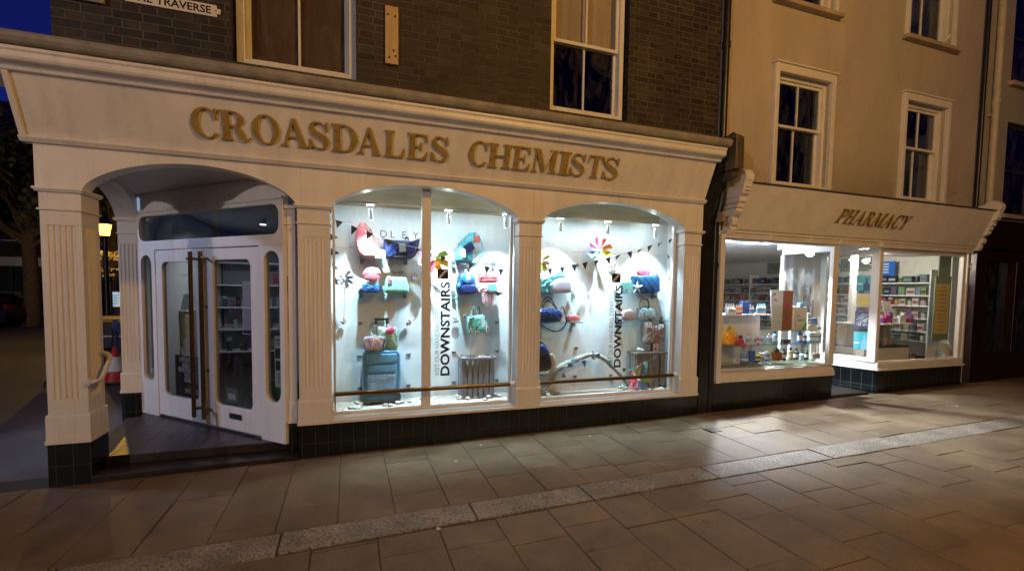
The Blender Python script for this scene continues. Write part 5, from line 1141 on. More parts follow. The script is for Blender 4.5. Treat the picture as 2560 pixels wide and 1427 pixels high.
for lb, px, py, Y in (('tiny pinwheel on the white panel right of the mint green handbag', 1037, 690, .63), ('tiny pinwheel on the white panel left of the suitcase handle', 858, 803, .63), ('tiny pinwheel on the white panel right of the suitcase handle', 1021, 806, .63), ('tiny pinwheel on the white panel left of the zebra print handbag', 1136, 801, .63), ('tiny pinwheel above the bag emblem in the right window', 1530, 665, .47), ('tiny pinwheel on the white panel right of the lilac handbag shelf', 1465, 742, .47), ('tiny pinwheel near the right edge of the left window', 1278, 632, .63)):
    pinwheel(lb, px, py, 9, Y, ['white', 'rose', 'dots', 'lav', 'white', 'yellow'], None, random.random(), 'tiny pinwheels on the white panels')
# ------------------------------------------------------------------ bunting
FC = {k: mat('flag_' + k, srgb(*c), .8, var=.08) for k, c in dict(char=(62, 66, 72), navy=(40, 56, 84), olive=(90, 92, 84), blue=(70, 130, 200), sky=(100, 175, 220), aqua=(120, 190, 200), steel=(110, 140, 165), plum=(52, 44, 66)).items()}
def bunting(label, Y, line, flags, cord=True):
    p0 = q(*line[0], Y); t = thing('bunting', label, 'bunting', (p0[0], Y, p0[1]))
    if cord:
        b = MB(); P = cat_rom([(q(x, y, Y)[0], Y, q(x, y, Y)[1]) for x, y in line], 5, False); b.tube(P, .0015, 5); b.build('cord', BC['white'], t)
    for k, (A, B, C_, col) in enumerate(flags):
        yy = Y - .003 - .004 * (k % 3); P = [q(*A, Y), q(*B, Y), q(*C_, Y)]
        b = MB(); F = [b.v(x, yy + dy, z) for (x, z), dy in zip(P, (0, 0, .012 * math.sin(k * 2.3)))]; Bk = [b.v(x, yy + .0015 + dy, z) for (x, z), dy in zip(P, (0, 0, .012 * math.sin(k * 2.3)))]
        b.f(F); b.f(Bk[::-1])
        for i in range(3): j = (i + 1) % 3; b.f([F[i], F[j], Bk[j], Bk[i]])
        b.build('pennant', FC[col], t)
    return t
bunting('string of dark pennants drooping down the left side of the left window', .24, [(836, 545), (834, 590), (834, 640), (838, 700)], [((837.5, 548.5), (857.5, 555), (843, 571), 'olive'), ((826, 584), (826, 601), (846, 594), 'olive'), ((828, 620.5), (850.5, 634), (827, 638), 'navy'), ((829, 656), (848, 673), (832, 673), 'sky'), ((838.5, 692), (848, 714), (830, 705), 'plum')], False)
bunting('string of charcoal pennants across the top of the left window, over the navy tote', .26, [(838, 548), (880, 564), (917, 578), (962, 598), (1010, 612), (1052, 622), (1100, 640), (1135, 652), (1175, 662), (1215, 666), (1258, 676)], [((878, 563), (895, 571), (878, 588), 'plum'), ((916, 577), (933, 584.5), (917, 600), 'char'), ((962, 597), (982, 601), (969, 617), 'plum'), ((1042, 620), (1050, 623.5), (1038, 636), 'char'), ((1102, 638.5), (1116, 644), (1103.5, 656), 'char'), ((1137, 650), (1151, 656), (1141, 669), 'char'), ((1171, 657), (1188, 659), (1173, 673), 'char'), ((1210, 664.5), (1226, 667.5), (1214, 686), 'olive'), ((1245, 671.5), (1259, 674), (1249, 691), 'navy'), ((1240, 730), (1258, 733), (1243, 740), 'char')])
tops = [((1367.5, 671.5), (1381, 671), (1376.5, 690)), ((1398.5, 668), (1412, 665.5), (1406, 685.5)), ((1427, 662), (1441.5, 660), (1435, 680)), ((1455, 657.5), (1469, 654.5), (1464, 674)), ((1484.5, 651), (1497, 649.5), (1488.5, 666.5)), ((1511.5, 645), (1525, 642.5), (1521.5, 662.5)), ((1539, 639), (1553, 635.5), (1541, 650)), ((1566.5, 631.5), (1579, 627.5), (1577, 647)), ((1592.5, 625.5), (1605.5, 621), (1592.5, 633)), ((1619, 615.5), (1631, 612), (1622, 630)), ((1643.5, 609), (1656, 604.5), (1643.5, 618)), ((1670, 601), (1682, 594.5), (1672, 609))]
bunting('string of dark pennants rising across the top of the right window', .215, [(1352, 675)] + [A for A, B, C_ in tops] + [(1684, 596)], [(*f, c) for f, c in zip(tops, ['char', 'navy', 'char', 'plum', 'char', 'navy', 'char', 'navy', 'char', 'navy', 'steel', 'navy'])])
bunting('string of grey pennants hanging down the right side wall of the right window', .30, [(1680, 600), (1672, 640), (1678, 672), (1672, 703)], [((1668, 634), (1675, 642), (1668, 648), 'steel'), ((1674, 668), (1686, 672), (1680, 676), 'sky'), ((1673, 690), (1676, 703), (1670, 701), 'char')])
bunting('string of blue and aqua pennants draped along the driftwood branch', .225, [(1350, 935), (1400, 912), (1430, 900), (1466, 898), (1500, 890), (1535, 905), (1556, 922), (1582, 922), (1610, 906), (1642, 892)], [((1348, 932), (1358, 938), (1348, 942), 'sky'), ((1419, 905), (1434, 915), (1419, 919), 'blue'), ((1426, 897), (1440, 895), (1432, 911), 'aqua'), ((1403, 942), (1410, 930), (1416, 945), 'steel'), ((1453, 901), (1465, 901), (1462, 919), 'blue'), ((1482, 880), (1488, 898), (1476, 896), 'steel'), ((1488, 885), (1500, 883), (1499, 896), 'blue'), ((1514, 900), (1530, 902), (1521, 915), 'aqua'), ((1554, 920), (1565, 920), (1558, 930), 'char'), ((1578, 920), (1594, 919), (1587, 936), 'sky'), ((1606, 908), (1619, 905), (1616, 925), 'aqua'), ((1632, 893), (1646, 892), (1640, 887), 'blue')])
# ------------------------------------------------------------------ round shelf sockets on the white panels
def socket(label, px, py, Y):
    x, z = q(px, py, Y); b = MB(); n = 16; L = [(x + .024 * math.cos(math.pi + math.pi * k / n), z + .027 * math.sin(math.pi + math.pi * k / n)) for k in range(n + 1)]
    b.prism(L, 'y', Y - .012, Y - .001); b.box(x - .025, x + .025, Y - .016, Y - .001, z + .0005, z + .006); o = top(b.build('shelf_socket', M['grey'], bevel=.001)); tag(o, label, 'fitting', 'shelf sockets on the white panels')
for lb, px, py, w in (('left of the suitcase handle', 901, 806, 1), ('left of the top of the suitcase', 899, 889, 1), ('low down, left of the suitcase', 899, 968, 1), ('right of the top of the suitcase', 1021, 884, 1), ('low down, right of the suitcase', 1021, 961, 1), ('low down, left of the grey crate', 1134, 954, 1), ('left of the stand pole', 1134, 879, 1), ('right of the zebra print handbag', 1242, 804, 1), ('right of the starfish', 1242, 876, 1), ('right of the grey crate', 1242, 948, 1), ('among the pennants over the lilac handbag', 1442, 661, 2), ('above the highest bend of the driftwood', 1440, 868, 2), ('beneath the driftwood arch', 1437, 939, 2), ('above the hot pink wallet', 1618, 664, 2), ('by the right window words', 1526, 936, 2)):
    socket('small grey half round socket on the white panel, ' + lb, px, py, YW[w])
# ------------------------------------------------------------------ pebbles
M['pebble'] = mat('pebble', (.60, .54, .44), .7, var=.25, scale=9, bump=.1)
pm = []
for k in range(5):
    b = MB(); b.ball((0, 0, .0), (.032 + .01 * random.random(), .025, .016 + .004 * random.random()), 12, 8, .05); o = b.build('pebble', M['pebble'], smooth=True); pm.append(o)
first = [True] * 5
def pebbles(L, lab, zoff=0):
    for (px, py) in L:
        k = random.randrange(5); o = pm[k]
        if not first[k]: o = o.copy(); COL.objects.link(o)
        first[k] = False; p = atz(px, py, FZ + .012); s = random.uniform(.75, 1.15)
        o.location = (p.x, max(.235, min(p.y, .62)), FZ + .016 * s); o.scale = (s, s, s); o.rotation_euler = (0, 0, random.uniform(0, 6.28)); tag(o, lab, 'pebble', 'pebbles on the floors of the display windows')
pebbles([(882, 1012), (890, 1018), (895, 1008), (903, 1010), (888, 1004), (900, 1016), (895, 1021), (879, 1020)], 'cream pebble in the small heap at the left foot of the suitcase')
pebbles([(838, 1031), (850, 1030), (861, 1032)], 'cream pebble in the left front corner of the left window')
pebbles([(963, 1011), (976, 1012), (994, 1007), (1003, 1005), (1024, 1003), (1054, 995)], 'cream pebble on the planks right of the suitcase')
pebbles([(1060, 1016), (1090, 1012), (1100, 1014)], 'cream pebble at the foot of the window post')
pebbles([(1143, 990), (1150, 993), (1157, 994), (1170, 996), (1188, 993), (1146, 996), (1213, 998), (1222, 992), (1240, 987), (1248, 989), (1270, 1002)], 'cream pebble strewn around the foot of the grey crate')
pebbles([(1356, 984), (1366, 982), (1376, 984), (1385, 982), (1394, 981), (1370, 988)], 'cream pebble in the heap beside the middle pilaster, right window')
pebbles([(1548, 968), (1556, 966), (1563, 970), (1571, 968), (1580, 970), (1560, 973), (1589, 971)], 'cream pebble in the heap at the lower end of the driftwood')
pebbles([(1622, 972), (1630, 970), (1644, 972), (1653, 971)], 'cream pebble in front of the weathered crate')
# ------------------------------------------------------------------ brass rails across the windows
for lb, x0, x1, z in (('brass rail across the lower part of the left display window', -.147, 1.694, .578), ('brass rail across the lower part of the right display window', 1.978, 3.826, .574)):
    t = thing('brass_rail', lb, 'rail', ((x0 + x1) / 2, .07, z)); b = MB(); b.cyl((x0 + .012, .07, z), (x1 - .05, .07, z), .0215, n=16); b.build('bar', M['bronze'], t, smooth=True)
    b = MB(); b.cyl((x1 - .05, .07, z), (x1 - .001, .07, z), .032, .034, 16); b.cyl((x0 + .001, .07, z), (x0 + .012, .07, z), .032, n=16); b.build('end_socket', M['paint2'], t)
# ------------------------------------------------------------------ lettering on the glass and the bag maker's panel
def decal(label, X0, X1, yb, yt, vx0, vx1, vyt, icon):
    Y = .1675; p = at(X1, yb, Y); pt_ = at(X1, yt, Y); t = thing('window_lettering', label, 'lettering', (p.x, Y, p.z))
    text('word', 'DOWNSTAIRS', M['vinyl'], t, (p.x, Y, p.z), (0, 0, 1), (-1, 0, 0), w=pt_.z - p.z, h=p.x - at(X0, yb, Y).x, depth=.0008, bold=.032, spacing=1.02)
    v = at(vx1, yb + 1, Y); vt = at(vx1, vyt, Y)
    text('words', 'VISIT OUR HANDBAG DEPARTMENT', M['vinylg'], t, (v.x, Y, v.z), (0, 0, 1), (-1, 0, 0), w=vt.z - v.z, h=v.x - at(vx0, yb, Y).x, depth=.0008, bold=-.008)
    a0, a1 = at(icon[0], icon[3], Y), at(icon[1], icon[2], Y); x0, x1, z0, z1 = a0.x, a1.x, a0.z, a1.z; w = x1 - x0; h = z1 - z0
    b = MB(); b.prism(frect(x0, x1, z0, z1, .012, 4), 'y', Y - .0008, Y); b.ring([(x0 + w * .5 + w * .22 * math.cos(k * .3142), z1 + h * .16 + h * .36 * math.sin(k * .3142)) for k in range(20)], [(x0 + w * .5 + w * .18 * math.cos(k * .3142), z1 + h * .16 + h * .32 * math.sin(k * .3142)) for k in range(20)], 'y', Y - .0005, Y - .0001); e = b.build('emblem', M['vinyl'], t)
    b = MB(); k = h * .1
    S_ = [(.12, .12), (.34, .12), (.34, .32), (.52, .32), (.52, .52), (.68, .52), (.68, .72), (.88, .72), (.88, .84), (.56, .84), (.56, .66), (.40, .66), (.40, .46), (.22, .46), (.22, .26), (.12, .26)]
    b.prism([(x0 + u * w, z0 + v * h) for u, v in S_], 'y', Y - .0016, Y - .0009); b.build('stairs', BC['white'], e)
decal('black vertical window words DOWNSTAIRS with a bag emblem, right of the window post', 1100.5, 1124, 938, 704.5, 1087, 1098, 705.5, (1094, 1121, 673, 697))
decal('black vertical window words DOWNSTAIRS with a bag emblem, in the right window', 1533.5, 1551.5, 917.5, 713, 1520.5, 1530.5, 708, (1529.5, 1552, 684, 706))
sgn = thing('brand_panel', 'white panel with thin dark spaced capital letters behind the coral sling bag and navy tote', 'sign', (q(965, 590, .655)[0], .655, q(965, 612, .655)[1]))
c0, c1 = q(874, 616, .655), q(1060, 562, .655); b = MB(); b.box(c0[0], c1[0], .650, .6595, c0[1], c1[1]); b.build('board', BC['white'], sgn, bevel=.001)
w0, w1 = q(905, 597, .65), q(1045, 577, .65)
for ch, px, py in (('R', 898, 587), ('A', 924, 589), ('D', 957, 593), ('L', 983, 594), ('E', 1012, 596), ('Y', 1038, 597)):
    p = q(px - 6, py, .65); text('letter', ch, M['vinyl'], sgn, (p[0], .6497, p[1]), (1, 0, 0), (0, 0, 1), h=.075, depth=.0007, bold=-.008)
b = MB(); c = q(1056, 590, .65); b.tube([(c[0], .648, c[1] - .03), (c[0], .648, c[1] + .09)], .003, 6); b.ball((c[0], .648, c[1] + .07), .012, 8, 6); b.build('emblem', M['grey'], sgn)
# ------------------------------------------------------------------ inside the pharmacy
DL = [(at(1820, 619, .78).x, .78), (at(1915, 622, .8).x, .8), (at(2160, 637, .85).x, .85)]
glow = emis('downlight_glow', (.86, .93, 1), 14)
for i, (x, y) in enumerate(DL):
    lab = ['round ceiling downlight glowing at the upper left corner of the left pharmacy window', 'round ceiling downlight glowing in the middle of the left pharmacy window', 'round ceiling light glowing over the splayed pharmacy pane'][i]
    t = thing('downlight', lab, 'lighting', (x, y, 2.36)); b = MB(); b.lathe([(.085, 0), (.085, .006), (.06, .009)], (x, y, 2.355), 20); b.build('trim', M['whitep'], t)
    b = MB(); b.lathe([(.062, -.006), (.062, -.001)], (x, y, 2.355), 20); b.build('lens', glow, t)
    lamp('spot', 'SPOT', (x, y, 2.335), [760, 760, 760][i], [(.82, .88, 1), (.82, .88, 1), (1, .96, .88)][i], t, .05, aim=(x, y - .3, 0), cone=112, blend=.4)
    lamp('glow', 'POINT', (x, y, 2.24), [17, 17, 60][i], [(.7, .82, 1), (.7, .82, 1), (1, .9, .76)][i], t, .06)  # extra fill added under the fitting to brighten the ceiling
cm = thing('dome_camera', 'black dome camera under the pharmacy ceiling left of the white column', 'camera', (*[at(1972, 628, 1.0).x], 1.0, 2.30)); c = at(1972, 628, 1.0)
b = MB(); b.cyl((c.x, 1, 2.33), (c.x, 1, 2.369), .05, n=16); b.build('mount', M['iron'], cm); b = MB(); b.ball((c.x, 1, 2.325), .045, 14, 8); b.build('dome', mat('dome', (.01, .01, .012), .1), cm, smooth=True)
KY = .36
def P(px, py, Y=KY): return at(px, py, Y)
x0, x1, zt = P(1812, 785).x, P(1914, 786).x, 1.305
du_ = thing('display_unit', 'white display unit carrying the top row of bottles in the left pharmacy window', 'display unit', ((4.48 + x1) / 2, KY + .1, .60))
b = MB(); b.box(4.48, x1, KY + .09, KY + .12, .62, zt - .018); b.build('back_panel', M['whitep'], du_); b = MB(); b.box(4.48, x1 + .01, KY - .07, KY + .25, zt - .017, zt); b.build('top_shelf', M['whitep'], du_, bevel=.003)
b = MB(); b.box(x1 - .015, x1, KY + .1205, KY + .25, .3, zt - .018); b.build('side_panel', M['whitep'], du_)
for lb, xa, xb, z, yb in (('middle glass shelf of the left pharmacy window, under the orange bag and pump bottles', 4.48, 6.38, .885, KY + .085), ('lowest glass shelf of the left pharmacy window, under the blue tubs and plant pot', 4.48, 6.38, .64, KY + .085), ('small glass shelf under the two standing display cartons', x1 + .012, 6.36, 1.075, KY + .24)):
    t = thing('glass_shelf', lb, 'shelf', ((xa + xb) / 2, yb, z), 'glass shelves in the pharmacy window'); b = MB(); b.box(xa, xb, KY - .16, yb, z - .008, z); b.build('pane', M['shelfglass'], t)
    for xx in (xa + .02, xb - .02): b = MB(); b.cyl((xx, yb - .03, z - .03), (xx, yb - .03, z - .0085), .01); b.build('peg', M['chrome'], t)
b = MB(); b.box(x1 + .02, 6.1, KY + .245, KY + .26, .62, 1.065); b.build('back_board', mat('pale_board', (.55, .52, .44), .7), du_)
pcol = {k: mat('pack_' + k, srgb(*c), .4, var=.04) for k, c in dict(white=(235, 238, 240), blue=(50, 110, 200), navy=(30, 40, 90), teal=(40, 165, 180), pink=(225, 50, 130), amber=(215, 110, 40), orange=(250, 165, 30), crimson=(180, 20, 50), yellow=(235, 200, 40), green=(70, 150, 80), dark=(35, 34, 30), tan=(190, 165, 125), cyan=(120, 220, 225), lime=(160, 205, 70), purple=(130, 90, 170), sky=(120, 180, 230), red=(205, 50, 55), cream=(225, 215, 190), rust=(150, 80, 30)).items()}
TXT = mat('print_ink', (.08, .08, .12), .5)
def bottle(label, px, pyt, pyb, wpx, Y, z, col, cap='white', shape='bottle', group='packs in the left pharmacy window'):
    x = P(px, pyb, Y).x; h = P(px, pyt, Y).z - P(px, pyb, Y).z; w = abs(P(px + wpx / 2, pyb, Y).x - P(px - wpx / 2, pyb, Y).x) / 2; t = thing({'bottle': 'bottle', 'tub': 'tub', 'pump': 'pump_bottle', 'tube': 'tube'}[shape], label, shape if shape != 'pump' else 'bottle', (x, Y, z), group)
    b = MB()
    if shape == 'tub':
        b.lathe([(w * .9, 0), (w, .01), (w, h * .72), (w * .96, h * .74)], (x, Y, z), 18); b.build('body', pcol[col], t, smooth=True); b = MB(); b.lathe([(w * 1.04, h * .745), (w * 1.04, h * .97), (w * .98, h)], (x, Y, z), 18); b.build('lid', pcol[cap], t, smooth=True)
    else:
        b.lathe([(w * .92, 0), (w, .008), (w, h * .62), (w * .85, h * .72), (w * .4, h * .78), (w * .4, h * .8)], (x, Y, z), 16); b.build('body', pcol[col], t, smooth=True)
        b = MB(); b.lathe([(w * .46, h * .79), (w * .46, h * .97), (w * .4, h)], (x, Y, z), 14)
        if shape == 'pump': b.box(x - w * .95, x + w * .2, Y - w * .18, Y + w * .18, z + h * .975, z + h * 1.03)
        b.build('cap', pcol[cap], t, smooth=shape != 'pump')
    b = MB(); b.lathe([(w * 1.012, h * .2), (w * 1.012, h * .52)], (x, Y, z), 18); o = b.build('paper_label', pcol['white' if col != 'white' else 'sky'], t, smooth=True)
    return t
def box_(label, px0, px1, pyt, pyb, Y, z, col, dep=.06, face=None, group='packs in the left pharmacy window', lines=3, nm='carton'):
    xa, xb = P(px0, pyb, Y).x, P(px1, pyb, Y).x; h = P(px0, pyt, Y).z - P(px0, pyb, Y).z; t = thing(nm, label, nm, ((xa + xb) / 2, Y, z), group); b = MB(); b.box(xa, xb, Y - dep / 2, Y + dep / 2, z, z + h); b.build('box', pcol[col], t, bevel=.002)
    if lines:
        b = MB()
        for k in range(lines): zz = z + h * (.75 - .2 * k); b.box(xa + (xb - xa) * .15, xa + (xb - xa) * (.85 - .12 * (k % 2)), Y - dep / 2 - .001, Y - dep / 2 - .0002, zz, zz + h * .07)
        b.build('print', face or TXT, t)
    return t
Z1 = zt + .001
for i, px in enumerate((1893, 1897.5, 1902, 1906.5, 1911)): bottle('white bottle with a turquoise cap, in the row left of the tall white carton', px, 760, 786, 4.2, KY, Z1, 'white', 'cyan')
for i, px in enumerate((1841, 1847, 1853)): bottle('amber bottle with a white cap beside the blue carton on the top row', px, 762, 786, 5, KY - .02, Z1, 'amber', 'white')
box_('blue carton standing behind the amber bottles', 1852, 1872, 755, 786, KY + .06, Z1, 'blue')
for px in (1815, 1821, 1827, 1833): bottle('white bottle at the left end of the top row', px, 759, 786, 5.4, KY, Z1, 'white', 'white')
box_('low rust and white carton at the left end of the top row', 1818, 1838, 771, 786, KY - .05, Z1, 'white', .04, pcol['rust'])
for px in (1876, 1881.5): bottle('short white bottle between the blue carton and the turquoise caps', px, 764, 786, 5, KY, Z1, 'white', 'white')
# tall carton: white face, orange side
x0, xm, xe = P(1917, 812, .3).x, P(1950, 813, .3).x, P(1975, 812, .3).x; z0, z1 = 1.077, P(1930, 724, .3).z
t = thing('display_carton', 'tall display carton with a printed white face and an orange side, in the pharmacy window', 'carton', (xm, .3, z0))
b = MB(); b.hexa([(x0 + .05, .262, z0), (xm, .27, z0), (xm, .275, z0), (x0 + .05, .267, z0), (x0, .262, z1), (xm, .27, z1), (xm, .275, z1), (x0, .267, z1)]); b.build('front', pcol['white'], t)
b = MB(); b.box(xm + .001, xe, .272, .36, z0, z1 - .01); b.build('side', pcol['rust'], t)
text('print', 'Pr', pcol['crimson'], t, (x0 + .07, .2615, z1 - .17), (1, 0, 0), (0, 0, 1), h=.05, depth=.001)
b = MB()
for k in range(5): a = R_(70 + 28 * k); b.cyl((x0 + .08 + .03 * math.cos(a), .262, z1 - .10 + .03 * math.sin(a)), (x0 + .08 + .055 * math.cos(a), .262, z1 - .10 + .055 * math.sin(a)), .005, n=6)
b.build('emblem', pcol['purple'], t)
b = MB()
for k in range(9): zz = z1 - .24 - .036 * k; b.box(x0 + .05 + .004 * k, xm - .03 - .02 * (k % 3), .2605, .2612, zz, zz + .007)
b.build('text_lines', mat('grey_ink', (.45, .45, .48), .6), t)
b = MB(); b.prism([(.5 * (xm + xe) + .022 * math.cos(k * .4), z0 + .34 + .045 * math.sin(k * .4)) for k in range(16)], 'y', .2705, .2715); b.build('spot_print', pcol['crimson'], t)
x0, x1_ = P(1981, 812, .3).x, P(2012, 811, .3).x; z1 = P(1990, 767, .3).z
t = thing('display_carton', 'shorter beige and green display carton right of the orange sided carton', 'carton', (x0, .3, 1.077)); b = MB(); b.box(x0, x1_, .27, .35, 1.077, z1); b.build('box', pcol['cream'], t, bevel=.002)
b = MB(); b.prism([(x1_ - .1, 1.08), (x1_ - .002, 1.08), (x1_ - .002, z1 - .05), (x1_ - .03, 1.2)], 'y', .2685, .2695); b.box(x0 + .05, x1_ - .05, .2685, .2695, 1.21, 1.23); b.build('green_print', pcol['green'], t)
text('print', 'Pr', pcol['purple'], t, (x0 + .045, .2688, 1.25), (1, 0, 0), (0, 0, 1), h=.05, depth=.001)
box_('small lilac carton on top of the beige and green display carton', 1996, 2006, 757, 767, .31, z1 + .001, 'sky', .05, lines=0)
for i, (a, c, yt, yb, col, w) in enumerate(((2014, 2024, 770, 811, 'white', 'tall white carton'), (2024, 2040, 779, 795, 'sky', 'pale blue carton lying'), (2020, 2036, 798, 811, 'cream', 'small cream carton'), (2038, 2050, 804, 811, 'white', 'flat white carton'))):
    box_(w + ' on the small shelf right of the beige display carton', a, c, yt, yb, .34 if i < 2 else .28, 1.077 if i != 1 else 1.15, col, .05, lines=2)
Z2 = .887; Y2 = KY - .04
t = bag('gift_bag', 'bright orange cloth bag with yellow and green tissue in the left pharmacy window', 'bag', [(1809, 832), (1818, 826), (1826, 832), (1834, 830), (1840, 832), (1837, 846), (1831, 859), (1820, 860), (1809, 859)], Y2 - .02, .14, pcol['orange'], Z2, group=None, wob=.2)
b = MB()
for px, py, k in ((1814, 826, 'yellow'), (1820, 822, 'orange'), (1828, 828, 'lime'), (1834, 828, 'green'), (1824, 816, 'yellow')): c = P(px, py, Y2); b.prism([(c.x - .03, c.z - .04), (c.x + .03, c.z - .03), (c.x + .02 * random.uniform(-1, 1), c.z + .05)], 'y', Y2 - .01, Y2 - .004)
b.build('tissue', pcol['yellow'], t)
t = bag('pouch', 'crimson plush pouch with a dark bobble beside the orange bag', 'pouch', [(1836, 845), (1842, 840), (1852, 842), (1857, 850), (1856, 860), (1838, 860), (1834, 853)], Y2 - .06, .10, pcol['crimson'], Z2, group=None); c = P(1843, 838, Y2); b = MB(); b.ball((c.x, Y2 - .06, c.z + t['_dz']), .028, 10, 7); b.build('bobble', pcol['dark'], t, smooth=True)
t = bag('cloth', 'pale pink cloth hanging over the front of the middle glass shelf', 'cloth', [(1850, 859), (1862, 858), (1866, 864), (1862, 868), (1855, 863)], Y2 - .13, .015, pcol['pink'], None, group=None)
for lb, px, yt, yb, w, c, cap, shp in (('white tube with a gold cap right of the crimson pouch', 1870, 832, 860, 8, 'white', 'tan', 'bottle'), ('small peach tub right of the white tube', 1875, 851, 861, 9, 'orange', 'cream', 'tub'), ('tall white bottle left of the pink bottle', 1888, 832, 860, 5, 'white', 'white', 'bottle'), ('bright pink rounded bottle', 1893, 842, 860, 9, 'pink', 'pink', 'bottle'), ('white pump bottle behind the teal bottle', 1904, 832, 859, 6, 'white', 'cream', 'pump'), ('teal rounded bottle', 1907.5, 842, 859, 9, 'teal', 'teal', 'bottle'), ('white shouldered bottle with a white cap', 1922.5, 833, 859, 10, 'white', 'white', 'bottle'), ('tall sky blue bottle on the middle shelf', 1936, 826, 857, 9, 'sky', 'navy', 'bottle'), ('blue spray bottle with a yellow nozzle', 1999.5, 818, 853, 8.5, 'blue', 'yellow', 'bottle'), ('navy bottle with a grey cap', 2011, 830, 853, 8, 'navy', 'tan', 'bottle'), ('pale blue bucket at the right end of the middle shelf', 2033, 826, 851, 24, 'sky', 'white', 'tub')):
    bottle(lb + ' on the middle glass shelf' if len((lb + ' on the middle glass shelf').split()) < 16 and 'shelf' not in lb else lb, px, yt, yb, w, Y2, Z2, c, cap, shp)
box_('low grey and black carton between the sky blue bottle and spray bottle', 1955, 1972, 846, 856, Y2, Z2, 'dark', .06, pcol['sky'], lines=2)
Z3 = .642
t = thing('tub', 'yellow bin lying on its side at the lower left corner of the pharmacy window', 'bin', (P(1818, 905, Y2).x, Y2, Z3)); c = P(1808, 902, Y2); b = MB(); b.cyl((4.50, Y2 - .02, Z3 + .07), (4.66, Y2 - .02, Z3 + .07), .058, .072, 20); b.build('body', pcol['yellow'], t, smooth=True)
b = MB(); b.cyl((4.6605, Y2 - .02, Z3 + .07), (4.672, Y2 - .02, Z3 + .07), .075, n=20); b.build('rim', pcol['dark'], t)
for lb, px, yt, yb, w, c, cap, shp in (('bright blue tub on the lowest shelf left of the royal blue carton', 1860, 890, 911, 15, 'blue', 'sky', 'tub'), ('black and yellow jar on the lowest shelf', 1891, 893, 910, 13, 'dark', 'yellow', 'tub'), ('white jar with a blue label on the lowest shelf', 1903, 889, 910, 10, 'white', 'white', 'tub'), ('blue jar with a white lid on the lowest shelf', 1916, 885, 908, 9.5, 'blue', 'white', 'tub'), ('dark brown bottle right of the potted plant', 1958, 877, 906, 8.5, 'dark', 'dark', 'bottle'), ('tan bottle with a dark cap on the lowest shelf', 1975, 874, 905, 9, 'tan', 'dark', 'bottle'), ('dark brown bottle right of the tan bottle', 1989.5, 875, 903, 8.5, 'dark', 'dark', 'bottle'), ('small white bottle with a dark cap on the lowest shelf', 2003.5, 883, 902, 7, 'white', 'dark', 'bottle'), ('dark green bottle at the right end of the lowest shelf', 2015, 876, 901, 7, 'dark', 'green', 'bottle')): bottle(lb, px, yt, yb, w, Y2, Z3, c, cap, shp)
box_('royal blue upright carton between tubs on the lowest shelf', 1871, 1884, 882, 910, Y2, Z3, 'blue', .05); box_('white and black angled carton beside the yellow bin', 1835, 1846, 900, 912, Y2 - .03, Z3, 'white', .05)
box_('flat cream carton at the right end of the lowest shelf', 2026, 2045, 890, 902, Y2 + .03, Z3, 'cream', .06)
t = thing('potted_plant', 'small bushy green plant in a brown pot on the lowest pharmacy shelf', 'plant', (P(1941, 905, Y2).x, Y2, Z3)); x = P(1941, 905, Y2).x
b = MB(); b.lathe([(.055, 0), (.075, .12), (.08, .122), (.07, .11)], (x, Y2, Z3), 16); b.build('pot', pcol['rust'], t, smooth=True); b = MB()
for k in range(90): a = random.uniform(0, 6.28); rr = random.uniform(0, .07); hh_ = random.uniform(.1, .2); b.tube([(x + rr * .5 * math.cos(a), Y2 + rr * .5 * math.sin(a), Z3 + .1), (x + rr * math.cos(a), Y2 + rr * math.sin(a), Z3 + hh_)], [.004, .0015], 4)
b.build('leaves', mat('dull_leaf', (.05, .07, .03), .7), t)
# white column and inner glass screen
t = thing('column', 'bright white column inside the left pharmacy window', 'column', (P(1994, 760, 1.0).x, 1.0, .16)); a, c = P(1980, 760, 1.0).x, P(2008, 760, 1.0).x; b = MB(); b.box(a, c, 1.0, 1.2, .161, 2.368); b.build('shaft', M['whitep'], t, bevel=.01); b = MB(); b.box(a - .05, a + .1, .985, 1.0, 1.93, 1.97); b.build('collar', M['whitep'], t)
# right wall shelving
XF, XB = 9.38, 9.662
zs = [atx(2300, y, XF).z for y in (706, 738, 764, 796, 828, 853)]; zs = [z for z in zs] + [.42]
t = thing('shelving_unit', 'long white wall shelving packed with products along the right side of the pharmacy', 'shelves', (9.3, 2.8, .16))
for z in zs: b = MB(); b.box(XF, XB, .52, 5.6, z - .02, z); b.build('shelf', M['whitep'], t, bevel=.002)
for y in (.50, 1.75, 3.0, 4.3): b = MB(); b.box(XF + .002, XB - .001, y, y + .019, .2, zs[0] + .22); b.build('upright', M['whitep'], t)
prot = {}
def product(kind, col, w, d_, h):
    key = (kind, col, w)
    if key in prot: return prot[key], True
    b = MB()
    if kind == 'carton': b.mi = 0; b.box(-d_ / 2, d_ / 2, -w / 2, w / 2, 0, h); b.mi = 1; b.box(-d_ / 2 - .0015, -d_ / 2 - .0003, -w * .38, w * .38, h * .3, h * .62)
    else: b.mi = 0; b.lathe([(w * .48, 0), (w * .48, h * .7), (w * .4, h * .74)], (0, 0, 0), 10); b.mi = 1; b.lathe([(w * .46, h * .745), (w * .46, h)], (0, 0, 0), 10)
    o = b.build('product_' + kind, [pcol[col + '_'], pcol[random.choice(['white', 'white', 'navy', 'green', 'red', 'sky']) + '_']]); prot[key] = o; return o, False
pcol.update({k + '_': mat('shelfpack_' + k, tuple(.45 * (c_ * .62 + .38 * (c[0] + c[1] + c[2]) / 3) for c_ in c), .5) for k, c in {k: tuple(pcol[k].node_tree.nodes['Mix'].inputs[7].default_value)[:3] for k in list(pcol)}.items()})
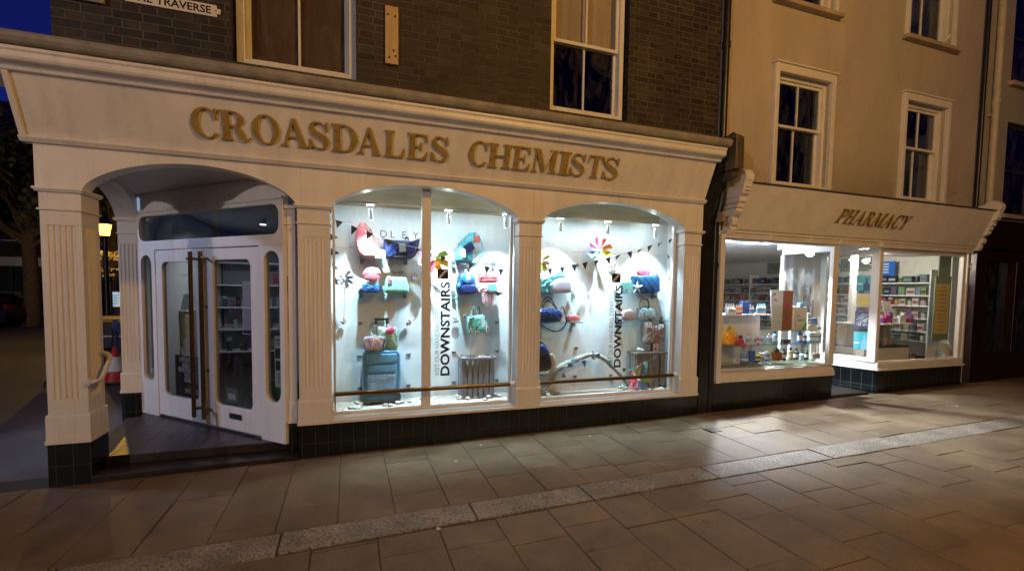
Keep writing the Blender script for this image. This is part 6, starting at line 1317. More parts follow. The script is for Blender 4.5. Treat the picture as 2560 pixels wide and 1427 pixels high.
pal = [['green', 'navy', 'lime', 'dark', 'green', 'teal', 'purple', 'navy'], ['blue', 'white', 'red', 'lime', 'dark', 'green', 'navy', 'sky'], ['red', 'white', 'orange', 'pink', 'white', 'white', 'amber', 'white'], ['purple', 'white', 'pink', 'red', 'white', 'cream', 'purple'], ['white', 'sky', 'white', 'sky', 'blue', 'cream'], ['sky', 'white', 'white', 'cream', 'lime'], ['white', 'cream', 'dark', 'white']]
rowname = ['top', 'second', 'third', 'fourth', 'fifth', 'sixth', 'lowest']
cnt = 0
for zi, z in enumerate(zs):
    y = .58; hmax = (.30 if zi == 0 else zs[zi - 1] - z - .035)
    while y < 5.4 and cnt < 290:
        kind = random.choice(('carton', 'carton', 'tub')); w = random.choice((.07, .1, .14)) if kind == 'carton' else random.choice((.07, .09)); col = random.choice(pal[zi])
        if random.random() < (.05 if zi < 4 else .15): y += .1; continue
        hh_ = min(hmax, {'carton': .6, 'tub': .75}[kind] * .16 * (1 + .4 * ((w * 100) % 3 - 1)))
        o, used = product(kind, col, w, .08, .11)
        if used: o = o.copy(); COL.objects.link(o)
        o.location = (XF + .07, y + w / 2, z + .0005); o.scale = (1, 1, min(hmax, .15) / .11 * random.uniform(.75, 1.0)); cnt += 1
        tag(o, ('packet' if kind == 'carton' else 'screw topped tub') + ' on the ' + rowname[zi] + ' shelf of the right wall shelving in the pharmacy', 'packet' if kind == 'carton' else 'tub', 'products packed on the pharmacy wall shelves'); y += w + random.uniform(.004, .03)
# signs on the wall
M['signgreen'] = mat('sage_green', (.20, .26, .17), .6)
for lb, word, pxa, pxb, py0, py1, ta, tb in (('long sage green wall sign with the word Vitamins', 'Vitamins', 2100, 2195, 688, 645, 2092, 2183), ('sage green wall sign with the word Medicines', 'Medicines', 1918, 1996, 690, 662, 1926, 1990)):
    Xs = XB - .012; A, B = atx(pxa, py0, Xs), atx(pxb, py0, Xs); zb, zt_ = min(A.z, B.z), 2.33; t = thing('wall_sign', lb, 'sign', (Xs, (A.y + B.y) / 2, zb)); ya, yb = max(A.y, B.y), min(A.y, B.y); zb = max(zb, zs[0] + .24)
    b = MB(); b.box(Xs, XB, yb, min(ya, 5.6), zb, zt_); b.build('board', M['signgreen'], t); a_, c_ = min(5.5, atx(ta, py0, Xs).y), atx(tb, py0, Xs).y
    text('lettering', word, TXT, t, (Xs - .001, a_, zb + (zt_ - zb) * .28), (0, -1, 0), (0, 0, 1), w=a_ - c_, h=(zt_ - zb) * .5, depth=.001)
Xs = XF + .1; A, B = atx(2206, 700, Xs), atx(2238, 650, Xs); t = thing('poster', 'large blue promotional board standing on the top right wall shelf', 'poster', (Xs, (A.y + B.y) / 2, zs[0])); b = MB(); b.box(Xs, Xs + .02, B.y, A.y + .1, zs[0], 2.22); b.build('board', pcol['blue'], t)
b = MB()
for k in range(4): b.box(Xs - .002, Xs - .0005, B.y + .1, B.y + .45 - .05 * (k % 2), 2.16 - .05 * k, 2.18 - .05 * k)
b.build('text_lines', pcol['white'], t); b = MB(); b.prism([(B.y + .02, zs[0] + .01), (A.y + .2, zs[0] + .01), (A.y + .2, zs[0] + .07), (B.y + .02, zs[0] + .13)], 'x', Xs - .002, Xs - .0005); b.build('sea_print', pcol['teal'], t)
# green board with the yellow list
gy = .34; a, c = P(2336, 760, gy).x, min(9.655, P(2375, 760, gy).x); zz0, zz1 = P(2350, 842, gy).z, P(2350, 690, gy).z
t = thing('list_board', 'sage green upright board with a yellow printed list, right side of the right pharmacy window', 'sign', ((a + c) / 2, gy, .586)); b = MB(); b.box(a, c, gy, gy + .02, zz0 - .05, zz1); b.box(a + .1, c, gy + .0205, gy + .03, zz1 - .05, 2.36); b.build('board', M['signgreen'], t)
b = MB(); b.box(a + .02, c - .03, gy - .004, gy - .0005, zz0 + .06, zz1 - .13); b.build('yellow_sheet', mat('yellow_sheet', srgb(215, 185, 110), .7), t)
b = MB()
for k in range(12): z = zz1 - .18 - k * (zz1 - zz0 - .24) / 12; w = random.uniform(.06, .13); m_ = (a + c) / 2; b.box(m_ - w, m_ + w, gy - .0055, gy - .0045, z - .012, z)
b.build('text_lines', TXT, t)
t = thing('leaning_card', 'cream card leaning in the lower right corner of the right pharmacy window', 'card', (P(2362, 880, .3).x, .3, .586)); b = MB(); A = [P(2346, 858, .34), P(2365, 857, .34)]; D = [P(2362, 893, .26), P(2384, 891, .26)]; b.hexa([(D[0].x, .24, .587), (D[1].x, .24, .587), (D[1].x, .25, .587), (D[0].x, .25, .587), (A[0].x, .32, A[0].z), (A[1].x, .32, A[1].z), (A[1].x, .33, A[1].z), (A[0].x, .33, A[0].z)]); b.build('card', pcol['cream'], t)
# counter
cy = .62; a, c = P(2206, 880, cy).x, P(2272, 880, cy).x; z1 = P(2240, 868, cy).z; z2 = P(2240, 812, cy).z
t = thing('counter', 'shop counter with a cream front and a glass case, behind the right window', 'counter', ((a + c) / 2, cy, .161)); b = MB(); b.box(a - .45, c, cy, cy + .5, .162, z1); b.build('body', pcol['cream'], t, bevel=.004)
b = MB(); b.box(a - .46, c + .01, cy - .01, cy + .51, z1 + .0005, z1 + .02); b.build('base_rail', pcol['dark'], t); b = MB(); b.box(a - .44, c - .01, cy + .005, cy + .011, z1 + .021, z2); b.box(c - .016, c - .01, cy + .012, cy + .49, z1 + .021, z2); b.build('pane', M['glass'], t)
b = MB(); b.box(a - .46, c + .02, cy - .02, cy + .52, z2 + .0005, z2 + .025); b.build('top', M['whitep'], t, bevel=.004); b = MB(); b.box(a - .44, c - .02, cy + .3, cy + .49, z1 + .021, z2 - .001); b.build('back_panel', pcol['tan'], t)
for k in range(9):
    b = MB(); x = a - .35 + k * (c - a + .2) / 9; b.lathe([(.03, 0), (.03, .07), (.02, .09), (.02, .11)], (x, cy + .15 + .04 * (k % 2), z1 + .021), 10); o = top(b.build('bottle', pcol[['dark', 'purple', 'white', 'tan', 'sky'][k % 5]], smooth=True)); tag(o, 'small bottle standing inside the glass case of the counter', 'bottle', 'bottles inside the counter case')
for k, (px, col) in enumerate(((2207, 'purple'), (2215, 'pink'), (2224, 'purple'), (2232, 'white'), (2250, 'white'), (2258, 'white'), (2268, 'red'), (2276, 'purple'))):
    x = P(px, 812, cy + .1).x; b = MB(); b.box(x - .035, x + .035, cy + .08, cy + .14, z2 + .026, z2 + .026 + .08 + .05 * (k % 3)); o = top(b.build('carton', pcol[col], bevel=.003)); tag(o, ['purple', 'pink', 'taller purple', 'white', 'second white', 'tallest white', 'red', 'last purple'][k] + ' carton on top of the glass topped counter', 'carton', 'cartons on the counter')
b = MB(); x = P(2222, 760, cy + .1).x; b.hexa([(x - .01, cy + .1, z2 + .026), (x + .22, cy + .1, z2 + .026), (x + .22, cy + .11, z2 + .026), (x - .01, cy + .11, z2 + .026), (x - .09, cy + .16, z2 + .40), (x + .12, cy + .16, z2 + .40), (x + .12, cy + .17, z2 + .40), (x - .09, cy + .17, z2 + .40)]); tag(top(b.build('leaning_card', pcol['white'])), 'white tilted notice standing on the counter top', 'card')
# posters inside the splayed pane
def SPt(px, py):
    v = ray(px, py); n_ = sn; k = ((C0 + sn * -.034) - CAM).dot(n_) / v.dot(n_); return CAM + v * k
def poster(label, L, base, marks, nm='poster', cat_='poster'):
    c = [SPt(*p_) for p_ in L]; t = thing(nm, label, cat_, tuple((c[0] + c[2]) / 2 * 1.0)); b = MB(); F = [b.v(*(p_ - sn * .0005)) for p_ in c]; B = [b.v(*(p_ + sn * .0015)) for p_ in c]; b.f(F); b.f(B[::-1])
    for i in range(4): j = (i + 1) % 4; b.f([F[i], F[j], B[j], B[i]])
    b.build('sheet', base, t)
    for nm_, mk, m_ in marks:
        b = MB(); e = [c[0] + (c[1] - c[0]) * u + (c[3] - c[0]) * v for u, v in mk]; F = [b.v(*(p_ + sn * .0032)) for p_ in e]; B = [b.v(*(p_ + sn * .002)) for p_ in e]; b.f(F); b.f(B[::-1])
        for i in range(len(e)): j = (i + 1) % len(e); b.f([F[i], F[j], B[j], B[i]])
        b.build(nm_, m_, t)
    return t
fig = [(.5, 1), (.5, .6), (.62, .48), (.66, .36), (.64, .2), (.72, .12), (.8, .2), (.78, .36), (.84, .48), (.96, .6), (.96, 1)]
poster('teal poster with a suited figure, topmost on the splayed pharmacy pane', [(2142, 688), (2177, 689), (2176, 727), (2141, 726)], pcol['teal'], [('figure', fig, pcol['navy']), ('print', [(.1, .5), (.45, .5), (.45, .6), (.1, .6)], pcol['white'])])
poster('yellow sunflower poster on the splayed pharmacy pane', [(2142, 733), (2177, 734), (2175, 768), (2141, 767)], pcol['cream'], [('flower', [(.5 + .42 * math.cos(k * .4) * (1 + .1 * (k % 2)), .5 + .42 * math.sin(k * .4) * (1 + .1 * (k % 2))) for k in range(16)], pcol['yellow'])])
poster('blue bordered landscape poster on the splayed pharmacy pane', [(2138, 778), (2174, 779), (2171, 822), (2136, 820)], pcol['navy'], [('print', [(.1, .1), (.9, .1), (.9, .85), (.1, .85)], pattern('landscape_print', [srgb(70, 80, 110), srgb(150, 150, 170), srgb(40, 45, 60), srgb(180, 170, 180)], 9, 'noise', .6))])
poster('pale teal poster with a dark haired figure, lowest on the splayed pharmacy pane', [(2135, 828), (2172, 830), (2170, 873), (2133, 871)], pcol['teal'], [('figure', fig, pcol['sky']), ('print', [(.05, .6), (.4, .6), (.4, .68), (.05, .68)], pcol['white'])])
t = thing('post', 'slim white post just inside the splayed pharmacy pane', 'post', (P(2131, 800, 1.1).x, 1.1, .16)); x = P(2131, 800, 1.1).x; b = MB(); b.box(x - .05, x + .05, 1.08, 1.16, .161, 2.369); b.build('shaft', M['whitep'], t, bevel=.008)
b = MB(); c = at(2424, 666, .05); b.box(c.x - .02, c.x + .05, .045, .06, c.z - .02, c.z + .02); b.box(c.x + .0, c.x + .015, .03, .0445, c.z - .05, c.z + .05); tag(top(b.build('hinge_bracket', M['whitep'], bevel=.003)), 'small white bracket fixed to the dark red pilaster at the pharmacy edge', 'bracket')
# ------------------------------------------------------------------ porch: what hangs on and stands behind the doors
def DP(px, py, n=.034):     # a sight line met with the door plane, as (u, z)
    v = ray(px, py); p0 = d0 + dn * n; k = (p0 - CAM).dot(dn) / v.dot(dn); p_ = CAM + v * k; return ((p_ - d0).dot(du), p_.z)
def dposter(label, px0, px1, py0, py1, m, marks=(), n=.02, nm='notice', cat_='notice', lines=0, ink=None):
    a, c = DP(px0, py1, n), DP(px1, py0, n); w, h = c[0] - a[0], c[1] - a[1]; o = DT(Vector((a[0] + w / 2, n, a[1]))); t = thing(nm, label, cat_, tuple(o))
    b = MB(DT); b.box(a[0], c[0], n - .001, n, a[1], c[1]); b.build('sheet', m, t)
    for nm_, (u0, u1_, v0, v1), mm in marks: b = MB(DT); b.box(a[0] + w * u0, a[0] + w * u1_, n + .0004, n + .0014, a[1] + h * v0, a[1] + h * v1); b.build(nm_, mm, t)
    if lines:
        b = MB(DT)
        for k in range(lines): zz = a[1] + h * (.9 - .8 * k / lines); b.box(a[0] + w * .12, a[0] + w * random.uniform(.6, .9), n + .0004, n + .0012, zz, zz + h * .3 / lines)
        b.build('text_lines', ink or TXT, t)
    t['_a'] = a[0]; t['_z'] = a[1]; t['_w'] = w; t['_h'] = h; return t
def dtext(t, s, u, z, m, w=None, h=None, n=.0222):
    return text('lettering', s, m, t, DT(Vector((u, n, z))), du, (0, 0, 1), w=w, h=h, depth=.0008, align='CENTER')
paper = mat('paper', (.75, .74, .74), .7, var=.03)
BLU = pcol['navy']
dposter('white two part notice with a blue foot taped inside the right door', 607, 637, 703, 766, paper, lines=0)
dposter('white printed notice with a blue strip below it, inside the right door', 607, 637, 771, 835, paper, [('blue_strip', (.05, .95, .04, .16), BLU)], lines=9, ink=mat('grey_ink', (.45, .45, .48)))
dposter('dark green poster at the top of the right sidelight', 697, 720, 690, 750, mat('bottle_green', (.02, .05, .035), .4), [('pale_foot', (.05, .95, .02, .22), paper), ('print', (.2, .8, .6, .66), mat('grey_ink', (.45, .45, .48)))], nm='poster', cat_='poster')
dposter('grey poster of a person in white in the right sidelight', 697, 720, 762, 828, mat('photo_grey', (.22, .22, .25), .5), [('white_shirt', (.1, .9, .05, .42), paper), ('face', (.36, .64, .48, .74), pcol['tan']), ('hair', (.32, .68, .72, .88), pcol['dark'])], nm='poster', cat_='poster')
pp = dposter('white pain relief poster with the words WHEN THE PAIN in the right sidelight', 688, 721, 842, 966, paper, [('photo', (.04, .42, .56, .76), pcol['dark']), ('photo', (.06, .42, .33, .52), pcol['dark'])], nm='poster', cat_='poster')
ua, za, wa, ha = pp['_a'], pp['_z'], pp['_w'], pp['_h']
dtext(pp, 'WHEN THE PAIN', ua + wa * .5, za + ha * .90, BLU, w=wa * .9, h=ha * .055); dtext(pp, "WON'T STOP?", ua + wa * .52, za + ha * .82, BLU, w=wa * .72, h=ha * .055)
for s, k in (('BACK', .69), ('PAIN', .62), ('NECK', .46), ('PAIN', .39)): dtext(pp, s, ua + wa * .72, za + ha * k, BLU, w=wa * .38, h=ha * .05)
b = MB(DT)
for k in range(6): b.box(ua + wa * .2, ua + wa * random.uniform(.7, .95), .0204, .0212, za + ha * (.26 - .035 * k), za + ha * (.275 - .035 * k))
b.build('text_lines', TXT, pp)
dposter('strip of white papers in the left sidelight', 388, 404, 672, 868, paper, lines=14, ink=mat('grey_ink', (.45, .45, .48))); dposter('blue leaflet low in the left sidelight', 388, 404, 878, 940, pcol['blue'], nm='leaflet', cat_='leaflet')
dposter('small grey sticker at the lower left corner of the right door glass', 566, 594, 972, 1002, mat('photo_grey', (.22, .22, .25)), [('pale_patch', (.2, .8, .2, .6), paper)], nm='sticker', cat_='sticker')
a = DP(637, 988, .0345); b = MB(DT); b.ring([(a[0] + .045 * math.cos(k * .3142), a[1] + .045 * math.sin(k * .3142)) for k in range(20)], [(a[0] + .036 * math.cos(k * .3142), a[1] + .036 * math.sin(k * .3142)) for k in range(20)], 'y', .0328, .0338); b.box(a[0] - .012, a[0] + .012, .0328, .0338, a[1] - .02, a[1] + .025); tag(top(b.build('sticker', mat('frosted', (.35, .36, .38), .6))), 'round wheel shaped sticker at the lower right corner of the right door glass', 'sticker')
# list of services lettered on the left door
ls = thing('window_lettering', 'pale list of clinic services lettered on the glass of the left door', 'lettering', tuple(DT(Vector((.8, .033, .5)))))
LET = mat('pale_lettering', (.32, .31, .31), .6)
for s, px, py, w in (('CLINICS FOR', 476, 687, 50), ('CHIROPODY', 478, 790, 26), ('HEARING', 478, 803, 24), ('BLOOD PRESSURE', 484, 827, 34), ('TESTING', 482, 837, 24), ('CHOLESTEROL TESTS', 478, 850, 40), ('PRESCRIPTIONS', 477, 862, 36), ('COLLECTED & DELIVERED', 475, 873, 56), ('PREGNANCY TESTS', 477, 885, 44), ('HOMEOPATHIC MEDICINE', 477, 899, 56), ('HERBAL MEDICINE', 477, 912, 42), ('AROMATHERAPY PRODUCTS', 476, 924, 60), ('TRUSS FITTING', 478, 938, 34), ('DISABLED AIDS', 479, 950, 36)):
    a, c = DP(px - w / 2, py + 4, .0335), DP(px + w / 2, py - 3, .0335); text('words', s, LET, ls, DT(Vector((a[0], .0335, a[1]))), du, (0, 0, 1), w=c[0] - a[0], h=(c[1] - a[1]) * .85, depth=.0006)
dposter('black chalkboard with a pink strip behind the lower left door glass', 440, 515, 895, 985, M['iron'], [('pink_strip', (.3, .75, .08, .2), mat('dusty_pink', (.3, .2, .2), .7))], n=-.05, nm='chalkboard', cat_='board')
b = MB(); v = Vector((-.42, .33, 0)); 
gb = thing('crate_bin', 'green plastic bin behind the foot of the right sidelight', 'bin', tuple(DT(Vector((2.28, -.12, .45))))); b = MB(DT); b.hexa([(2.12, -.25, .3), (2.5, -.25, .3), (2.5, -.06, .3), (2.12, -.06, .3), (2.09, -.27, .68), (2.53, -.27, .68), (2.53, -.04, .68), (2.09, -.04, .68)]); b.build('body', mat('green_bin', (.05, .2, .05), .5), gb, bevel=.01)
# inside the shop
def IN(px, py, Y): return at(px, py, Y)
c = IN(478, 729, 4.2); t = thing('screen', 'small lit blue screen on the shelf deep inside the corner shop', 'screen', (c.x, 4.2, c.z - .1)); b = MB(); a1_, c1_ = IN(467, 739, 4.2), IN(489, 720, 4.2); b.box(a1_.x - .02, c1_.x + .02, 4.2, 4.24, a1_.z - .02, c1_.z + .02); b.build('case', M['iron'], t, bevel=.006); b = MB(); b.box(a1_.x, c1_.x, 4.195, 4.1995, a1_.z, c1_.z); b.build('display', emis('blue_screen', (.12, .4, 1), 1.1), t)
c = IN(448, 820, 3.0); t = thing('counter', 'brown wooden counter with a till, seen through the left door', 'counter', (c.x, 3.2, .12)); a1_, c1_ = IN(425, 780, 3.0), IN(462, 780, 3.0); b = MB(); b.box(a1_.x - .3, c1_.x, 3.0, 3.5, .121, a1_.z); b.build('body', M['wood'], t); b = MB(); b.box(a1_.x - .32, c1_.x + .02, 2.98, 3.52, a1_.z + .0005, a1_.z + .03); b.build('top', paper, t); b = MB(); c = IN(442, 765, 3.1); b.prism([(3.05, a1_.z + .031), (3.3, a1_.z + .031), (3.3, a1_.z + .25), (3.2, a1_.z + .25)], 'x', c.x - .14, c.x + .14); b.build('till', M['grey'], t, bevel=.01)
t = thing('shelving_unit', 'tall grey shop shelving with packets inside the corner shop', 'shelves', (-1.6, 5.0, .12))
for z in (.4, .8, 1.2, 1.6, 2.0): b = MB(); b.box(-2.2, 1.6, 4.9, 5.3, z, z + .025); b.build('shelf', M['whitep'], t)
b = MB(); b.box(-2.2, 1.6, 5.31, 5.33, .13, 2.3); b.build('back_panel', mat('shelf_back', (.3, .3, .32), .8), t)
for k in range(70):
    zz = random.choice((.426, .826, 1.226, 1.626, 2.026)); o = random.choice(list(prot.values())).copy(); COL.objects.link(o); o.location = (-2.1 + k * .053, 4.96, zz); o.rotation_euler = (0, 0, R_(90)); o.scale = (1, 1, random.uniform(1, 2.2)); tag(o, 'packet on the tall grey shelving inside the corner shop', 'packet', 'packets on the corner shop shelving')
t = thing('downlight', 'small dim ceiling spotlight inside the corner shop, behind the transom', 'lighting', (-1.2, 3.2, 2.5)); b = MB(); b.cyl((-1.2, 3.2, 2.52), (-1.2, 3.2, 2.6), .05, n=14); b.build('can', M['whitep'], t); b = MB(); b.cyl((-1.2, 3.2, 2.512), (-1.2, 3.2, 2.519), .042, n=14); b.build('lens', emis('dim_lens', (.9, .93, 1), 5), t); lamp('spot', 'SPOT', (-1.2, 3.2, 2.5), 70, (.9, .93, 1), t, .05, aim=(-1.3, 3.6, 0), cone=165, blend=.6)
# handrail on the corner pillar
t = thing('handrail', 'short bent handrail fixed to the side of the corner pillar', 'handrail', (-1.93, .15, .75)); b = MB(); L = [atx(228, 956, -1.975), atx(238, 953, -1.94), atx(254, 945, -1.915), atx(268, 912, -1.905), atx(275, 893, -1.91), atx(268, 884, -1.94), atx(256, 881, -1.99)]
b.tube(cat_rom([tuple(p_) for p_ in L], 4, False), .017, 10); b.build('rail', M['paint2'], t, smooth=True)
for p_ in (L[0], L[-1]): b = MB(); b.cyl(p_, (-1.999, p_.y, p_.z), .03, n=12); b.build('fixing', M['paint2'], t)
# ------------------------------------------------------------------ street name plate, wooden board, lamp bracket plate
nm = thing('street_sign', 'white street name plate THE TRAVERSE with notched corners on the dark brick', 'sign', (-1.8, .1, 3.92))
def NP(px, py): p_ = at(px, py, .095); return p_
p1 = NP(551, 40); x1 = p1.x; zt_ = NP(545, 14).z; zb = NP(543, 43).z; x0 = NP(300, 2).x
b = MB(); n_ = .028; b.prism([(x0 + n_, zb), (x1 - n_, zb), (x1 - n_, zb + n_), (x1, zb + n_), (x1, zt_ - n_), (x1 - n_, zt_ - n_), (x1 - n_, zt_), (x0 + n_, zt_), (x0 + n_, zt_ - n_), (x0, zt_ - n_), (x0, zb + n_), (x0 + n_, zb + n_)], 'y', .1, .119); b.build('plate', M['paint2'], nm, bevel=.003)
text('lettering', 'THE TRAVERSE', M['vinyl'], nm, (x0 + .06, .0995, zb + .018), (1, 0, 0), (0, 0, 1), w=x1 - x0 - .13, h=zt_ - zb - .036, depth=.003, bold=.012)
b = MB(); b.cyl((x1 - .035, .098, (zb + zt_) / 2), (x1 - .035, .0995, (zb + zt_) / 2), .008, n=10); b.build('screw', M['lead'], nm)
pq = thing('plaque', 'square pale plaque on the dark brick left of the street name plate', 'plaque', (-1.75, .1, 3.97)); a, c = at(180, -40, .1), at(262, 12, .1)
b = MB(); b.box(a.x, c.x, .085, .119, c.z, c.z + .4); b.build('frame', M['lead'], pq, bevel=.006); b = MB(); b.box(a.x + .03, c.x - .03, .078, .0845, c.z + .03, c.z + .37); b.build('face', M['paint2'], pq)
wb = thing('wooden_board', 'pale upright timber board with rusty bolts on the dark brick between the sash windows', 'board', (.41, .1, 3.78)); a, c = at(963, 14, .085), at(996, 161, .085); z0, z1 = at(978, 160, .085).z, at(978, 16, .085).z
b = MB(); b.box(a.x, c.x, .085, .119, z0, z1); b.build('board', M['wood'], wb, bevel=.003)
RU = mat('rusty_bolt', (.06, .03, .015), .8)
for px, py in ((970, 36), (988, 42), (984, 127), (973, 143), (989, 141)): p_ = at(px, py, .083); b = MB(); b.cyl((p_.x, .078, p_.z), (p_.x, .0848, p_.z), .009, n=10); b.build('bolt', RU, wb)
# ------------------------------------------------------------------ square on the left
street_lamp('lit orange street lamp on the square, seen past the corner pillar', -6.62, 12.0, 3.28 - g(-6.62), 750, (1, .55, .06), heads=8, size=.1)
BR = mat('far_brick', (.05, .035, .026), .9, var=.3, scale=2)
def terrace(label, x0, x1, y, h, m, nb, lit=0):
    t = thing('terrace_house', label, 'house', ((x0 + x1) / 2, y + 3, g(x0))); z0 = g(x0) - .2; w = (x1 - x0) / nb
    holes = [(x0 + w * k + w * .3, x0 + w * k + w * .7, z, z + 1.5) for k in range(nb) for z in (3.7, 6.4) if z + 1.6 < h]
    b = MB(); holed_wall(b, x0, x1, 2.9, h, y, .15, holes); b.box(x0, x0 + .2, y + .001, y + 7, z0, h); b.box(x1 - .2, x1, y + .001, y + 7, z0, h); b.build('wall', m, t)
    b = MB(); b.prism([(y - .3, h), (y + 3.5, h + 2.4), (y + 7.2, h)], 'x', x0 - .1, x1 + .1); b.build('roof', mat('slate', (.04, .04, .045), .7, var=.3), t)
    b = MB(); b.box(x0, x1, y - .15, y + .2, 2.45, 2.899); b.build('fascia', M['paint2'], t)
    for hx in holes:
        b = MB(); b.ring([(hx[0], hx[2]), (hx[1], hx[2]), (hx[1], hx[3]), (hx[0], hx[3])], [(hx[0] + .07, hx[2] + .07), (hx[1] - .07, hx[2] + .07), (hx[1] - .07, hx[3] - .07), (hx[0] + .07, hx[3] - .07)], 'y', y + .05, y + .12); o = b.build('window', M['paint2'], t); b = MB(); b.box(hx[0] + .07, hx[1] - .07, y + .09, y + .1, hx[2] + .07, hx[3] - .07); b.build('pane', M['vinyl'], o)
    for k in range(nb):
        b = MB(); a = x0 + w * k; b.box(a, a + .25, y - .05, y + .2, z0, 2.45); b.box(a + .25, a + w, y, y + .2, z0, .45); b.box(a + w * .55, a + w * .6, y + .02, y + .1, .45, 2.45); b.build('shopfront', M['dkframe'], t); b = MB(); b.box(a + .25, a + w, y + .12, y + .13, .45, 2.45); b.build('shop_pane', M['vinyl'], t)
    b = MB(); b.box(x1 - 1.6, x1 - .9, y + 2.5, y + 3.2, h + 1.0, h + 3.4); b.build('chimney', m, t)
terrace('dark terraced house across the square with a pale shop fascia, behind the parked cars', -26, -14.5, 26, 9.2, BR, 3)
terrace('dark terraced house across the square seen between the porch pillars', -14.4, -5, 26.5, 8.4, mat('far_brick2', (.06, .045, .035), .9), 3)
terrace('dark house at the far left side of the square', -40, -26.2, 24, 8.2, mat('far_render', (.12, .11, .1), .9), 3)
c = at(285, 745, 15.4); t = thing('notice_case', 'lit notice case with a pale poster, seen past the corner pillar', 'notice board', (c.x, 15.4, g(c.x))); a, b_ = at(273, 766, 15.4), at(300, 730, 15.4)
b = MB(); b.box(a.x - .06, b_.x + .06, 15.4, 15.5, a.z - .06, b_.z + .06); b.build('case', M['iron'], t); b = MB(); b.box(a.x, b_.x, 15.39, 15.399, a.z, b_.z); b.build('lit_poster', emis('lit_poster', (.45, .62, .72), .75), t)
b = MB()
for k in range(7): zz = a.z + .06 + k * .055; b.box(a.x + .03, b_.x - .03 - .05 * (k % 2), 15.385, 15.3895, zz, zz + .018)
b.build('text_lines', TXT, t); b = MB(); b.box(a.x + .05, a.x + .1, 15.42, 15.48, g(c.x), a.z - .061); b.box(b_.x - .1, b_.x - .05, 15.42, 15.48, g(c.x), a.z - .061); b.build('leg', M['iron'], t)
LEAF = mat('night_leaf', (.055, .07, .025), .6, var=.4, scale=1.5)
BARK = mat('bark', (.14, .10, .06), .9, var=.3, scale=6, bump=.4)
def tree(label, x, y, h, cr, cz, trunk_r, n=5200):
    t = thing('tree', label, 'tree', (x, y, g(x))); z0 = g(x); b = MB()
    b.tube([(x, y, z0), (x + .05, y, z0 + 1), (x - .03, y + .1, z0 + h * .35), (x + .1, y, z0 + h * .6), (x, y, z0 + h * .85)], [trunk_r * 1.25, trunk_r, trunk_r * .85, trunk_r * .5, trunk_r * .15], 12)
    clumps = []
    for k in range(26):
        a = random.uniform(0, 6.28); el = random.uniform(-.5, 1.2); rr = cr * random.uniform(.35, .95)
        c = Vector((x + rr * math.cos(a) * math.cos(el * .8), y + rr * math.sin(a) * math.cos(el * .8), z0 + cz + (h - cz) * .5 * math.sin(el) + random.uniform(-.3, .6))); clumps.append((c, random.uniform(.5, 1.15) * cr * .42))
        s0 = z0 + h * random.uniform(.28, .6); b.tube([(x, y, s0), tuple((Vector((x, y, s0)) + c) / 2 + Vector((0, 0, .25))), tuple(c)], [trunk_r * .35, trunk_r * .2, .02], 6)
    b.build('trunk', BARK, t, smooth=True); b = MB()
    for i in range(n):
        c, rr = random.choice(clumps); v = Vector((random.gauss(0, 1), random.gauss(0, 1), random.gauss(0, .8))).normalized() * rr * random.random() ** .4; p_ = c + v; s = random.uniform(.07, .15)
        u = Vector((random.uniform(-1, 1), random.uniform(-1, 1), random.uniform(-1, 1))).normalized(); w = u.orthogonal().normalized()
        b.f([b.v(*(p_ + u * s)), b.v(*(p_ + w * s * .6)), b.v(*(p_ - u * s)), b.v(*(p_ - w * s * .6))])
    b.build('crown', LEAF, t); return t
tree('large dark tree with a lit trunk behind the parked cars', -12.6, 20.5, 9.8, 4.2, 5.2, .27, 9000)
tree('dark leafy tree behind the lit orange street lamp', -9.0, 18.5, 7.6, 2.6, 4.6, .18, 5500)
tree('tall dark tree at the far left of the square', -19.5, 19, 10.5, 4.4, 5.5, .28, 7000)
pl = thing('flower_planter', 'tiered planter of pale flowers below the orange street lamp', 'planter', (-7.4, 14.2, g(-7.4))); b = MB(); b.lathe([(.3, 0), (.34, .5), (.05, .52), (.05, 2.0), (.4, 2.05), (.42, 2.2)], (-7.4, 14.2, g(-7.4)), 14); b.build('stand', M['iron'], pl); b = MB()
for k in range(700): a = random.uniform(0, 6.28); rr = random.uniform(0, .7) ; z = random.choice((1.98, 2.5)) + random.uniform(-.12, .14); s = random.uniform(.03, .06); p_ = Vector((-7.4 + rr * math.cos(a), 14.2 + rr * math.sin(a), z)); u = Vector((random.uniform(-1, 1), random.uniform(-1, 1), random.uniform(-1, 1))).normalized() * s; w = u.orthogonal().normalized() * s; b.f([b.v(*(p_ + u)), b.v(*(p_ + w)), b.v(*(p_ - u)), b.v(*(p_ - w))])
b.build('flowers', mat('pale_flower', (.5, .42, .28), .7, rnd=.4), pl)
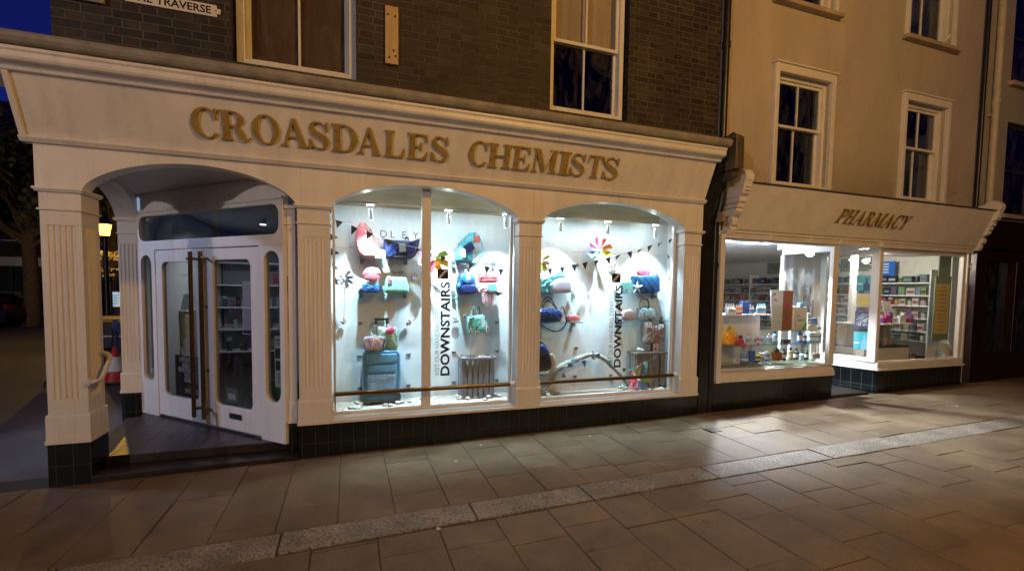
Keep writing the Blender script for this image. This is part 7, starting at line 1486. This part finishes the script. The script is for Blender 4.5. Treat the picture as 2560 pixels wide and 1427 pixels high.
# cars
def car(label, x, y, rz, colr, lights=None, seed=0):
    z = g(x); t = thing('parked_car', label, 'car', (0, 0, 0)); L, Wd = 3.9, 1.68
    prof = [(-1.95, .32), (-1.97, .62), (-1.88, .92), (-1.72, 1.02), (-1.45, 1.40), (-1.2, 1.47), (-.2, 1.50), (.35, 1.44), (1.0, 1.0), (1.7, .86), (1.9, .72), (1.95, .5), (1.92, .30), (1.62, .28)]
    for cx_ in (1.22,): prof += [(cx_ + .33 * math.cos(R_(a)), .3 + .33 * math.sin(R_(a))) for a in range(0, 181, 20)]
    prof += [(-.85, .26)]; prof += [(-1.22 + .33 * math.cos(R_(a)), .3 + .33 * math.sin(R_(a))) for a in range(0, 181, 20)]
    b = MB()
    def half(zq): return Wd / 2 * (1 if zq < .95 else 1 - .22 * (zq - .95) / .55)
    A = [b.v(u, -half(v), v) for u, v in prof]; B = [b.v(u, half(v), v) for u, v in prof]; b.f(A[::-1]); b.f(B)
    for i in range(len(prof)): j = (i + 1) % len(prof); b.f([A[i], A[j], B[j], B[i]])
    b.build('body', mat('car_' + label[:6], colr, .25, coat=.6, var=.05), t)
    gl_ = mat('car_glass', (.01, .012, .015), .06)
    for sy in (-1, 1):
        b = MB(); 
        for P_ in ([(-1.5, 1.02), (-1.33, 1.36), (-.9, 1.42), (-.72, 1.42), (-.72, 1.0)], [(-.64, 1.0), (-.64, 1.42), (-.1, 1.43), (.33, 1.37), (.82, 1.0)]): F = [b.v(u, sy * (half(v) + .004), v) for u, v in P_]; G = [b.v(u, sy * (half(v) - .01), v) for u, v in P_]; b.f(F); b.f(G[::-1]); [b.f([F[i], F[(i + 1) % 5], G[(i + 1) % 5], G[i]]) for i in range(5)]
        b.build('side_windows', gl_, t)
    b = MB(); b.hexa([(.42, -.6, 1.42), (.95, -.7, 1.05), (.95, .7, 1.05), (.42, .6, 1.42), (.43, -.6, 1.44), (.98, -.7, 1.07), (.98, .7, 1.07), (.43, .6, 1.44)]); b.build('windscreen', gl_, t)
    b = MB(); b.hexa([(-1.74, -.66, 1.05), (-1.49, -.58, 1.36), (-1.49, .58, 1.36), (-1.74, .66, 1.05), (-1.77, -.66, 1.05), (-1.52, -.58, 1.37), (-1.52, .58, 1.37), (-1.77, .66, 1.05)]); b.build('rear_window', gl_, t)
    for sx in (-1.22, 1.22):
        for sy in (-1, 1):
            b = MB(); b.cyl((sx, sy * .84, .3), (sx, sy * .64, .3), .3, n=20); o = b.build('wheel', M['iron'], t); b = MB(); b.cyl((sx, sy * .842, .3), (sx, sy * .852, .3), .19, n=14); b.build('hub_cap', M['chrome'], o)
    for sy in (-1, 1):
        b = MB(); b.box(-1.95, -1.86, sy * .55 - .16, sy * .55 + .16, .78, .98); b.build('tail_light', mat('tail_red', (.25, .01, .01), .3), t); b = MB(); b.box(1.80, 1.93, sy * .55 - .17, sy * .55 + .17, .62, .78); b.build('headlight', lights if lights else mat('lamp_glass', (.5, .5, .5), .15), t)
    t.location = (x, y, z); t.rotation_euler = (0, 0, rz); return t
car('dark blue parked hatchback on the square, tail towards the corner pillar', -14.6, 19.8, R_(180), (.012, .012, .035))
car('second dark parked car with glowing lamps behind the blue hatchback', -14.7, 22.9, R_(2), (.01, .01, .012), emis('car_lamp', (1, .6, .12), 6))
# cone, folded trestle, blue container, A-board
cx_, cyy = -3.72, 4.9; zc = g(cx_)
t = thing('traffic_cone', 'red and white traffic cone beside the folded blue trestle', 'traffic cone', (cx_, cyy, zc)); b = MB(); b.box(cx_ - .19, cx_ + .19, cyy - .19, cyy + .19, zc, zc + .03); b.build('base', M['iron'], t, bevel=.01)
RED = mat('cone_red', (.5, .03, .03), .5); 
b = MB(); b.lathe([(.15, .031), (.117, .20)], (cx_, cyy, zc), 20); b.build('lower_band', RED, t, smooth=True); b = MB(); b.lathe([(.1165, .2005), (.065, .44)], (cx_, cyy, zc), 20); b.build('white_sleeve', BC['white'], t, smooth=True); b = MB(); b.lathe([(.0645, .4405), (.03, .60), (.022, .605)], (cx_, cyy, zc), 20); b.build('tip', RED, t, smooth=True)
t = thing('folded_trestle', 'slim folded blue trestle standing behind the traffic cone', 'trestle', (cx_ + .02, cyy + .5, zc)); BLT = mat('blue_metal', (.05, .12, .3), .4)
for k, (pa, pb_) in enumerate((((277, 948), (286, 797)), ((302, 940), (290, 797)))): A = atz(pa[0], pa[1], zc); Bv = at(pb_[0], pb_[1], A.y); b = MB(); b.tube([A, Bv], .022, 8); b.build('leg', BLT, t)
t = thing('waste_skip', 'dark blue metal container with a yellow top rail behind the traffic cone', 'skip', (-6.3, 10.6, g(-6.3))); zk = g(-6.3); 
za = at(285, 806, 10).z; SX0, SX1 = at(190, 840, 10).x, at(340, 840, 10).x; b = MB(); b.box(SX0, SX1, 10, 11.4, zk + .05, za); b.build('body', mat('skip_blue', (.012, .016, .05), .5, var=.3), t, bevel=.02); b = MB(); b.box(SX0 - .04, SX1 + .04, 9.95, 11.45, za + .001, za + .10); b.build('top_rail', mat('skip_yellow', (.5, .33, .03), .5), t, bevel=.01)
for z in (.35, .75):
    b = MB(); b.box(SX0, SX1, 9.96, 9.999, zk + z, zk + z + .035); b.build('rib', M['chrome'], t)
ax, ay = -4.28, 5.0; t = thing('a_board', 'black folding pavement board half hidden behind the corner pillar', 'sign board', (ax, ay, g(ax))); b = MB(); zb_ = g(ax)
for s in (-1, 1):
    b = MB(); b.hexa([(ax - .3, ay + s * .28 - .012, zb_ + .12), (ax + .3, ay + s * .28 - .012, zb_ + .12), (ax + .3, ay + s * .28 + .012, zb_ + .12), (ax - .3, ay + s * .28 + .012, zb_ + .12), (ax - .3, ay + s * .03 - .012, zb_ + .95), (ax + .3, ay + s * .03 - .012, zb_ + .95), (ax + .3, ay + s * .03 + .012, zb_ + .95), (ax - .3, ay + s * .03 + .012, zb_ + .95)]); b.build('panel', M['iron'], t)
    for sx in (-.28, .28): b = MB(); b.tube([(ax + sx, ay + s * .32, zb_), (ax + sx, ay + s * .27, zb_ + .13)], .014, 6); b.build('leg', M['iron'], t)
